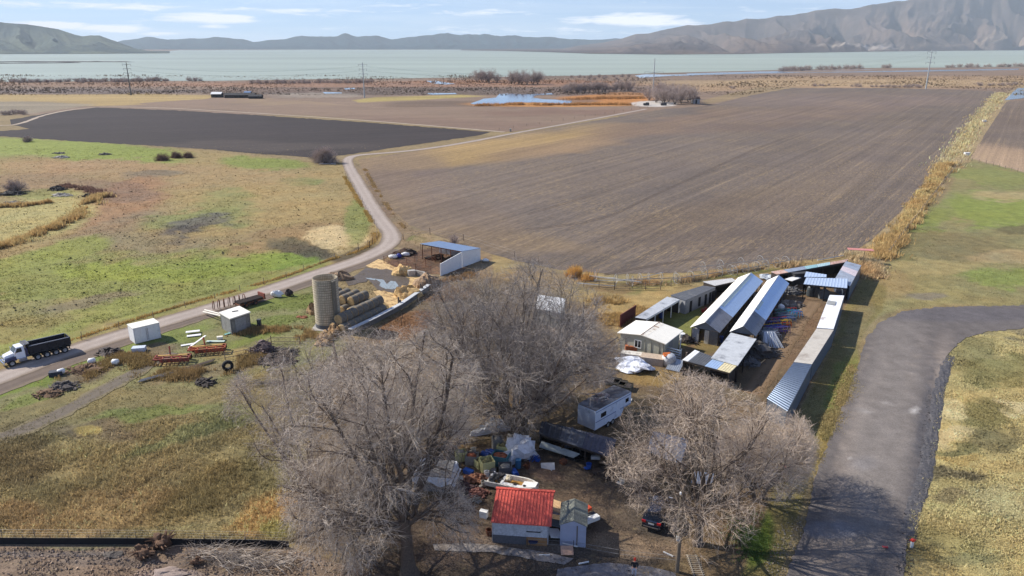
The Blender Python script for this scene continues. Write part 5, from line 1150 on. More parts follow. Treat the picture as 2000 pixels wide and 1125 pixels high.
for sy in (-1, 1):
    MB().box(((x0+x1)/2, sy*yo, zt+.0), (x1-x0, .16, .1), 0, -.025).build('top_rail', M('rail_grey', (120, 122, 130), .5, .3), tr)
    for k in range(5): MB().box((x0+.7+k*1.15, sy*(yo+.1), (zb+zt)/2-.05), (.12, .1, zt-zb-.25)).build('body_rib', bodyb, tr)
MB().box((1.45, 0, 3.0), (.7, 2.2, .06), 0, .15).box((1.35, 0, 2.8), (.08, 1.9, .5)).build('cab_shield', bodyb, tr)
MB().tube([(1.0, -1.0, 3.02), (1.0, 1.0, 3.02)], .1, 8).build('tarp_roll', M('tarp_roll_m', (96, 98, 104), .8), tr)
def wheel(parent, x, y, r, w_, rm=rimm, sx=1):
    t_ = MB().lathe([(r*.55, -w_/2), (r*.92, -w_/2), (r, -w_/2+.05), (r, w_/2-.05), (r*.92, w_/2), (r*.55, w_/2)], 20, (x, y, r), 'Y').build('wheel', tyre, parent)
    MB().lathe([(.02, -w_/2+.06), (r*.3, -w_/2+.03), (r*.56, -w_/2+.01), (r*.56, w_/2-.01), (r*.3, w_/2-.03), (.02, w_/2-.06)], 16, (x, y, r), 'Y').build('rim', rm, t_)
for x in (3.75, .15, -1.15, -2.45, -3.75):
    for sy in (-1, 1): wheel(tr, x, sy*1.05, .53, .34)
for sy in (-1, 1): MB().box((-4.5, sy*1.0, .9), (.04, .5, .8)).build('mud_flap', black, tr)
# ----------------------------------------------------------------- white storage container and block hut
a = G(264.5, 672.5); b = G(315, 660); d = (b-a).normalized(); nn = W((-d.y, d.x, 0)); L = (b-a).length; hgt = 2.25; wd = 2.3
ct = thing('storage_container', 'white steel storage container with double doors beside the lane', 'container', a+d*L/2+nn*wd/2, math.atan2(d.y, d.x))
mb = MB().box((0, 0, hgt/2+.05), (L, wd, hgt)); mb.build('body', white, ct)
MB().box((0, 0, hgt+.1), (L+.12, wd+.12, .1)).build('roof', whiteroof, ct)
for k in (-1, 1): MB().box((k*L*.12, -wd/2-.02, hgt/2), (L*.23, .05, hgt-.25)).build('door', white, ct)
for k in (-1, 1): MB().tube([(k*.1, -wd/2-.07, .25), (k*.1, -wd/2-.07, hgt-.25)], .025, 5).build('lock_rod', M('grey_rod', (140, 140, 142), .5), ct)
for k in range(2):
    for j in (-1, 1): MB().box((k*(L-.1)-L/2+.05, j*(wd/2+.01), hgt/2), (.12, .06, hgt)).build('corner_post', M('offwhite', (206, 206, 206), .6), ct)
P4 = [(434, 623, 2.6), (424, 609, 2.6), (460, 598, 2.6), (490, 608.5, 2.6)]
P = [G(427, 610, 2.55), G(449, 622.5, 2.55), G(489.5, 609, 2.55)]; P.append(P[0]+P[2]-P[1])
hut = thing('block_hut', 'small grey block hut with flat white roof near the lane', 'hut', centre(P))
C = sum(P, W((0, 0, 0)))/4; I = [p+(C-p).normalized()*.3 for p in P]
blk = M('grey_block', (136, 134, 128), .9, ns=1.5, var=.14, c2=(112, 108, 102), thr=.6, bump=.3)
for i in range(4): MB().wall(I[i]+(I[(i+1) % 4]-I[i]).normalized()*.08, I[(i+1) % 4]-(I[(i+1) % 4]-I[i]).normalized()*.08, 0, 2.45, 2.45, .18).build('wall', blk, hut, True)
for i in range(4): MB().box((I[i].x, I[i].y, 1.22), (.2, .2, 2.44), .5).build('quoin', M('quoin_grey', (112, 110, 108), .9), hut, True)
MB().quadslab(P[0], P[1], P[2], P[3], .16).build('roof', whiteroof, hut, True)
a_, b_ = I[1], I[2]; dd = (b_-a_).normalized(); nf = W((dd.y, -dd.x, 0)); 
MB().wall(a_+dd*.6+nf*.13, a_+dd*2.4+nf*.13, .05, 2.1, 2.1, .05).build('door', M('hut_door', (150, 150, 148), .7, ns=1), hut, True)
MB().box(tuple((P[3].lerp(P[1], .45)).xy)+(2.62,), (.9, .15, .08), .5).build('roof_vent', M('vent_grey', (110, 110, 108)), hut, True)
for k, (p, q) in enumerate([((397, 609), (432, 617)), ((400, 605.5), (430, 613))]):
    o = MB().tube([G(*p, .5), G(*q, 1.1)], .13, 8).build('pale_beam', M('cream_paint', (226, 218, 200), .7), None); tag(o, ['cream beam nearest the viewer, propped on the block hut', 'cream beam farther back, propped on the block hut'][k], 'beam')
# ----------------------------------------------------------------- hoops and rusty trailer behind the hut
rg = random.Random(4)
A = G(418, 606); B = G(478, 592); d = (B-A)
for k in range(7):
    q = A+d*(k/6); t_ = MB(); r = .75; rot = math.atan2(d.y, d.x)+1.2+rg.uniform(-.3, .3)
    pts = [(r*math.cos(a_), 0, .8+r*math.sin(a_)) for a_ in np.linspace(-1.1, 3.9, 14)]
    t_.tube(pts, .06, 5); t_.tube([(0, -.1, 0), (0, -.1, 1.5)], .05, 4)
    o = t_.build('iron_hoop', rust, None); o.location = q; o.rotation_euler.z = rot; tag(o, 'curved rusty iron hoop standing in the row behind the block hut', 'hoop', 'iron hoops behind the block hut')
a = G(462, 602); b = G(514, 587); d = (b-a).normalized(); tl = thing('rusty_trailer', 'long rusty brown trailer loaded with dark pipes beside the lane', 'trailer', (a+b)/2, math.atan2(d.y, d.x)); L = (b-a).length
MB().box((0, 0, .6), (L, 1.8, .16)).build('bed', rust, tl)
mb = MB()
for k in range(5): mb.tube([(-L/2+.2, -.7+k*.35, .86), (L/2-.5, -.7+k*.35, .86)], .17, 8)
mb.build('pipes', M('dark_pipe', (76, 62, 52), .8, ns=2, var=.3), tl)
MB().box((L/2-.2, 0, 1.0), (.25, 1.8, .9)).build('headboard', M('faded_red', (138, 72, 54), .8, ns=2, var=.3), tl)
for x in (-L*.25, L*.1):
    for sy in (-1, 1): wheel(tl, x, sy*.95, .38, .22, rust)
# ----------------------------------------------------------------- orange implements
orange = M('orange_paint', (188, 86, 46), .75, ns=2, var=.3, c2=(128, 72, 50), thr=.52); redp = M('faded_red_paint', (160, 70, 56), .75, ns=2, var=.3, c2=(110, 66, 50), thr=.52); yel = M('yellow_paint', (180, 146, 70), .7, ns=2, var=.2)
def implement(px, py, rz, L, c1, c2, lb, mast=1.9):
    r = thing('farm_implement', lb, 'farm machine', G(px, py), rz)
    f = MB()
    for y in (-.7, 0, .7): f.box((0, y, .8), (L, .14, .16))
    for x in np.linspace(-L/2+.1, L/2-.1, 5): f.box((x, 0, .82), (.12, 1.5, .12))
    f.build('frame', c1, r)
    for k in range(9):
        x = -L/2+.3+k*(L-.6)/8; MB().tube([(x, -.7, .85), (x+.1, -.95, .5), (x-.05, -1.1, .1), (x-.2, -1.0, 0)], .045, 5).build('tine', rust, r)
    MB().box((0, .3, .93), (L*.8, .28, .1)).build('seed_box', c2, r)
    MB().tube([(-.3, .3, .8), (-.5, 1.0, mast), (-.7, 1.5, mast*.8)], .11, 6).build('arm', c1, r)
    MB().box((L*.1, -.75, .55), (L*.8, .12, .35)).build('side_plate', c1, r)
    for sx in (-1, 1): wheel(r, sx*L*.42, .9, .36, .2, c2)
    return r
implement(338, 708, .14, 4.6, redp, yel, 'red farm cultivator with bent arm, lower left one of two in the weeds')
implement(406, 689, .22, 4.9, orange, yel, 'orange farm seeder with raised arm, nearer the block hut')
# white panels and scraps
def plank(px, py, L, w_, z, rz, m, lb, name='panel', tilt=0., th=.08, cat='board'):
    o = MB().box((0, 0, 0), (L, w_, th), 0, tilt).build(name, m, None); o.location = G(px, py)+W((0, 0, z)); o.rotation_euler.z = rz; tag(o, lb, cat); return o
plank(377, 651, 1.9, .7, .3, .35, white, 'white slab, upper one of two stacked on the grass below the hut'); plank(379, 656.5, 1.9, .7, .12, .35, white, 'white slab, lower one of two stacked on the grass below the hut')
plank(448, 652, 1.5, .45, .1, .9, M('teal_board', (112, 170, 166), .7), 'teal and white board lying on the grass below the block hut')
plank(367, 674, 1.8, .5, .08, .5, white, 'white board lying in the grass left of the orange seeder')
plank(386, 673, 3.0, .3, .45, 1.0, white, 'white post leaning against the orange seeder', tilt=-.3)
plank(421, 668, 2.6, .5, .12, .0, M('pale_green_board', (190, 204, 190), .7), 'pale green board lying above the orange seeder')
plank(430, 664, .8, .5, .35, .3, M('cream_paint', (226, 218, 200)), 'small cream box on the pale green board', th=.4)
plank(272, 686, 1.7, 1.0, .35, .2, M('pale_blue_tub', (196, 204, 212), .6), 'pale blue tub at the end of the dark scrap row', th=.6, cat='tub', name='tub')
for k, (px, py) in enumerate([(226, 712), (180, 710), (120, 731)]):
    o = MB().tube([(-.45, 0, .35), (-.3, 0, .38), (.3, 0, .4), (.45, 0, .35)], [.2, .38, .38, .2], 12).build('white_drum', white, None, smooth=True); o.location = G(px, py); o.rotation_euler.z = .4*k
    tag(o, ['white drum lying beside the dark scrap row, nearest the container', 'middle white drum lying in the brown weeds', 'lowest white drum lying in the weeds by the dirt track'][k], 'drum')
plank(110, 733, 1.5, .9, .3, .4, M('blue_black_box', (46, 52, 66), .7), 'dark blue box half buried in the weeds left of a white drum', th=.6, cat='box', name='box')
def scrap(px, py, r, h, m, lb, n_=26, ln=1.6, th=.05, seed=1, name='scrap_pile', cat='scrap pile', rz=None, mound=True, group=None):
    rg = random.Random(seed); mb = MB()
    for k in range(n_):
        a_ = rg.uniform(0, 6.28); q = rg.uniform(0, 1)**.6*r; x, y = q*math.cos(a_), q*math.sin(a_)*.7
        z = h*(1-q/r)*rg.uniform(.3, 1)+.06; yaw = rg.uniform(0, 6.28) if rz is None else rz+rg.gauss(0, .35); L_ = ln*rg.uniform(.5, 1.2)
        dz = rg.uniform(-.25, .25)*L_
        if rg.random() < .6: mb.tube([(x-math.cos(yaw)*L_/2, y-math.sin(yaw)*L_/2, max(.03, z-dz/2)), (x+rg.uniform(-.1, .1), y+rg.uniform(-.1, .1), z+.05), (x+math.cos(yaw)*L_/2, y+math.sin(yaw)*L_/2, max(.03, z+dz/2))], th*rg.uniform(.6, 1.4), 4)
        else: mb.box((x, y, z), (L_*.5, rg.uniform(.1, .35), rg.uniform(.04, .25)), yaw, rg.uniform(-.4, .4), rg.uniform(-.3, .3))
    if mound: mb.blob((0, 0, 0), (r*.75, r*.5, h*.75), seed, 12, 6, .4, .05)
    o = mb.build(name, m, None); o.location = G(px, py); tag(o, lb, cat, group); return o
scrap(215, 690, 2.0, .9, ironb, 'row of dark upright machine scrap below the white container', 34, 1.0, .08, 3)
scrap(125, 757, 2.0, .8, M('grey_brush', (92, 84, 78), .95, ns=3, var=.4), 'grey brush heap with pale stones beside the dirt track', 50, 1.2, .05, 4)
scrap(95, 770, 1.8, .6, M('brown_brush', (116, 90, 66), .95, ns=3, var=.4), 'low brown brush heap lower left of the grey brush heap', 50, 1.2, .05, 14)
scrap(170, 722, 2.6, .6, M('brown_brush', (116, 90, 66)), 'brown weed heap between the white drums', 60, 1.3, .05, 15)
for k, (px, py, w_) in enumerate([(300, 742, 9), (345, 733, 10), (380, 720, 8)]):
    A = G(px-30*w_/9, py+7); B = G(px+42*w_/9, py-12); mb = MB()
    for j in range(3): mb.tube([A+W((0, j*.3, .2)), B+W((0, j*.3, .25))], .08, 6)
    o = mb.build('pipe_bundle', [alum, M('grey_pipe', (138, 128, 118), .7, ns=2), woodw][k], None); tag(o, ['pale pipe bundle lowest in the grassy junk row', 'grey pipe bundle in the middle of the grassy junk row', 'weathered pole bundle below the red cultivator'][k], 'pipes')
# black tyre standing
t_ = MB().lathe([(.35, -.22), (.62, -.25), (.72, -.15), (.72, .15), (.62, .25), (.35, .22), (.35, -.22)], 20, (0, 0, .7), 'Y').build('tyre', tyre, None); t_.location = G(446, 724); t_.rotation_euler.z = .5; tag(t_, 'big black tractor tyre standing alone in the dry weeds', 'tyre')
scrap(400, 748, 1.5, .5, darkw, 'dark rotten log heap below the pipe bundles', 20, 1.6, .1, 6)
scrap(517, 686, 2.1, 1.9, M('purple_grey_wood', (104, 88, 84), .9, ns=2, var=.35), 'tall conical heap of dead sticks and boards at the junk strip end', 90, 1.6, .05, 7, 'stick_pile', 'stick pile')
scrap(540, 705, 2.6, 1.1, M('dark_brush', (78, 66, 58), .95, ns=2, var=.4), 'wide dark heap of logs and brush right of the stick cone', 90, 2.0, .07, 8, 'brush_pile', 'brush pile')
scrap(555, 690, 2.0, .7, darkw, 'dark weedy scrap heap behind the stick cone', 40, 1.8, .06, 18, 'brush_pile', 'brush pile')
o = MB().tube([(0, 0, .2), (.9, .2, .5), (1.6, .6, .6), (1.9, 1.3, 1.0), (1.8, 1.9, 1.6)], [.14, .12, .1, .08, .04], 6).tube([(1.6, .6, .6), (2.4, .5, .5)], [.08, .04], 5).build('bleached_branch', M('bleached_wood', (196, 182, 164), .9), None); o.location = G(521, 727); tag(o, 'bleached forked branch in front of the dark brush heap', 'branch')
railfence('rail_fence', 'old wooden rail fence running past the stick cone', [(440, 703), (490, 693), (530, 671), (586, 671)], 1.1, 2, 3.0, woodw, .04, .06)
for k, (px, py, r, c) in enumerate([(541, 580, .9, white), (565, 578, .7, ironb)]):
    o = MB().blob((0, 0, .5), (r*1.1, r*.6, .6), k, 10, 6, .3, .6).tube([(-.5, 0, 0), (0, .2, .6), (.8, 0, .1)], .08, 5).build('scrap_part', c, None); o.location = G(px, py); tag(o, ['white machine part beside the rusty trailer', 'dark iron machine part right of the white one'][k], 'machine part')
o = MB().box((0, 0, .55), (.5, .5, 1.1)).box((0, 0, 1.14), (.6, .6, .08)).build('valve_box', M('dark_box', (64, 66, 66), .8), None); o.location = G(507, 638); tag(o, 'small dark upright box on the grass right of the block hut', 'box')
o = heap(590, 620, .9, .5, .25, M('brick_red', (142, 88, 60), .9, ns=2), 'small heap of red rubble on the green left of the silo', 'rubble_heap')
for k, (px, py, r, h) in enumerate([(120, 308, 3.2, .9), (205, 302, 2.4, .7), (115, 300, 2, .5)]):
    scrap(px, py, r, h, [M('pale_rubble', (168, 160, 148), .9, ns=2, var=.4), M('grey_rubble', (112, 106, 98), .9, ns=2, var=.4), M('grey_rubble', (112, 106, 98))][k], ['pale rubble heap on the green pasture below the black field', 'grey rubble heap on the green pasture right of the pale one', 'small grey rubble heap behind the pale rubble heap'][k], 40, 2.2, .14, 20+k, 'rubble_pile', 'rubble')
for k, (px, py, r, h, lb) in enumerate([(20, 380, 4.0, 1.2, 'long dark rubble heap under the round grey shrub at left'), (112, 371, 2.6, 1.4, 'black rubble heap behind the pale scrap at left'), (120, 382, 3.2, .7, 'pale blue white scrap heap in the left pasture'), (25, 400, 4.6, 1.0, 'grey concrete rubble heap at the left edge'), (170, 384, 1.1, .9, 'small black boulder heap by the golden reeds')]):
    scrap(px, py, r, h, [M('black_rubble', (52, 48, 44), .95, ns=2, var=.4), M('black_rubble', (52, 48, 44)), M('pale_rubble', (168, 160, 148)), M('grey_rubble', (112, 106, 98)), M('black_rubble', (52, 48, 44))][k], lb, 46, 1.8, .12, 30+k, 'rubble_pile', 'rubble')
plank(640, 321, 6, .5, .2, -.15, white, 'pale pole lying under the bush tree at the lane bend')
# ----------------------------------------------------------------- bottom left: silt fence, wire fence, root wads
def ppts(line): return [G(*p) for p in line]
P = ppts([(-60, 1062), (100, 1063), (250, 1063), (400, 1065), (480, 1066), (565, 1069)]); sf = thing('silt_fence', 'low black silt fence along the bottom of the weedy slope', 'fence', P[0])
for a, b in zip(P[:-1], P[1:]): MB().wall(a, b-(b-a).normalized()*.01, 0, .62, .62, .04).build('fabric', M('silt_fabric', (22, 22, 24), .9, ns=1, var=.3), sf, True)
for a, b in zip(P[:-1], P[1:]):
    k = int((b-a).length/2.2)
    for i in range(k): q = a.lerp(b, i/k)+W((0, .06, 0)); MB().box((q.x, q.y, .4), (.05, .05, .8)).build('stake', woodw, sf, True)
def wirefence(name, label, pts, h=1.2, post=2.5, m=None, pr=.04, wires=4, r=.008, group=None):
    P = ppts(pts); root = thing(name, label, 'fence', P[0], 0, group); m = m or woodw; mb = MB(); cnt = 0
    for a, b in zip(P[:-1], P[1:]):
        k = max(1, int((b-a).length/post))
        for i in range(k):
            q = a.lerp(b, i/k)
            if cnt < 100: MB().tube([q, q+W((random.uniform(-.06, .06), random.uniform(-.06, .06), h*random.uniform(.85, 1.1)))], pr, 5).build('post', m, root, True); cnt += 1
        for j in range(wires): z = h*(j+1)/(wires+.3); mb.tube([a+W((0, 0, z)), b+W((0, 0, z))], r, 3, False)
    mb.build('wires', M('fence_wire', (150, 146, 140), .6, .3), root, True); return root
wirefence('wire_fence', 'thin wire fence just behind the black silt fence', [(-60, 1054), (200, 1055), (400, 1057), (560, 1060)], 1.1, 2.6, M('steel_post', (120, 112, 100), .8), .025, 4, .007)
wirefence('wire_fence', 'post and wire fence along the far side of the gravel lane', [(160, 664), (420, 583), (560, 543), (655, 505), (700, 492), (737, 470), (736, 446), (708, 395), (672, 340)], 1.2, 4.5, woodw, .05, 3, .01)
wirefence('wire_fence', 'post and wire fence beside the golden reeds on the right ditch', [(1735, 500), (1780, 440), (1830, 375), (1865, 330), (1880, 318)], 1.5, 2.6, woodw, .06, 4, .01)
wirefence('wire_fence', 'post fence between the right pasture and the right hand field', [(1885, 312), (1940, 324), (2000, 340), (2080, 352)], 1.3, 3.0, woodw, .07, 3, .01)
wirefence('wire_fence', 'sparse post fence along the near edge of the brown field', [(975, 255), (1100, 236), (1280, 208)], 1.5, 12, woodw, .09, 2, .01)
wirefence('wire_fence', 'few old posts between the lane bend and the cattle pen', [(788, 468), (840, 458), (905, 470), (1005, 502), (1010, 520)], 1.5, 9, woodw, .09, 2, .01)
wirefence('wire_fence', 'pasture fence posts by the pale straw patch', [(700, 490), (722, 484), (733, 470)], 1.7, 2.8, ironb, .07, 2, .01)
rootm = M('root_wad_m', (112, 84, 62), .95, ns=3, var=.4, bump=1, c2=(72, 54, 42), thr=.55)
def stump(px, py, s, lb, seed):
    rg = random.Random(seed); mb = MB().blob((0, 0, .5*s), (.8*s, .6*s, .6*s), seed, 12, 8, .5, .5)
    for k in range(14):
        a_ = rg.uniform(0, 6.28); e = rg.uniform(-.2, 1); L_ = s*rg.uniform(.8, 1.5)
        mb.tube([(0, 0, .5*s), (.5*L_*math.cos(a_), .5*L_*math.sin(a_), .5*s+.3*L_*e), (L_*math.cos(a_+.2), L_*math.sin(a_+.2), max(.05, .5*s+.4*L_*e))], [.16*s, .1*s, .03], 5)
    o = mb.build('root_wad', rootm, None); o.location = G(px, py); tag(o, lb, 'stump'); return o
stump(318, 1068, 1.0, 'brown uprooted stump lying over the silt fence', 3); stump(282, 1088, .9, 'brown uprooted stump left of and below the other stump', 4); stump(385, 1102, .5, 'small dark stump among the bleached brush at the bottom', 5)
def brush(px, py, L_, w_, n_, m, lb, seed, h=.5, rz=0):
    rg = np.random.default_rng(seed); s = np.stack([rg.uniform(-L_/2, L_/2, n_), rg.normal(0, w_/3, n_), rg.uniform(.02, h, n_)], 1)
    a_ = rg.normal(rz, .5, n_)+rg.integers(0, 2, n_)*PI; d = np.stack([np.cos(a_), np.sin(a_), rg.normal(.05, .15, n_)], 1)
    P, R = grow(rg, s, d, rg.uniform(.8, 2.2, n_), rg.uniform(.012, .03, n_), 6, .18, (0, 0, -.01)); P[..., 2] = np.abs(P[..., 2])+.02
    V, Q = tubes_np(P, R, 3); o = npmesh('brush_pile', V, Q, m); o.location = G(px, py); tag(o, lb, 'brush pile'); return o
blw = M('bleached_twigs', (168, 154, 138), .9, ns=1); 
brush(430, 1085, 5.5, 1.6, 260, blw, 'bleached brush heap lying along the silt fence', 1); brush(500, 1098, 5.5, 2.0, 300, blw, 'bleached brush heap at the foot of the near crown, lowest left', 2, .6)
brush(535, 752, 6, 1.6, 150, M('grey_twigs', (128, 118, 112), .9), 'grey heap of cut branches on the slope left of the leaning tree', 3, .5, .1)
heap(222, 1084, .8, .5, .2, M('clod', (92, 84, 76), .95, ns=3, bump=1), 'low grey earth clod on the bare plot', 'earth_clod', 'clod')
heap(330, 1122, 1.6, .7, .25, M('pale_clod', (150, 132, 120), .95, ns=3, bump=1), 'pale heap of earth at the bottom edge of the bare plot', 'earth_clod', 'clod')
# ================================================================= shed compound
def g5(x, y): return (1340+x/4.687, 480+y/4.687)
def g4(x, y): return (1080+x/4.687, 480+y/4.687)
def g6(x, y): return (1180+x/4.687, 600+y/4.687)
def c3(p, z): return (p[0], p[1], z)
lblue = M('blue_sheet_sky_sheen', (182, 204, 228), .32, .35, ns=.7, var=.1)  # blue sheet; on the long sheds' slopes the blue is painted-in sky reflection
lawnm = None
# two long gabled sheds
for (fr, br, lb, sky_) in [((1405.5, 650), (1490.4, 549.3), 'left long gabled shed, its near end half open with white wrapped bundle', 0), ((1476.5, 657), (1541.6, 553.6), 'right long gabled shed, between its twin and the rows of frames', 1)]:
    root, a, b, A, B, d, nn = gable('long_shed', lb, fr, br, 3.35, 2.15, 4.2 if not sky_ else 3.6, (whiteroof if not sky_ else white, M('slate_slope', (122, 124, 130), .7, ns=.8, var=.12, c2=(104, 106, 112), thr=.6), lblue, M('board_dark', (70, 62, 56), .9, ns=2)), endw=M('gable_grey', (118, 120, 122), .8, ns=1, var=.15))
    # a skylight strip on the far slope
    ra = (a+A)/2; zr = 3.35
    def sl(t, s, up=.05): 
        p = a+(b-a)*t; q = p+((A-a)/2)*s; return W((q.x, q.y, 2.15+1.2*s+up))
    MB().quadslab(sl(.3, .78), sl(.95 if not sky_ else .45, .78), sl(.95 if not sky_ else .45, .97), sl(.3, .97), .02).build('skylight_strip', M('translucent_sheet', (176, 190, 184), .4, ns=1), root, True)
    if not sky_:
        p, q = a+nn*.3+d*.4, A-nn*.3+d*.4
        MB().wall(p.lerp(q, .0), p.lerp(q, .34), 0, 2.05, 2.05, .08).build('front_wall', M('grey_board', (112, 110, 106), .9, ns=1), root, True)
        MB().wall(p.lerp(q, .35), p.lerp(q, .52), 0, 2.0, 2.0, .08).build('front_door', M('cream_board', (206, 198, 178), .8), root, True)
        MB().wall(p.lerp(q, .74), p.lerp(q, 1), 0, 2.0, 2.0, .08).build('front_panel', M('clear_sheet', (168, 166, 162), .5, ns=2), root, True)
o = MB().blob((0, 0, .7), (.5, .4, .8), 3, 12, 7, .3, .8).build('wrapped_bundle', M('pinkish_plastic', (208, 200, 206), .5, ns=2, bump=.5), None, smooth=True); o.location = G(1357, 661); tag(o, 'white plastic bundle at the left corner of the left long shed', 'bundle')
o = MB().lathe([(.01, 0), (.3, 0), (.31, .3), (.29, .33), (.31, .6), (.3, .9), (.25, .93), (.01, .93)], 16).build('blue_barrel', M('barrel_blue', (40, 66, 128), .5, ns=3), None); o.location = G(1408, 668); tag(o, 'blue barrel beside the grey front wall of the left long shed', 'barrel')
# grey flat roof and patched roof in front of the right long shed
shed('open_shed', 'grey flat roofed shed joined to the near end of the right long shed', 'shed', [c3(g6(1160, 232), 2.3), c3(g6(1395, 290), 2.3), c3(g6(1222, 535), 2.3), c3(g6(978, 465), 2.3)], greysheet, darkw, open_=(1,), across=1, pitch=.45)
shed('patched_roof_shed', 'low open shed roofed with white, dark, blue and tan sheets', 'shed', [c3(g6(830, 390), 2.2), c3(g6(1215, 538), 2.2), c3(g6(1152, 600), 2.1), c3(g6(715, 482), 2.1)], None, darkw, open_=(0, 2), pitch=.3,
     patches=[(0, .13, white), (.13, .48, darkroof), (.48, .74, lblue), (.74, 1, M('cream_sheet', (214, 200, 158), .6, ns=1))])
# beige house
P = [G(*g6(118, 232), 2.6), G(*g6(352, 275), 3.05), G(*g6(565, 337), 2.5), G(*g6(724, 215), 2.5), G(*g6(505, 148), 3.05), G(*g6(290, 118), 2.6)]
# regularise: rectangle from right eave front/back and width
a = G(*g6(565, 337), 2.5); b = G(*g6(724, 215), 2.5); A0 = G(*g6(118, 232), 2.5); d = (b-a).normalized(); L = (b-a).length; wv = A0-a; 
B0 = A0+d*L; ra = (a+A0)/2+W((0, 0, .5)); rb = (b+B0)/2+W((0, 0, .5))
hs = thing('farm_house', 'small beige house with cream low gabled roof and white framed window', 'house', centre([a, b, A0, B0]))
MB().quadslab(A0, ra, rb, B0, .1).build('roof_slope', whiteroof, hs, True); MB().quadslab(ra, a, b, rb, .1).build('roof_slope', whiteroof, hs, True)
MB().tube([ra+W((0, 0, .02)), rb+W((0, 0, .02))], .05, 5).build('ridge_cap', M('rust_stained', (196, 170, 142), .7, ns=2, c2=(150, 100, 66), thr=.5), hs, True)
MB().quadslab(ra.lerp(a, .0)+W((0, 0, .012)), ra.lerp(a, .22)+W((0, 0, .012)), rb.lerp(b, .22)+W((0, 0, .012)), rb+W((0, 0, .012)), .01).build('stained_sheet', M('rust_stained_roof', (232, 224, 206), .6, ns=1.0, c2=(158, 118, 86), thr=.56, soft=.05, stretch=(1, 1, 1)), hs, True)
wu = wv.normalized(); ai, Ai = a+wu*.4+d*.35, A0-wu*.4+d*.35; bi_, Bi = b+wu*.4-d*.35, B0-wu*.4-d*.35
for (p, q) in ((ai, Ai), (Ai, Bi), (Bi, bi_), (bi_, ai)):
    e = (q-p).normalized()*.08; MB().wall(p+e, q-e, 0, 2.36, 2.36, .14).build('wall', beige, hs, True)
for off in (0, 1):
    p, q = (ai, Ai) if not off else (bi_, Bi); m_ = (p+q)/2; th = d*.06
    MB().hexa([W((p.x, p.y, 2.365))-th, W((q.x, q.y, 2.365))-th, W((m_.x, m_.y, 2.85))-th], [W((p.x, p.y, 2.365))+th, W((q.x, q.y, 2.365))+th, W((m_.x, m_.y, 2.85))+th]).build('gable_end', beige, hs, True)
f0, f1 = Ai.lerp(ai, .34), Ai.lerp(ai, .5); out = -d*.09
wn = MB().wall(f0+out, f1+out, .95, 2.0, 2.0, .06).build('window', glassd, hs, True)
fr_ = MB(); o2 = -d*.13
fr_.wall(f0+o2, f1+o2, 1.94, 2.04, 2.04, .05); fr_.wall(f0+o2, f1+o2, .88, .97, .97, .05); e = (f1-f0).normalized()*.07
fr_.wall(f0+o2, f0+e+o2, .975, 1.935, 1.935, .05); fr_.wall(f1-e+o2, f1+o2, .975, 1.935, 1.935, .05); m_ = f0.lerp(f1, .5); fr_.wall(m_-e*.4+o2, m_+e*.4+o2, .975, 1.935, 1.935, .05)
fo = fr_.build('frame', white, hs, True); fo.parent = wn; 
for t in (.12, .58, .72, .9):
    q = Ai.lerp(ai, t)-d*.1; MB().box((q.x, q.y, 1.15), (.07, .07, 2.3)).build('batten', M('beige_trim', (150, 148, 132), .85), hs, True)
MB().box(((bi_+ai)/2+wu*-.12).to_tuple()[:2]+(1.15,), (.9, .9, 2.0), math.atan2(d.y, d.x)).v
MB().wall(ai.lerp(bi_, .3)-wu*.1, ai.lerp(bi_, .52)-wu*.1, .05, 2.05, 2.05, .05).build('door', M('grey_door', (140, 140, 134), .7), hs, True)
wallthing('board_wall', 'dark red board wall behind the beige house', [g4(612, 748), g4(752, 655)], 2.0, M('dark_red_boards', (106, 52, 44), .85, ns=2), .12)
# upper left sheds
shed('open_shed', 'long grey lean-to open towards the lawn, behind the beige house', 'shed', [c3(g4(750, 655), 2.3), c3(g4(1045, 466), 2.3), c3(g4(1162, 492), 2.2), c3(g4(855, 672), 2.2)], greysheet, darkw, open_=(2,), pitch=.5, pm=white)
shed('row_shed', 'dark roofed shed with grey front and dark doorways', 'shed', [c3(g4(1075, 452), 2.35), c3(g4(1372, 365), 2.35), c3(g4(1492, 380), 2.3), c3(g4(1215, 502), 2.3)], darkroof, M('grey_panels', (150, 150, 150), .85, ns=1.2, var=.15), pitch=.6)
r_ = [o for o in bpy.data.objects if o.name.startswith('row_shed')][0]
a, b = G(*g4(1215, 502), 2.3), G(*g4(1492, 380), 2.3); dd = (b-a).normalized(); nf = W((dd.y, -dd.x, 0)); L = (b-a).length
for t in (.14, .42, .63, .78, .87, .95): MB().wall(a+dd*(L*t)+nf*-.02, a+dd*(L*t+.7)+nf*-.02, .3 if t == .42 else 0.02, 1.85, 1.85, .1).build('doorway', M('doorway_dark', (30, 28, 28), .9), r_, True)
shed('open_shed', 'small open shed with pale roof, behind the far end of the left long shed', 'shed', [c3(g4(1370, 328), 2.2), c3(g4(1640, 296), 2.3), c3(g4(1680, 322), 2.3), c3(g4(1485, 366), 2.2)], M('pale_grey_roof', (178, 176, 172), .7, ns=1), darkw, open_=(2,), pitch=.4)
o = MB().blob((0, 0, .25), (1.6, 1.0, .5), 5, 14, 7, .4, .3).build('tarp', M('crumpled_tarp', (190, 196, 200), .5, ns=2, var=.3, c2=(120, 124, 128), thr=.58, bump=1, bs=5), None); o.location = G(*g4(1195, 555)); tag(o, 'crumpled silver tarp between the grey lean-to and the dark roofed shed', 'tarp')
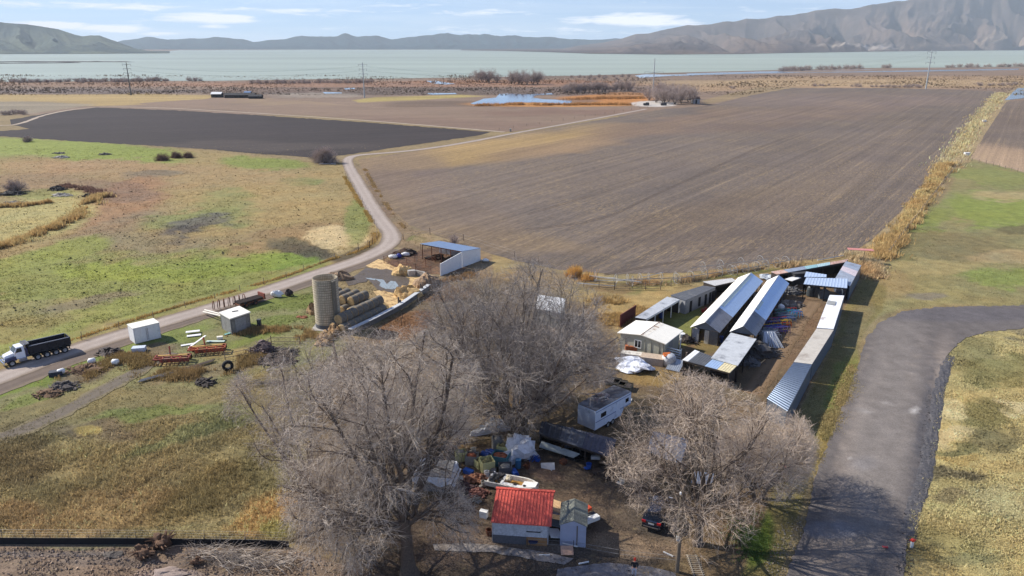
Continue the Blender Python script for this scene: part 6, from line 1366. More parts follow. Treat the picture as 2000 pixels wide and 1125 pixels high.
shed('lean_to', 'long low open shed with rust, white and teal sheets along the back', 'shed', [c3(g5(775, 238), 2.2), c3(g5(1485, 122), 2.4), c3(g5(1465, 148), 2.4), c3(g5(835, 262), 2.2)], None, darkw, open_=(2,), pitch=.4,
     patches=[(0, .16, M('rust_sheet', (176, 136, 118), .7, ns=2, c2=(196, 176, 164))), (.16, .42, galv), (.42, .58, M('teal_sheet', (132, 168, 172), .6)), (.58, .76, M('pale_teal', (158, 184, 188), .6)), (.76, 1, M('rust_sheet', (176, 136, 118)))])
shed('corner_shed', 'silver roofed shed closing the far right corner, between the red sheets and long wall', 'shed', [c3(g5(1462, 140), 2.5), c3(g5(1604, 178), 2.5), c3(g5(1500, 372), 2.4), c3(g5(1368, 292), 2.4)], None, steelrib, open_=(3,), across=1, pitch=.5,
     patches=[(0, .3, galv), (.3, .55, M('pinkish_sheet', (196, 184, 186), .5, .3)), (.55, 1, galv)])
shed('cover_roof', 'bright blue grey carport roof standing over the dark barrels', 'carport', [c3(g5(1100, 290), 2.9), c3(g5(1480, 302), 2.9), c3(g5(1475, 388), 2.6), c3(g5(1075, 350), 2.6)], M('pale_blue_sheet', (196, 210, 226), .35, .3, ns=.7, var=.08), darkw, open_=(0, 2, 3), pitch=.45)
shed('cover_roof', 'smaller blue grey roof behind and left of the carport roof', 'carport', [c3(g5(1098, 236), 3.0), c3(g5(1287, 264), 3.0), c3(g5(1285, 288), 2.95), c3(g5(1082, 284), 2.95)], M('pale_blue_sheet', (196, 210, 226)), darkw, open_=(0, 1, 2, 3), pitch=.45)
plank(*g5(1580, 150), 4.6, 1.5, 2.55, -.22, M('red_sheet', (196, 128, 116), .6, ns=2), 'reddish loose roof sheet on the far right corner', name='roof_sheet', cat='roof sheet')
for k, (x, y) in enumerate([(1132, 420), (1190, 425)]):
    o = MB().lathe([(.02, 1.9), (.3, 1.85), (.5, 1.55), (.58, 1.2), (.6, .1), (.02, .05)], 16).build('dark_tank', M('tank_grey', (66, 70, 70), .5, ns=2), None); o.location = G(*g5(x, y+40)); tag(o, ['left of two dark round tanks under the carport roof', 'right of two dark round tanks under the carport roof'][k], 'tank')
o = MB().box((0, 0, .7), (1.5, 1.1, 1.3)).box((0, 0, 1.38), (1.6, 1.2, .06)).tube([(-.7, -.6, .1), (-.7, -.6, 1.35)], .05, 5).tube([(.7, -.6, .1), (.7, -.6, 1.35)], .05, 5).build('wire_cage', M('cage_grey', (96, 98, 98), .7, .2, ns=3, var=.3), None); o.location = G(*g5(1250, 480)); tag(o, 'grey wire cage under the front edge of the carport roof', 'cage')
o = MB().box((0, 0, 1.0), (3.4, 2.6, 2.0)).box((0, 0, 2.04), (3.7, 2.9, .08), 0, .06).build('dark_hut', M('dark_mesh', (64, 62, 60), .9, ns=2, var=.3), None); o.location = G(*g5(1005, 335)); o.rotation_euler.z = .4; tag(o, 'dark mesh hut between the right long shed and the carport', 'hut')
o = MB().blob((0, 0, .3), (1.7, 1.1, .45), 8, 14, 7, .35, .3).build('tarp', M('crumpled_tarp', (190, 196, 200)), None); o.location = G(*g5(745, 300)); tag(o, 'crumpled silver tarp between the far ends of the two long sheds', 'tarp')
# long narrow sheds along the right wall
def rowshed(name, lb, tl_, tr_, br_, bl_, roof, z=2.35, wall=None, **k):
    return shed(name, lb, 'shed', [c3(tl_, z), c3(tr_, z), c3(br_, z), c3(bl_, z)], roof, wall or steelrib, open_=(3,), inset=.12, across=1, **k)
s1 = rowshed('narrow_shed', 'white roofed narrow shed with brown patches, far part of the wall row', g5(1315, 450), g5(1448, 456), g5(1350, 762), g5(1197, 750), M('white_patched', (232, 232, 230), .6, ns=.55, c2=(182, 166, 156), thr=.62, soft=.02), pitch=.9)
s2 = rowshed('narrow_shed', 'tan roofed narrow shed, middle part of the wall row', g5(1195, 757), g5(1352, 768), g5(1152, 1084), g5(985, 1064), tanroof, pitch=.5)
s3 = rowshed('narrow_shed', 'ribbed steel blue narrow shed, near end of the wall row', g5(985, 1068), g5(1152, 1088), (1538, 803), (1498, 778), steelrib, pitch=.6, amp=.055)
# ribs on the outer wall
for (p, q, z, rt, e0) in [(g5(1448, 456), g5(1350, 762), 2.35, s1, .2), (g5(1352, 768), g5(1152, 1084), 2.35, s2, .2), (g5(1152, 1088), (1538, 803), 2.35, s3, .2)]:
    a, b = G(*p, z), G(*q, z); d = (b-a).normalized(); nn = W((-d.y, d.x, 0)); 
    if nn.x < 0: nn = -nn
    L = (b-a).length; mb = MB()
    for k in range(int(L/.55)):
        c_ = a+d*(.3+k*.55)+nn*-.04; mb.box((c_.x, c_.y, 1.12), (.06, .05, 2.2), math.atan2(d.y, d.x))
    mb.build('wall_ribs', steelrib, rt, True)
o = MB().quadslab((-.9, -.6, 0), (.9, -.6, 0), (.9, .6, 0), (-.9, .6, 0), .05).build('roof_patch', M('grey_patch', (150, 150, 146), .7, ns=2), None); o.location = G(*g5(1330, 520), 2.46); o.rotation_euler.z = 1.1; tag(o, 'grey square sheet lying on the far white roof of the wall row', 'roof sheet')
# rows of frames, pipes, bars in the yard
def rack(px, py, rz, cs, lb, n_=9, L_=1.8, h=1.1, name='steel_frames', seed=1):
    rg = random.Random(seed); root = thing(name, lb, 'frames', G(px, py), rz)
    for k in range(n_):
        y = (k-n_/2)*.3; z0 = rg.uniform(-.08, .15); h_ = h*rg.uniform(.75, 1.15); x0 = rg.uniform(-.15, .15)
        pts = [(-L_/2+x0, y, 0.03), (-L_/2+x0+.1, y+.05, h_), (L_/2+x0-.1, y+.1, h_*rg.uniform(.8, 1)), (L_/2+x0, y, .03)]
        mb = MB().tube(pts, .045, 4)
        for j in range(1, 4): t = j/4; mb.tube([(-L_/2+x0+t*L_, y, 0.03), (-L_/2+x0+t*L_, y+.07, h_*.9)], .03, 4)
        mb.tube([(-L_/2+x0, y, h_*.45), (L_/2+x0, y+.05, h_*.45)], .03, 4)
        mb.build('frame', cs[k % len(cs)], root)
    return root
K = lambda nme, c: M(nme, c, .5, .1, ns=3, var=.2)
blu, cya, red_, ylw, prp, grn, gsl = K('frame_blue', (44, 84, 160)), K('frame_cyan', (44, 150, 190)), K('frame_red', (190, 60, 44)), K('frame_yellow', (220, 180, 50)), K('frame_purple', (92, 62, 130)), K('frame_green', (60, 130, 110)), K('frame_grey', (128, 134, 142))
rack(*g5(975, 640), .25, [cya, blu, red_, cya], 'cyan and blue steel frames at the far end of the coloured row', 8, 2.2, 1.0, seed=2)
rack(*g5(890, 655), .25, [gsl, grn, gsl], 'grey green steel frames beside the right long shed, above the rainbow row', 10, 3.0, 1.0, seed=3)
rack(*g5(840, 725), .25, [red_, ylw, cya, ylw, blu], 'rainbow striped steel frames, red yellow and blue, middle of the coloured row', 8, 3.2, 1.1, seed=4)
rack(*g5(800, 780), .25, [prp, blu, ylw, blu, prp], 'purple and blue steel frames at the near end of the coloured row', 11, 3.2, 1.1, seed=5)
rack(*g5(910, 690), .25, [gsl, blu, gsl], 'grey steel frames poking into the yard track', 6, 2.6, .8, seed=6)
rack(*g5(730, 840), .1, [gsl, galv], 'dull grey racks behind the leaning pale pipes', 8, 3.6, 1.2, seed=7)
lp = MB(); rg = random.Random(9)
for k in range(22):
    x = -1.1+k*.1; lp.tube([(x*1.3+rg.uniform(-.1, .1), -1.2+rg.uniform(-.2, .2), .05), (x*.7, .8, 1.6+rg.uniform(-.1, .1))], .05, 5)
lp.box((0, .95, .8), (2.0, .1, 1.6)); o = lp.build('leaning_pipes', M('bright_pipe', (206, 210, 214), .35, .6, ns=2, var=.15), None); o.location = G(*g5(770, 905)); tag(o, 'sheaf of bright metal pipes leaning above the black pipe pile', 'pipes')
scrap(*g5(655, 985), 3.0, 2.1, M('black_hose', (88, 84, 80), .7, ns=2, var=.35), 'big tangled pile of black hoses and frames beside the yard track', 120, 1.6, .07, 41)
scrap(*g5(560, 1075), 1.9, 1.0, M('grey_scrap', (108, 106, 104), .7, .2, ns=2, var=.35), 'grey metal scrap pile at the near corner of the grey flat roof', 60, 1.4, .06, 42)
scrap(*g5(940, 545), 2.4, 1.0, M('mixed_scrap', (124, 110, 98), .8, ns=2, var=.4, c2=(176, 166, 150)), 'jumbled brown wood and wire pile above the coloured frames', 80, 1.6, .05, 43)
scrap(*g5(965, 430), 2.2, 1.2, M('grey_scrap', (108, 106, 104)), 'grey scrap stack between the right long shed and the carport', 60, 1.8, .07, 44)
plank(*g5(970, 375), 3.0, 1.4, 1.5, .7, white, 'white slab on top of the grey scrap stack by the carport')
o = MB().blob((0, 0, .5), (.6, .5, .55), 6, 12, 7, .15, .9).build('white_ball_tank', white, None, smooth=True); o.location = G(*g5(862, 590)); tag(o, 'round white tank at the upper end of the coloured frames', 'tank')
for k, (x, y) in enumerate([(1000, 600), (1020, 640), (700, 1070), (790, 990)]):
    plank(*g5(x, y), 1.8, .12, .15, [.2, -.5, .9, 1.2][k], [white, white, woodl, white][k], ['white stick by the far end of the coloured row', 'white stick poking from the cyan frames', 'raw wooden plank by the black hose pile', 'white stick between the pipes and the yard track'][k], th=.1, name='stick', cat='stick')
# things around the house
def crate(px, py, s, m, lb, rz=0., z=0., lid=None, name='crate', cat='crate'):
    r = thing(name, lb, cat, G(px, py)+W((0, 0, z)), rz); mb = MB(); w2, d2, h = s
    for sx in (-1, 1):
        for sy in (-1, 1): mb.box((sx*(w2/2-.04), sy*(d2/2-.04), h/2), (.08, .08, h))
    for j in range(3):
        zz = h*(j+.6)/3.2
        for sy in (-1, 1): mb.box((0, sy*(d2/2+.011), zz), (w2, .02, h/4.2))
        for sx in (-1, 1): mb.box((sx*(w2/2+.011), 0, zz), (.02, d2, h/4.2))
    mb.build('slats', m, r); MB().box((0, 0, h*.45), (w2-.18, d2-.18, h*.8)).build('load', lid or darkw, r); return r
def pallet_stack(px, py, n_, L_, w_, m, lb, rz=0., z=0.):
    r = thing('pallet_stack', lb, 'pallets', G(px, py)+W((0, 0, z)), rz)
    for k in range(n_):
        mb = MB(); z0 = k*.16
        for j in range(6): mb.box((-L_/2+.1+j*(L_-.2)/5, 0, z0+.13), (L_/8, w_, .03))
        for j in range(3): mb.box((0, -w_/2+.08+j*(w_-.16)/2, z0+.055), (L_, .1, .11))
        mb.build('pallet', m, r)
    return r
pallet_stack(*g6(320, 412), 6, 3.6, 1.2, woodo, 'stack of orange brown timber pallets below the house window', -.33)
o = MB().box((0, 0, .4), (3.6, 1.3, .8)).build('white_bin', M('stained_white', (206, 200, 188), .8, ns=1.5, c2=(150, 140, 126), thr=.55), None); o.location = G(*g6(275, 470)); o.rotation_euler.z = -.33; tag(o, 'long stained white bin below the orange pallets', 'bin')
o = MB().box((0, 0, .5), (3.0, 1.7, 1.0)).build('box', M('tan_ply', (182, 162, 140), .85, ns=1.5), None); o.location = G(*g6(440, 510)); o.rotation_euler.z = -.33; tag(o, 'tan plywood box right of the stained white bin', 'box')
o = MB().blob((0, 0, .45), (2.6, 1.7, .75), 4, 22, 10, .35, .4).build('tarp', M('white_black_tarp', (222, 224, 230), .45, ns=.9, var=.15, c2=(84, 86, 94), thr=.6, bump=1, bs=3), None); o.location = G(*g6(270, 560)); o.rotation_euler.z = -.3; tag(o, 'crumpled white and black tarp over a load in front of the beige house', 'tarp')
tk = thing('round_tank', 'white round tank topped with orange pieces beside the house', 'tank', G(*g6(590, 530)))
MB().lathe([(.02, 0), (.85, 0), (.9, 1.2), (.7, 1.5), (.02, 1.6)], 20).build('shell', M('dull_white', (200, 200, 198), .5, ns=1.5), tk, smooth=True); MB().box((-.4, 0, 1.55), (1.0, .25, .12), .4).box((-.3, .3, 1.6), (1.0, .2, .1), .2).box((-.5, -.35, 1.5), (.8, .2, .1), .7).build('orange_pieces', M('orange_piece', (206, 112, 50), .6), tk)
o = MB().ribbed((-.9, -1.2, .9), (.9, -1.2, .9), (.9, .9, .15), (-.9, .9, .15), .25).build('metal_sheet', galv, None); o.location = G(*g6(645, 565)); o.rotation_euler.z = 2.6; tag(o, 'corrugated metal sheet leaning right of the round tank', 'metal sheet')
railfence('slat_gate', 'blue grey slatted gate right of the round tank', [g6(495, 440), g6(700, 500)], 1.7, 5, 4, galvb, .1, .07, 'gate')
o = MB().lathe([(.02, 0), (.45, 0), (.46, 1.1), (.02, 1.15)], 14).build('white_tank', white, None); o.location = G(*g6(708, 305)); tag(o, 'small white tank at the right corner of the beige house', 'tank')
scrap(*g6(755, 320), 1.3, 1.3, M('dark_boards', (72, 62, 56), .9, ns=2), 'dark leaning boards between the beige house and the left long shed', 30, 1.6, .05, 50)
for k, (x, y) in enumerate([(690, 430), (745, 560)]):
    o = MB().box((0, 0, 1.1), (.14, .14, 2.2)).box((0, 0, 2.23), (.2, .2, .06)).build('post', white if k == 0 else woodw, None); o.location = G(*g6(x, y)); tag(o, ['white gate post at the right end of the slatted gate', 'brown post under the patched low roof'][k], 'post')
o = MB().lathe([(.01, 0), (.3, 0), (.31, .3), (.29, .33), (.31, .6), (.3, .9), (.01, .93)], 16).build('blue_barrel', M('barrel_blue', (40, 66, 128)), None); o.location = G(*g4(985, 660)); tag(o, 'blue barrel in the shade of the long grey lean-to', 'barrel')
o = MB().box((0, 0, .3), (.9, .45, .3)).box((.2, 0, .55), (.3, .4, .3)).lathe([(.02, -.1), (.2, -.1), (.2, .1), (.02, .1)], 10, (.35, -.3, .2), 'Y').lathe([(.02, -.1), (.2, -.1), (.2, .1), (.02, .1)], 10, (-.35, -.3, .2), 'Y').build('red_mower', K('mower_red', (170, 50, 40)), None); o.location = G(*g4(1385, 605)); tag(o, 'small red mower on the lawn beside the left long shed', 'mower')
# irrigation wheel lines ------------------------------------------------------------
def wheel_line(name, lb, p, q, nw, R=.95, seed=1, pipes=1):
    a, b = G(*p), G(*q); d = b-a; L = d.length; root = thing(name, lb, 'irrigation line', a, math.atan2(d.y, d.x)); rg = random.Random(seed)
    mb = MB()
    for k in range(pipes): mb.tube([(0, k*.5, R-.3*k), (L, k*.5, R-.3*k+rg.uniform(-.2, .2))], .065, 6)
    mb.build('pipe', alum, root)
    for k in range(nw):
        x = (k+.5)/nw*L+rg.uniform(-.4, .4); ti = rg.uniform(-.35, .35); mw = MB()
        pts = [(x+math.sin(ti)*R*math.cos(a_)*.3, R*math.cos(a_), R+R*math.sin(a_)) for a_ in np.linspace(0, 2*PI, 19)]
        mw.tube(pts, .045, 4, False)
        for a_ in np.linspace(0, 2*PI, 9)[:-1]: mw.tube([(x, 0, R), (x+math.sin(ti)*R*math.cos(a_)*.3, R*math.cos(a_), R+R*math.sin(a_))], .02, 3, False)
        mw.build('wheel', alum, root)
    return root
wheel_line('irrigation_wheel_line', 'wheeled irrigation pipe nearest the orange tumbleweed', (1150, 548), (1250, 562), 3, seed=2, pipes=2)
wheel_line('irrigation_wheel_line', 'wheeled irrigation pipe in the middle, left of the dark roofed shed', (1215, 556), (1325, 551), 5, seed=3, pipes=2)
wheel_line('irrigation_wheel_line', 'wheeled irrigation pipe running behind the dark roofed shed', (1310, 556), (1440, 534), 5, seed=4)
wheel_line('irrigation_wheel_line', 'wheeled irrigation pipe at the far right end, behind the twin long sheds', (1420, 541), (1545, 517), 6, seed=5)
wheel_line('irrigation_wheel_line', 'wheeled irrigation pipe along the field edge, farthest from the house', (1350, 533), (1500, 516), 4, seed=6)
for k, (p, q) in enumerate([((1128, 553), (1203, 559)), ((1152, 540), (1202, 543)), ((1255, 541), (1295, 532)), ((1597, 508), (1648, 499)), ((1160, 547), (1240, 549))]):
    a, b = G(*p, .3), G(*q, .3); o = MB().tube([a, b], .11 if k in (0, 3) else .07, 6).build('loose_pipe', pipew, None)
    tag(o, ['bright white pipe on the ground, nearest the dense bare tree', 'thin pale pipe beside the orange tumbleweed', 'pale pipe slanting behind the middle wheel line', 'white pipe lying at the field edge behind the far shed corner', 'thin pale pipe lying between the first two wheel lines'][k], 'pipe')
railfence('rail_fence', 'dark low rail fence behind the wheel lines, left of the grey lean-to', [(1140, 560), (1200, 566), (1290, 566)], 1.3, 3, 2.6, woodw, .04, .06)
wirefence('wire_fence', 'post fence between the shed compound and the ploughed field', [(1290, 566), (1350, 548), (1440, 538), (1520, 520), (1650, 502)], 1.5, 2.6, woodw, .06, 3, .01)
# ================================================================= lower yard
redroof = M('red_roof_sheet', (208, 88, 72), .7, .0, ns=.5, var=.16, c2=(184, 78, 64), thr=.55)
a = G(958.5, 1020, 2.1); b = G(1077, 1028, 2.1); d = (b-a).normalized(); nn = W((-d.y, d.x, 0)); dep = 3.9
rs = thing('red_roof_shed', 'white block shed with bright red ribbed metal roof', 'shed', centre([a, b, a+nn*dep, b+nn*dep]))
A, B = a+nn*dep+W((0, 0, .75)), b+nn*dep+W((0, 0, .75))
MB().ribbed(a, b, B, A, .27, .045).build('roof', redroof, rs, True)
MB().box((((A+B)/2)+nn*.03).to_tuple(), ((B-A).length+.15, .3, .12), math.atan2(d.y, d.x)).build('ridge_flashing', redroof, rs, True)
wb = M('white_block_wall', (190, 190, 192), .85, ns=1.6, c2=(150, 148, 146), thr=.6, bump=.4)
f0, f1 = a+d*.12+nn*.25, b-d*.35+nn*.25
MB().wall(f0, f1, .78, 2.0, 2.0, .16).build('front_wall', wb, rs, True)
MB().wall(f0, f0.lerp(f1, .62), 0, .775, .775, .2).build('lower_wall', M('dark_lower_block', (92, 90, 92), .9, ns=2), rs, True)
MB().wall(f0.lerp(f1, .625), f1, 0, .775, .775, .22).build('lower_wall', M('plywood_skirt', (160, 116, 74), .85, ns=1.5), rs, True)
k0, k1 = f0+nn*(dep-.5), f1+nn*(dep-.5)
MB().wall(k0, k1, 0, 2.7, 2.7, .16).build('back_wall', wb, rs, True)
MB().wall(f0+nn*.1, k0-nn*.1, 0, 2.02, 2.68, .16).build('side_wall', wb, rs, True); MB().wall(f1+nn*.1, k1-nn*.1, 0, 2.02, 2.68, .16).build('side_wall', wb, rs, True)
q = f0.lerp(f1, .62)-nn*.1; MB().wall(q, q+d*1.2, 1.28, 1.36, 1.36, .05).build('wall_slot', M('slot_dark', (40, 38, 38), .9), rs, True)
# grey tall shed
a = G(1094, 1066); b = G(1143, 1069.5); d = (b-a).normalized(); nn = W((-d.y, d.x, 0)); L = (b-a).length; zE, zR, dep = 2.15, 2.65, 3.0
gs = thing('garden_shed', 'tall pale lilac grey garden shed with shingled gable roof', 'shed', centre([a, b, a+nn*dep, b+nn*dep]))
lil = M('lilac_siding', (176, 178, 194), .75, ns=1, var=.05); shg, n, l, p_ = nt('shingles'); tcn = n.new('ShaderNodeTexCoord'); br = n.new('ShaderNodeTexBrick'); l.new(tcn.outputs['Object'], br.inputs['Vector'])
for nm2, c_ in (('Color1', (128, 130, 118)), ('Color2', (112, 114, 106)), ('Mortar', (84, 86, 80))): br.inputs[nm2].default_value = (*lin(c_), 1)
br.inputs['Scale'].default_value = 1; br.inputs['Brick Width'].default_value = .5; br.inputs['Row Height'].default_value = .22; br.inputs['Mortar Size'].default_value = .015
l.new(scalec(n, l, br.outputs[0], ramp(n, l, noise(n, l, tcn.outputs['Object'], 1.2), .3, .7, .8, 1.2)), p_.inputs['Base Color']); p_.inputs['Roughness'].default_value = .95
m_ = a.lerp(b, .5)
MB().hexa([W((a.x, a.y, 0)), W((b.x, b.y, 0)), W((b.x, b.y, 0))+nn*.05, W((a.x, a.y, 0))+nn*.05], [W((a.x, a.y, zE)), W((b.x, b.y, zE)), W((b.x, b.y, zE))+nn*.05, W((a.x, a.y, zE))+nn*.05]).hexa([W((a.x, a.y, zE)), W((b.x, b.y, zE)), W((m_.x, m_.y, zR-.05))], [W((a.x, a.y, zE))+nn*.05, W((b.x, b.y, zE))+nn*.05, W((m_.x, m_.y, zR-.05))+nn*.05]).build('front_wall', lil, gs, True)
mb = MB()
for k in range(12):
    q = a+d*(L*(k+.5)/12)-nn*.02; mb.box((q.x, q.y, zE/2), (.03, .03, zE-.04))
mb.build('siding_battens', lil, gs, True)
q = a.lerp(b, .66)-nn*.045; MB().box((q.x, q.y, 1.1), (.07, .04, 2.0)).build('door_edge', woodw, gs, True)
for (p, q) in ((a+nn*.06, a+nn*dep), (b+nn*.06, b+nn*dep), (a+nn*dep, b+nn*dep)): MB().wall(p, q, 0, zE, zE, .06).build('wall', lil, gs, True)
o_ = -nn*.12; e_ = d*.12; dz = W((0, 0, -.06))
RA, RB = W((m_.x, m_.y, zR))+o_, W((m_.x, m_.y, zR))+nn*(dep+.1)
MB().quadslab(W((a.x, a.y, zE))-e_+o_, RA, RB, W((a.x, a.y, zE))-e_+nn*(dep+.1), .05).build('roof_slope', shg, gs, True)
MB().quadslab(RA+d*.003, W((b.x, b.y, zE))+e_+o_, W((b.x, b.y, zE))+e_+nn*(dep+.1), RB+d*.003, .05).build('roof_slope', shg, gs, True)
# plywood sheet, boards and small stuff around
o = MB().box((0, 0, 0), (3.2, 1.5, .06), 0, .0).build('plywood_board', M('fresh_plywood', (222, 182, 132), .8, ns=1, var=.1, c2=(188, 150, 106), thr=.6, stretch=(.3, 2, 1)), None); o.location = G(1094, 991, 1.4); o.rotation_euler = (0, .12, -.42); tag(o, 'fresh tan plywood board between the red roof and the grey shed', 'board')
for k, (px, py, L_, w_, z, rz, m, lb) in enumerate([(1085, 1012, .9, 1.4, .9, .1, M('pale_lilac_board', (186, 188, 206), .6), 'pale lilac board standing between the red roofed shed and grey shed'), (1084, 1031, .9, 1.0, .5, .0, M('grey_teal_board', (112, 124, 126), .7), 'grey teal box lid below the pale lilac board'), (1083, 1050, 1.1, 1.3, .45, .25, white, 'white crooked board lowest between the red roofed and grey sheds')]):
    plank(px, py, L_, w_, z, rz, m, lb, tilt=.25)
plank(1153, 1029, 1.7, .5, .75, .55, white, 'white cooler leaning on the right side of the grey shed', th=.35, name='cooler', cat='cooler')
plank(1152, 1020, 1.4, .9, .6, .5, M('dark_grey_lid', (74, 78, 80), .7), 'dark grey lid behind the white cooler', th=.1)
plank(1147, 1010, .6, .5, .9, .6, M('orange_bucket', (206, 84, 50), .6), 'orange scrap right of the grey shed roof', th=.3, name='box', cat='box')
o = MB().box((0, 0, .4), (1.05, .8, .04)).build('tan_board', M('pinkish_ply', (190, 150, 124), .85, ns=1, var=.2), None); o.location = G(1107, 1079); o.rotation_euler.x = .5; tag(o, 'pinkish plywood square propped in front of the grey shed', 'board')
plank(1113, 1072, 1.3, .1, .4, -.35, white, 'white stick lying before the grey shed door', th=.08, name='stick', cat='stick')
o = MB().tube([(0, 0, 0), (0, 0, .95)], .02, 5).tube([(-.25, 0, .55), (0, 0, .9), (.25, 0, .55)], .03, 5).blob((0, 0, .62), (.3, .22, .32), 3, 12, 8, .15, .9).blob((.3, 0, .6), (.26, .2, .3), 4, 12, 8, .15, .9).build('yellow_bags', M('yellow_plastic', (206, 196, 60), .5, ns=3, var=.15), None, smooth=True); o.location = G(988, 1050); tag(o, 'two yellow bags hanging before the red roofed shed wall', 'bags')
pallet_stack(1011, 1053, 1, 1.9, 1.1, M('pallet_wood', (124, 98, 70), .9, ns=2), 'wooden pallet leaning below the red roofed shed wall', 0.03)
o = [x for x in bpy.data.objects if x.name.startswith('pallet_stack')][-1]; o.rotation_euler.x = 1.2
o = MB().box((0, 0, .5), (.8, .5, .4)).box((-.3, 0, .15), (.08, .4, .3)).box((.3, 0, .15), (.08, .4, .3)).build('wooden_box', M('brown_box', (142, 98, 66), .85, ns=2), None); o.location = G(1010, 1045); tag(o, 'brown wooden box behind the leaning pallet', 'box')
o = MB().hexa([(-.25, -.2, .2), (.25, -.2, .2), (.25, .2, .2), (-.25, .2, .2)], [(-.4, -.3, .5), (.4, -.3, .5), (.4, .3, .5), (-.4, .3, .5)]).tube([(-.9, .25, .55), (.3, .2, .3)], .025, 4).lathe([(.02, -.04), (.16, -.04), (.16, .04), (.02, .04)], 10, (.45, 0, .16), 'Y').build('wheelbarrow', M('dark_blue_tub', (38, 48, 84), .5), None); o.location = G(1041, 1064); tag(o, 'dark blue wheelbarrow on the dirt in front of the red roofed shed', 'wheelbarrow')
wirefence('wire_fence', 'thin orange tape fence between the shed yard and the pavement', [(1030, 1068), (1120, 1074), (1210, 1090), (1320, 1102)], .9, 4, ironb, .025, 2, .015)
# wrecked open boat on a trailer
a = G(950, 953); b = G(1052, 972); d = (b-a).normalized(); L = 5.4
bt = thing('wrecked_boat', 'stripped white motor boat with yellow stained floor on a trailer', 'boat', (a+b)/2+W((0, -.3, 0)), math.atan2(d.y, d.x)-.04); bt.scale = (.92, .92, .92)
hull = MB(); secs = []
for i in range(13):
    t = i/12; x = -L/2+L*t; w_ = (.95+.08*math.sin(PI*t))*(1 if t < .72 else max(.42, 1-((t-.72)/.28)**2*.58)); z0 = .75+(.35*((t-.7)/.3)**2 if t > .7 else 0); zt = 1.55+.12*t
    secs.append([(x, -w_, zt), (x, -w_*1.0, zt-.06), (x, -w_*.82, z0+.22), (x, 0, z0), (x, w_*.82, z0+.22), (x, w_, zt-.06), (x, w_, zt), (x, w_-.16, zt), (x, w_*.76, z0+.42), (x, -w_*.76, z0+.42), (x, -w_+.16, zt)])
m_ = 11
for s_ in secs: hull.v += s_
for i in range(12):
    for k in range(m_): hull.f.append((i*m_+k, i*m_+(k+1) % m_, (i+1)*m_+(k+1) % m_, (i+1)*m_+k))
hull.f.append(tuple(range(m_-1, -1, -1))); hull.f.append(tuple(12*m_+k for k in range(m_)))
hull.build('hull', M('gelcoat', (216, 210, 198), .5, ns=1.4, c2=(150, 142, 130), thr=.6), bt)
MB().box((.2, .25, 1.22), (4.2, .9, .06)).build('floor', M('yellow_stain', (190, 142, 68), .8, ns=1.2, c2=(120, 92, 60), thr=.56), bt)
dk_ = MB()
dk_.hexa([(1.2, -.92, 1.55), (2.6, -.5, 1.62), (2.6, .5, 1.62), (1.2, .3, 1.55)], [(1.2, -.92, 1.66), (2.6, -.48, 1.74), (2.6, .48, 1.74), (1.2, .3, 1.66)]); dk_.box((.1, -.7, 1.58), (2.2, .4, .1)); dk_.box((-.9, .1, 1.5), (.25, 1.5, .3)); dk_.box((-2.3, .2, 1.45), (.2, 1.5, .5)); dk_.build('deck', white, bt)
for x in (.5, 1.5): MB().lathe([(.02, .0), (.17, .0), (.17, .03), (.02, .03)], 12, (x, -.55, 1.66 if x < 1 else 1.69)).build('deck_hole', M('hole_dark', (26, 24, 24), .8), bt)
MB().blob((-.4, .1, 1.75), (.35, .3, .3), 3, 12, 7, .3).build('seat', M('torn_foam', (210, 196, 168), .9, ns=2, var=.3), bt)
sc2 = MB(); rg = random.Random(3)
for k in range(26): sc2.box((rg.uniform(-2.5, -1.0), rg.uniform(-.7, .7), rg.uniform(1.3, 1.8)), (rg.uniform(.1, .5), rg.uniform(.1, .4), rg.uniform(.05, .3)), rg.uniform(0, 3), rg.uniform(-.5, .5), 0)
sc2.build('engine_scrap', M('engine_grey', (78, 76, 76), .6, .4, ns=3, var=.4), bt)
MB().box((0, -.5, .55), (4.8, .1, .12)).box((0, .5, .55), (4.8, .1, .12)).box((-.6, 0, .45), (.12, 2.0, .12)).box((3.2, 0, .55), (1.8, .1, .1)).build('trailer_frame', ironb, bt)
for sy in (-1, 1): wheel(bt, -.6, sy*1.05, .36, .22)
plank(1005, 967, 2.1, .7, .35, -.08, M('tan_carton', (168, 132, 96), .9, ns=1), 'tan carton panel under the wrecked boat, behind the red roof', th=.5, name='box', cat='box')
o = MB().lathe([(.02, .02), (.22, .02), (.26, .6), (.29, .62), (.29, .66), (.25, .66), (.22, .1), (.02, .1)], 16).build('white_bucket', white, None); o.location = G(951, 932); tag(o, 'white bucket left of the wrecked boat', 'bucket')
# crates and boxes of the junk yard
yb = M('pale_yellow_box', (204, 200, 142), .8, ns=2, var=.15); tb = M('teal_box', (78, 128, 138), .7, ns=2, var=.15); brk = M('red_brick_load', (168, 96, 66), .9, ns=3, var=.35, c2=(120, 70, 52)); gb = M('grey_box', (142, 138, 130), .85, ns=2, var=.2); gn = M('olive_load', (116, 112, 76), .9, ns=3, var=.3)
def tub(px, py, s, m, load, lb, rz=0., z=0.):
    r = thing('storage_tub', lb, 'box', G(px, py)+W((0, 0, z)), rz); w2, d2, h = s; mb = MB()
    t_ = .06
    for sy in (-1, 1): mb.box((0, sy*(d2/2-t_/2), h/2), (w2, t_, h))
    for sx in (-1, 1): mb.box((sx*(w2/2-t_/2), 0, h/2), (t_, d2-2*t_-.004, h))
    mb.build('sides', m, r); MB().blob((0, 0, h*.7), (w2/2-t_-.01, d2/2-t_-.01, h*.38), int(px), 12, 6, .12, .6).build('load', load, r)
tub(951, 918, (1.3, 1.3, 1.2), yb, gn, 'pale yellow box, biggest of the yellow boxes left of the teal box', .35)
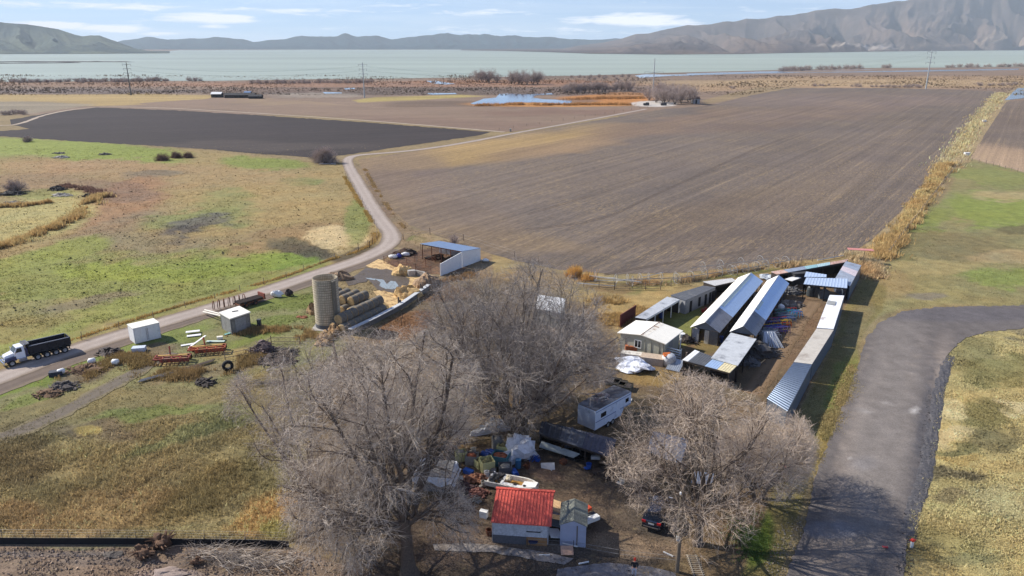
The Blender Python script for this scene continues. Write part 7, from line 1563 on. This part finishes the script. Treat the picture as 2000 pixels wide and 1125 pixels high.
tub(937, 911, (.9, .9, .8), yb, gn, 'small pale yellow box tilted against the biggest yellow box', .6)
tub(978, 905, (1.7, 1.4, 1.1), tb, brk, 'teal box heaped with red bricks in the junk yard', -.35)
tub(985, 888, (1.3, 1.2, 1.2), yb, gn, 'olive filled yellow box behind the teal brick box', -.3)
tub(972, 880, (1.1, 1.0, 1.5), gb, gb, 'tall grey box behind the teal brick box', .2)
tub(900, 898, (1.1, .9, 1.0), yb, gb, 'cream box standing alone left of the junk yard boxes', .3)
tub(922, 904, (1.2, 1.1, 1.0), gb, brk, 'grey box with reddish load right of the cream box', -.2)
tub(884, 890, (1.0, .9, .9), gb, brk, 'reddish grey box farthest left in the junk yard', .3)
tub(987, 922, (1.3, 1.2, .8), M('dark_grey_box', (96, 98, 102), .8, ns=2), gb, 'dark grey box in front of the teal brick box', .1)
def barrel(px, py, m, lb, lying=False, rz=0., h=.9, r=.3, z=0.):
    o = MB().lathe([(.01, 0), (r, 0), (r*1.03, h*.32), (r*.97, h*.34), (r*1.03, h*.66), (r*.97, h*.68), (r, h), (r*.9, h+.02), (.01, h)], 16).build('barrel', m, None)
    o.location = G(px, py)+W((0, 0, r if lying else z)); o.rotation_euler = (PI/2 if lying else 0, 0, rz); tag(o, lb, 'barrel')
bblue = M('bright_blue_plastic', (36, 84, 170), .45, ns=3, var=.15)
barrel(942, 890, bblue, 'blue barrel lying farthest left behind the boxes', True, .9); barrel(950, 887, bblue, 'second blue barrel lying beside the farthest left one', True, .9); barrel(957, 886, bblue, 'third blue barrel lying next to the tall grey box', True, .9)
barrel(1012, 913, M('steel_blue_plastic', (52, 108, 150), .45, ns=3), 'steel blue barrel standing beside the plastic sheeting'); barrel(1003, 924, bblue, 'bright blue barrel lying near the boat', True, .3)
scrap(1010, 886, 1.9, .8, M('pale_poles', (160, 148, 134), .85, ns=2, var=.3), 'loose lattice of pale poles behind the plastic sheeting', 34, 2.4, .03, 61, mound=False)
plm = M('clear_plastic_sheet', (228, 230, 234), .35, ns=1.5, var=.12, c2=(178, 180, 184), thr=.62, bump=1, bs=4)
for k, (px, py, r, lb) in enumerate([(1016, 894, (1.9, 1.1, 1.5), 'crumpled white plastic sheeting heaped over the junk yard boxes'), (968, 842, (2.0, .6, .9), 'white plastic sheeting caught under the dense middle tree')]):
    o = MB().blob((0, 0, r[2]*.4), r, 9+k, 20, 10, .5, .5).build('plastic_sheet', plm, None); o.location = G(px, py); o.rotation_euler.z = .3; tag(o, lb, 'plastic sheet')
scrap(930, 937, 1.3, .6, M('firewood', (178, 124, 92), .9, ns=3, var=.3, c2=(120, 84, 64)), 'stack of split reddish firewood left of the white bucket', 60, .7, .09, 62, 'firewood_pile', 'firewood')
scrap(934, 964, 1.1, .5, M('reddish_junk', (132, 88, 76), .9, ns=3, var=.35), 'small reddish junk heap left of the wrecked boat', 40, .6, .07, 63)
scrap(905, 955, 1.3, .7, M('purple_junk', (88, 66, 64), .9, ns=3, var=.35), 'dark purple brown junk heap below the tarp covered load', 40, .9, .07, 64)
scrap(1128, 893, 1.3, 1.1, M('black_machinery', (34, 34, 36), .6, .3, ns=3), 'black machinery heap at the end of the long pale panel', 50, .9, .08, 65)
o = MB().box((0, 0, .4), (.9, .35, .35), 0, -.15).build('white_box', white, None); o.location = G(1163, 900); o.rotation_euler.z = -.3; tag(o, 'long white box right of the black machinery', 'box')
scrap(1190, 925, 2.0, .5, M('dark_leafy_junk', (74, 60, 50), .95, ns=3, var=.4), 'low dark junk heap under the left edge of the right tree', 50, .9, .05, 66)
# tarp covered load (left)
lc = thing('covered_load', 'square load under a pale grey tarp, left of the firewood stack', 'covered load', G(852, 945), -.15)
MB().hexa([(-1.9, -1.3, 0), (1.9, -1.3, 0), (1.9, 1.3, 0), (-1.9, 1.3, 0)], [(-1.75, -1.15, 1.5), (1.75, -1.15, 1.6), (1.6, 1.1, 2.0), (-1.5, 1.1, 1.9)]).build('load', M('load_grey', (120, 118, 116), .9), lc)
rg = random.Random(8); tp = MB(); nx_, ny_ = 14, 12
for j in range(ny_):
    for i in range(nx_):
        x = -2.15+4.3*i/(nx_-1); y = -1.5+3.0*j/(ny_-1); ed = max(abs(x)/2.15, abs(y)/1.5)
        z = (1.68+.25*(y/1.5) if ed < .85 else 1.1-.5*rg.random())+rg.uniform(-.05, .07); tp.v.append((x+rg.uniform(-.06, .06), y+rg.uniform(-.06, .06), z))
for j in range(ny_-1):
    for i in range(nx_-1): k = j*nx_+i; tp.f.append((k, k+1, k+nx_+1, k+nx_))
tp.build('tarp', M('pale_grey_tarp', (196, 200, 206), .55, ns=1, var=.15, bump=.6, bs=3), lc, smooth=False)
# long dark shed roof in the trees, tote, panel
dr_ = shed('dark_low_shed', 'long low shed with dark patched roof below the camper trailer', 'shed', [(1058, 822, 2.1), (1204, 858, 2.1), (1192, 893, 1.9), (1052, 846, 1.9)], None, darkw, open_=(2,), pitch=.5,
           patches=[(0, .3, M('charcoal_sheet', (66, 66, 70), .8, ns=1)), (.3, .62, M('striped_grey_sheet', (92, 92, 96), .7, ns=1, c2=(140, 138, 136), thr=.6)), (.62, 1, M('slate_sheet', (84, 82, 92), .7, ns=1))])
P = [G(1052, 864, .9), G(1056, 858, 1.2)]
o = MB().quadslab(G(1053, 872, .6), G(1120, 893, .6), G(1132, 886, 1.1), G(1058, 861, 1.1), .1).build('long_board', M('pale_green_panel', (166, 174, 170), .6, ns=.7), None); tag(o, 'long pale flat panel lying in front of the dark low shed', 'panel')
ib = thing('liquid_tote', 'pale lilac caged liquid tote standing before the dark low shed', 'tote', G(1111, 872), .25)
tm = M('tote_plastic', (186, 182, 196), .5, ns=2, var=.06)
for k in range(2):
    MB().hexa([(-.5, -.42, .1+k*.95), (.5, -.42, .1+k*.95), (.5, .42, .1+k*.95), (-.5, .42, .1+k*.95)], [(-.5, -.42, .95+k*.95), (.5, -.42, .95+k*.95), (.5, .42, .95+k*.95), (-.5, .42, .95+k*.95)]).build('tank', tm, ib)
cg = MB()
for z in np.linspace(.12, 1.95, 9):
    for sy in (-1, 1): cg.tube([(-.55, sy*.47, z), (.55, sy*.47, z)], .018, 4)
    for sx in (-1, 1): cg.tube([(sx*.55, -.47, z), (sx*.55, .47, z)], .018, 4)
for t in np.linspace(-1, 1, 6):
    for sy in (-1, 1): cg.tube([(t*.55, sy*.47, .1), (t*.55, sy*.47, 1.97)], .018, 4)
cg.build('cage', M('tote_cage', (150, 150, 158), .4, .6), ib); MB().lathe([(.02, 0), (.1, 0), (.1, .06), (.02, .06)], 10, (0, 0, 1.9)).build('cap', M('tote_cap', (90, 92, 110)), ib)
# camper trailer --------------------------------------------------------------------
a = G(1150, 842); b = G(1213, 806); d = (b-a).normalized(); cpm = thing('camper_trailer', 'old pale blue camper trailer with littered grey roof between the trees', 'camper', (a+b)/2+W((-.1, .2, 0)), math.atan2(d.y, d.x))
cb = M('pale_blue_camper', (212, 222, 236), .55, ns=1, var=.06, c2=(160, 172, 188), thr=.65)
Lc, Wc = 6.6, 2.4; prof = [(-Lc/2, .55), (Lc*.22, .55), (Lc*.3, 1.35), (Lc/2, 1.35), (Lc/2, 2.75), (Lc*.47, 2.85), (-Lc/2+.1, 2.85), (-Lc/2, 2.6)]
MB().hexa([(x, -Wc/2, z) for x, z in prof], [(x, Wc/2, z) for x, z in prof]).build('body', cb, cpm)
MB().box((0, 0, 2.885), (Lc-.1, Wc+.04, .06)).build('roof', M('stained_roof', (132, 130, 130), .85, ns=.9, var=.2, c2=(84, 80, 82), thr=.5), cpm)
MB().box((Lc*.38, -Wc/2-.02, 2.1), (.55, .05, .45)).build('window', glassd, cpm); MB().box((Lc*.12, -Wc/2-.02, 1.6), (.7, .05, 1.9)).build('door', cb, cpm); MB().box((-Lc*.28, -Wc/2-.02, 1.95), (.9, .05, .5)).build('window', glassd, cpm)
MB().box((0, -Wc/2-.02, 1.45), (Lc*.98, .04, .06)).box((0, -Wc/2-.02, 2.62), (Lc*.98, .04, .05)).build('trim', M('camper_trim', (104, 126, 160), .5), cpm)
for x in (-.9, -.05):
    for sy in (-1, 1): wheel(cpm, x, sy*(Wc/2-.1), .36, .22)
o = scrap(1160, 790, 1.4, .35, M('roof_litter', (150, 130, 124), .9, ns=2, c2=(200, 196, 190), thr=.55), 'litter of boards and cloth piled on the camper roof', 34, .9, .04, 67, mound=False); o.location = cpm.location+W((-.8, -.1, 2.95))
o = plank(1222, 781, 1.5, .6, .1, -.3, M('cream_paint', (226, 218, 200)), 'cream board on the ground behind the camper', th=.15)
# pallets and frames between camper and tarp
for k, (x, y) in enumerate([(85, 700), (140, 720), (190, 745)]): crate(*g6(x, y), (1.7, 1.5, .6), M('mossy_wood', (104, 100, 82), .9, ns=2, var=.3), ['mossy flat crate, left of three in front of the tarp', 'mossy flat crate, middle of three in front of the tarp', 'mossy flat crate, right of three in front of the tarp'][k], -.4)
o = plank(*g6(120, 585), 3.0, .35, .15, -.35, M('yellow_beam', (196, 160, 62), .7), 'yellow beam on the ground left of the crumpled tarp', th=.2)
# grey roofs under the right tree
shed('tree_shed', 'grey roofed shed half hidden under the crown of the right tree', 'shed', [(1275, 842, 2.3), (1345, 858, 2.3), (1330, 905, 2.2), (1262, 885, 2.2)], M('hidden_grey_roof', (150, 152, 156), .7, ns=1), darkw, pitch=.5)
shed('tree_shed', 'small shed with pale roof right of the other under the right tree', 'shed', [(1355, 920, 2.0), (1395, 925, 2.0), (1390, 948, 1.9), (1350, 942, 1.9)], M('hidden_pale_roof', (140, 148, 160), .7, ns=1), darkw, pitch=.5)
shed('back_shed', 'white roofed shed glimpsed through the dense middle tree', 'shed', [(1050, 575, 2.6), (1105, 583, 2.6), (1098, 612, 2.5), (1042, 602, 2.5)], white, beige, pitch=.5)
# ----------------------------------------------------------------- black car
a = G(1272, 1036); b = G(1296, 985); d = (b-a).normalized()
car = thing('parked_car', 'black sport utility car parked under the right tree, tail lights red', 'car', (a+b)/2, math.atan2(d.y, d.x))
cpn = M('midnight_paint', (22, 28, 44), .22, ns=1, var=.03, coat=1.0)
st = [(-2.35, .62, .86, .40, .95), (-2.3, .60, .90, .35, 1.05), (-1.7, .93, .9, .3, 1.1), (-.6, .95, .92, .25, 1.08), (.6, .96, .92, .25, 1.05), (1.3, .95, .9, .27, 1.0), (2.0, .9, .84, .32, .9), (2.35, .7, .7, .42, .72)]
bdm = MB()
for (x, w1, w2, z0, z1) in st:
    w1 = max(w1, .8); bdm.v += [(x, -w1*.93, z0), (x, -w1, z0+.2), (x, -w1, z1-.12), (x, -w1*.93, z1), (x, 0, z1+.05), (x, w1*.93, z1), (x, w1, z1-.12), (x, w1, z0+.2), (x, w1*.93, z0)]
for i in range(len(st)-1):
    for k in range(9): bdm.f.append((i*9+k, i*9+(k+1) % 9, (i+1)*9+(k+1) % 9, (i+1)*9+k))
bdm.f += [tuple(range(8, -1, -1)), tuple((len(st)-1)*9+k for k in range(9))]
bdm.build('body', cpn, car)
MB().hexa([(-2.22, -.84, 1.06), (.95, -.84, 1.04), (.95, .84, 1.04), (-2.22, .84, 1.06)], [(-1.75, -.66, 1.66), (.1, -.66, 1.68), (.1, .66, 1.68), (-1.75, .66, 1.66)]).build('cabin_glass', M('car_glass', (16, 20, 28), .06), car)
MB().hexa([(-1.85, -.68, 1.63), (.15, -.68, 1.65), (.15, .68, 1.65), (-1.85, .68, 1.63)], [(-1.8, -.62, 1.73), (.05, -.62, 1.75), (.05, .62, 1.75), (-1.8, .62, 1.73)]).build('roof', cpn, car)
for sy in (-1, 1):
    MB().tube([(-1.7, sy*.56, 1.8), (0, sy*.56, 1.81)], .03, 5).build('roof_rail', black, car)
    for x in (-1.45, -.45): MB().hexa([(x-.05, sy*.85, 1.06), (x+.05, sy*.85, 1.06), (x+.05, sy*.87, 1.06), (x-.05, sy*.87, 1.06)], [(x-.05, sy*.67, 1.66), (x+.05, sy*.67, 1.66), (x+.05, sy*.7, 1.66), (x-.05, sy*.7, 1.66)]).build('pillar', cpn, car)
    MB().box((-2.33, sy*.66, .93), (.1, .34, .2)).build('tail_light', M('tail_red', (196, 30, 34), .25), car)
    MB().box((.85, sy*1.02, 1.08), (.18, .16, .14)).build('mirror', cpn, car)
    for x in (-1.4, 1.45): wheel(car, x, sy*.84, .36, .24)
    MB().box((2.28, sy*.58, .74), (.12, .34, .14)).build('headlight', M('lamp_glass', (220, 222, 226)), car)
MB().box((-2.41, 0, .48), (.14, 1.6, .16)).build('rear_bumper', black, car); MB().box((-2.5, 0, .56), (.04, 1.3, .05)).build('bumper_trim', chrome, car)
MB().box((-2.4, 0, .82), (.03, .5, .13)).build('number_plate', M('plate_white', (190, 190, 186), .5), car)
# ----------------------------------------------------------------- utility pole, marker, ladder, person
pb = G(1322, 1117); up = thing('utility_pole', 'short wooden utility pole with white insulator caps beside the black car', 'pole', pb)
MB().tube([(0, 0, 0), (.02, 0, 4.2), (.05, .02, 8.0)], [.17, .14, .11], 10).build('pole', M('pole_wood', (112, 98, 82), .9, ns=3, var=.25), up)
MB().box((-.14, -.05, 3.2), (.25, .2, .4)).build('meter_box', M('meter_grey', (168, 168, 166), .5), up); MB().tube([(-.2, 0, 3.3), (-.2, 0, 7.2)], .035, 6).build('conduit', M('conduit_pale', (170, 156, 130), .6), up)
MB().lathe([(.02, 0), (.09, 0), (.09, .15), (.02, .2)], 10, (-.2, 0, 7.2)).build('insulator', white, up)
mk = thing('fire_marker', 'short white marker post with red cap on the bleached grass', 'marker', G(1780, 1069))
MB().lathe([(.13, 0), (.13, .62), (.02, .62)], 14).build('post', white, mk); MB().lathe([(.155, .622), (.17, .68), (.14, .8), (.02, .84)], 14).box((0, 0, .72), (.5, .08, .07)).build('cap', M('marker_red', (212, 58, 40), .5), mk)
o = MB().box((0, 0, .2), (.5, .2, .06), .3, .3).tube([(.25, 0, 0), (.2, 0, .3)], .02, 4).build('red_scrap', M('red_tape', (208, 60, 60), .6), None); o.location = G(1728, 1072); tag(o, 'small red flag lying on the dark road edge', 'flag')
o = MB().box((0, 0, .12), (.8, .35, .1), .2, .2).build('red_sheet_scrap', M('red_tape', (208, 60, 60)), None); o.location = G(1535, 914); tag(o, 'small red sheet scrap in the weeds on the road verge', 'scrap')
ld = MB()
for sy in (-.35, .35): ld.tube([(sy, -1.4, .08), (sy, 1.4, .12)], .045, 5)
for k in range(12): y = -1.3+k*.236; ld.tube([(-.5, y, .14), (.5, y, .14)], .035, 4)
o = ld.build('wooden_ladder', M('grey_ladder', (158, 146, 128), .9), None); o.location = G(1358, 1108); tag(o, 'weathered slatted ladder lying at the foot of the right tree', 'ladder')
for k, (px, py) in enumerate([(1305, 1083), (1140, 1100), (1063, 1085)]): plank(px, py, .9, .09, .05, [-.7, .3, 0][k], white, ['white stick on the dirt between the car and the person', 'pale stone on the pavement edge below the grey shed', 'pale stick on the concrete strip'][k], name='stick', cat='stick', th=.08)
def skin_mesh(name, verts, edges, radii, mat, parent, sub=1):
    me = bpy.data.meshes.new(name); me.from_pydata(verts, edges, []); me.update(); o = bpy.data.objects.new(name, me); COL.objects.link(o)
    o.modifiers.new('skin', 'SKIN'); 
    for i, r in enumerate(radii): me.skin_vertices[0].data[i].radius = (r, r) if not hasattr(r, '__len__') else r
    me.skin_vertices[0].data[0].use_root = True
    s_ = o.modifiers.new('sub', 'SUBSURF'); s_.levels = sub; s_.render_levels = sub
    me.materials.append(mat); o.parent = parent; return o
pr = thing('person', 'person in red cap, black jacket and pale trousers on the pavement', 'person', G(1238, 1127), 2.9)
skin = M('skin', (196, 146, 118), .6, ns=4, var=.06); jack = M('black_jacket', (30, 31, 34), .8, ns=5, var=.2); trou = M('pale_trousers', (186, 184, 188), .85, ns=5, var=.1); capm = M('red_cap_cloth', (214, 66, 40), .7, ns=5)
bv = [(0, 0, .95), (0, 0, 1.15), (0, -.01, 1.38), (0, 0, 1.5), (0, .01, 1.56), (0, .02, 1.66), (0, .03, 1.73),  # spine head
      (-.1, 0, .9), (-.11, .02, .5), (-.11, -.04, .08), (-.11, .12, .04), (.1, 0, .9), (.12, -.02, .5), (.12, -.12, .08), (.12, .05, .04),
      (-.2, 0, 1.4), (-.26, -.01, 1.12), (-.16, .2, 1.05), (.2, 0, 1.4), (.26, -.01, 1.12), (.16, .2, 1.05), (0, .09, 1.63)]
be = [(0, 1), (1, 2), (2, 3), (3, 4), (4, 5), (5, 6), (0, 7), (7, 8), (8, 9), (9, 10), (0, 11), (11, 12), (12, 13), (13, 14), (2, 15), (15, 16), (16, 17), (2, 18), (18, 19), (19, 20), (5, 21)]
rr_ = [(.13, .1), (.12, .09), (.15, .1), (.06, .06), (.06, .06), (.085, .1), (.06, .07), .085, .06, .04, .035, .085, .06, .04, .035, .06, .042, .032, .06, .042, .032, .02]
skin_mesh('body', bv, be, rr_, skin, pr, 2)
skin_mesh('jacket', [(0, 0, .9), (0, 0, 1.15), (0, -.01, 1.4), (0, 0, 1.47), (-.2, 0, 1.4), (-.265, -.01, 1.12), (-.175, .17, 1.06), (.2, 0, 1.4), (.265, -.01, 1.12), (.175, .17, 1.06)], [(0, 1), (1, 2), (2, 3), (2, 4), (4, 5), (5, 6), (2, 7), (7, 8), (8, 9)], [(.17, .13), (.16, .125), (.18, .13), (.09, .09), .08, .062, .05, .08, .062, .05], jack, pr, 2)
skin_mesh('trousers', [(0, 0, .92), (-.1, 0, .84), (-.11, .02, .5), (-.11, -.04, .13), (.1, 0, .84), (.12, -.02, .5), (.12, -.12, .13)], [(0, 1), (1, 2), (2, 3), (0, 4), (4, 5), (5, 6)], [(.16, .12), .105, .08, .065, .105, .08, .065], trou, pr, 2)
for sx in (-1, 1):
    hv = [(sx*.16, .2, 1.05), (sx*.15, .26, 1.04)]; hvE = [(0, 1)]; hr = [.03, .035]
    for f_ in range(4):
        k = len(hv); hv += [(sx*(.15+(f_-1.5)*.018), .29, 1.035), (sx*(.15+(f_-1.5)*.02), .33-.006*abs(f_-1), 1.02)]; hvE += [(1, k), (k, k+1)]; hr += [.009, .008]
    k = len(hv); hv += [(sx*.12, .25, 1.05), (sx*.1, .28, 1.05)]; hvE += [(0, k), (k, k+1)]; hr += [.011, .009]
    skin_mesh('hand', hv, hvE, hr, skin, pr, 1)
    MB().blob((sx*.115, .05 if sx < 0 else -.03, .05), (.055, .15, .06), 3, 12, 8, .05, .8).build('shoe', black, pr, smooth=True)
MB().lathe([(.105, 1.68), (.112, 1.72), (.1, 1.79), (.05, 1.83), (.005, 1.835)], 16, (0, .03, 0)).hexa([(-.08, .11, 1.69), (.08, .11, 1.69), (.06, .22, 1.675), (-.06, .22, 1.675)], [(-.08, .11, 1.705), (.08, .11, 1.705), (.06, .22, 1.69), (-.06, .22, 1.69)]).build('cap', capm, pr)
# ================================================================= far things: pylons, farm
galp = M('pylon_steel', (176, 178, 174), .6, .3, ns=.2, var=.05)
def zof(px, py, Y): return zat(px, py, Y)[1]
TW = []
for k, (bx, by, tx, ty, kind, lb) in enumerate([(256, 186, 247, 122, 'l', 'farthest left power pole against the lake, dark and lattice like'), (712, 191, 709, 122, 'l', 'slim power pole left of the pond'), (1275, 186, 1278, 114, 'p', 'cross armed power pole above the grove around the far shed'), (1808, 174, 1818, 97, 'l', 'pale power pole at the back of the ploughed field, right')]):
    g_ = G(bx, by); H_ = zof(tx, ty, g_.y); r = thing('power_pole', lb, 'power pole', g_)
    q = g_.y/630
    MB().tube([(0, 0, 0), (0, 0, H_)], [.55*q, .28*q], 10).build('shaft', galp if k != 0 else M('dark_pylon', (96, 96, 92), .7), r)
    arms = [(.93, 3.4), (.8, 3.0), (.67, 3.4)] if kind == 'l' else [(.62, 7.5)]
    TW.append((g_, H_, arms, q))
    for (hh, w_) in arms:
        for sx in (-1, 1):
            MB().tube([(0, 0, H_*hh), (sx*w_*q, 0, H_*(hh+.025))], [.18*q, .1*q], 6).build('cross_arm', galp if k != 0 else M('dark_pylon', (96, 96, 92)), r)
            MB().tube([(sx*w_*q, 0, H_*(hh+.02)), (sx*w_*q, 0, H_*(hh-.035))], .12*q, 6).build('insulator', M('insulator_grey', (120, 120, 118), .5), r)
# conductors between the poles
wl = M('conductor', (96, 98, 98), .6, .3)
ends = [TW[0], TW[1], TW[2], TW[3]]
for (A_, B_) in zip(ends[:-1], ends[1:]):
    mb = MB()
    for lv_ in range(2):
        for sx in (-1, 1):
            ha = A_[2][min(lv_, len(A_[2])-1)]; hb = B_[2][min(lv_, len(B_[2])-1)]
            p = A_[0]+W((sx*ha[1]*A_[3], 0, A_[1]*(ha[0]-.03))); q = B_[0]+W((sx*hb[1]*B_[3], 0, B_[1]*(hb[0]-.03)))
            pts = [p.lerp(q, t)-W((0, 0, 4.5*4*t*(1-t))) for t in np.linspace(0, 1, 20)]; mb.tube(pts, .03, 4, False)
    o = mb.build('power_lines', wl, None); tag(o, {0: 'sagging power lines between the left two power poles', 1: 'sagging power lines between the two middle power poles', 2: 'sagging power lines between the right two power poles'}[ends.index(A_)], 'power lines')
def farbarn(px, py, L_, w_, h, roofm, wallm, lb, rz=0., slope=.25):
    r = thing('far_barn', lb, 'barn', G(px, py), rz); ri = h+w_*slope
    for y in (-w_/2, w_/2): MB().wall((-L_/2, y, 0), (L_/2, y, 0), 0, h, h, .2).build('wall', wallm, r)
    for x in (-L_/2, L_/2): MB().hexa([(x-.1, -w_/2, 0), (x-.1, w_/2, 0), (x-.1, w_/2, h), (x-.1, 0, ri-.1), (x-.1, -w_/2, h)], [(x+.1, -w_/2, 0), (x+.1, w_/2, 0), (x+.1, w_/2, h), (x+.1, 0, ri-.1), (x+.1, -w_/2, h)]).build('gable_end', wallm, r)
    for s_ in (-1, 1): MB().quadslab((-L_/2-.4, s_*(w_/2+.4), h-.05), (L_/2+.4, s_*(w_/2+.4), h-.05), (L_/2+.4, 0, ri), (-L_/2-.4, 0, ri), .12).build('roof_slope', roofm, r)
    MB().box((0, -w_/2-.12, h*.4), (L_*.25, .1, h*.8)).build('door', M('far_door', (40, 38, 36), .9), r)
farbarn(425, 190, 8, 6, 2.8, white, M('far_wall_dark', (52, 48, 46), .9), 'white roofed barn at the left end of the far farmstead')
farbarn(470, 191, 24, 6, 2.4, M('far_roof_dark', (56, 54, 54), .9), M('far_wall_dark', (52, 48, 46)), 'long dark barn of the far farmstead')
farbarn(485, 188, 5, 4, 3.2, galvb, M('far_wall_dark', (52, 48, 46)), 'small pale roofed hut behind the long dark far barn')
farbarn(500, 192.5, 10, 5, 2.0, M('far_roof_dark', (56, 54, 54)), M('far_wall_dark', (52, 48, 46)), 'low dark shed at the right end of the far farmstead')
farbarn(1358, 202, 5, 5, 3.6, M('far_brown_roof', (92, 72, 64), .9), M('far_wall_pale', (170, 166, 162), .9), 'small brown roofed shed at the right edge of the far grove')
for k, (px, py) in enumerate([(1296, 206), (1262, 206)]):
    o = MB().box((0, 0, .9), (4, 2.2, 1.4)).box((.8, 0, 1.8), (2.0, 1.9, .6)).build('far_vehicle', M('far_vehicle_dark', (58, 54, 54), .6), None); o.location = G(px, py); tag(o, ['dark parked vehicle right under the far grove', 'dark parked vehicle left of the far grove'][k], 'vehicle')
# small posts and a white box along the track crossing
o = MB().box((0, 0, .7), (.9, .9, 1.4)).box((0, 0, 1.45), (1.1, 1.1, .1)).build('pump_box', concm, None); o.location = G(997, 257); tag(o, 'pale pump box where the field track meets the lane', 'box')
for k, (px, py) in enumerate([(1922, 238), (1888, 303)]):
    o = MB().box((0, 0, .5), (1.8, 1.2, 1.0)).box((0, 0, 1.02), (2.0, 1.4, .06)).build('ditch_gate', white, None); o.location = G(px, py); tag(o, ['white headgate box farther up the right ditch', 'white headgate box at the corner of the right hand field'][k], 'headgate')

rg = random.Random(77)
JK = [('white', white, 'white'), ('blue', bblue, 'blue'), ('grey', gb, 'grey'), ('rusty', rust, 'rusty'), ('cream', M('cream_paint', (226, 218, 200)), 'cream')]
spots_ = [(915, 925, 'left of the small tilted yellow box'), (925, 885, 'behind the grey box with reddish load'), (962, 925, 'between the yellow box and the boat'), (1000, 905, 'between the teal box and the plastic sheeting'), (1030, 915, 'right of the steel blue barrel'), (1045, 900, 'under the lattice of poles'), (900, 940, 'right of the tarp covered load'), (945, 950, 'at the left end of the boat'), (1070, 915, 'alone on the dirt below the long pale board'), (1100, 905, 'left of the black machinery'), (1150, 915, 'below the white box by the machinery'), (980, 870, 'behind the olive filled box'), (1000, 862, 'nearest the foot of the dense middle tree'), (890, 915, 'below the lone cream box'), (870, 905, 'farthest left, behind the tarp covered load'), (1175, 890, 'at the right end of the dark low shed'), (1215, 945, 'under the left edge of the right tree'), (930, 980, 'left of the red roofed shed'), (945, 1010, 'at the left wall of the red roofed shed'), (955, 1045, 'at the left foot of the red roofed shed')]
for k, (px, py, wh) in enumerate(spots_):
    c_, m_, w2 = JK[(k*3+1) % 5]; s1, s2, s3 = rg.uniform(.5, 1.1), rg.uniform(.4, .8), rg.uniform(.3, .7)
    mb = MB()
    if k % 3 == 0: mb.box((0, 0, s3/2), (s1, s2, s3)).box((0, 0, s3+.02), (s1*1.06, s2*1.06, .04), .05); nm2, ct2 = 'junk_box', 'box'
    elif k % 3 == 1: mb.lathe([(.02, .02), (.22, .02), (.27, .55), (.3, .57), (.26, .58), (.22, .1), (.02, .1)], 14).blob((.1, .3, .12), (.25, .2, .14), k, 8, 5, .3, .7); nm2, ct2 = 'bucket', 'bucket'
    else: mb.box((0, 0, .25), (s1*1.3, .08, s2), .3, .2, .4).tube([(-.6, .2, .05), (.1, .3, .5), (.7, .1, .05)], .04, 5).box((.2, -.2, .1), (.5, .4, .12), .6); nm2, ct2 = 'junk_sheet', 'scrap'
    o = mb.build(nm2, m_, None); o.location = G(px, py); o.rotation_euler.z = rg.uniform(0, 3); tag(o, 'small %s %s %s' % (w2, ct2, wh), ct2)
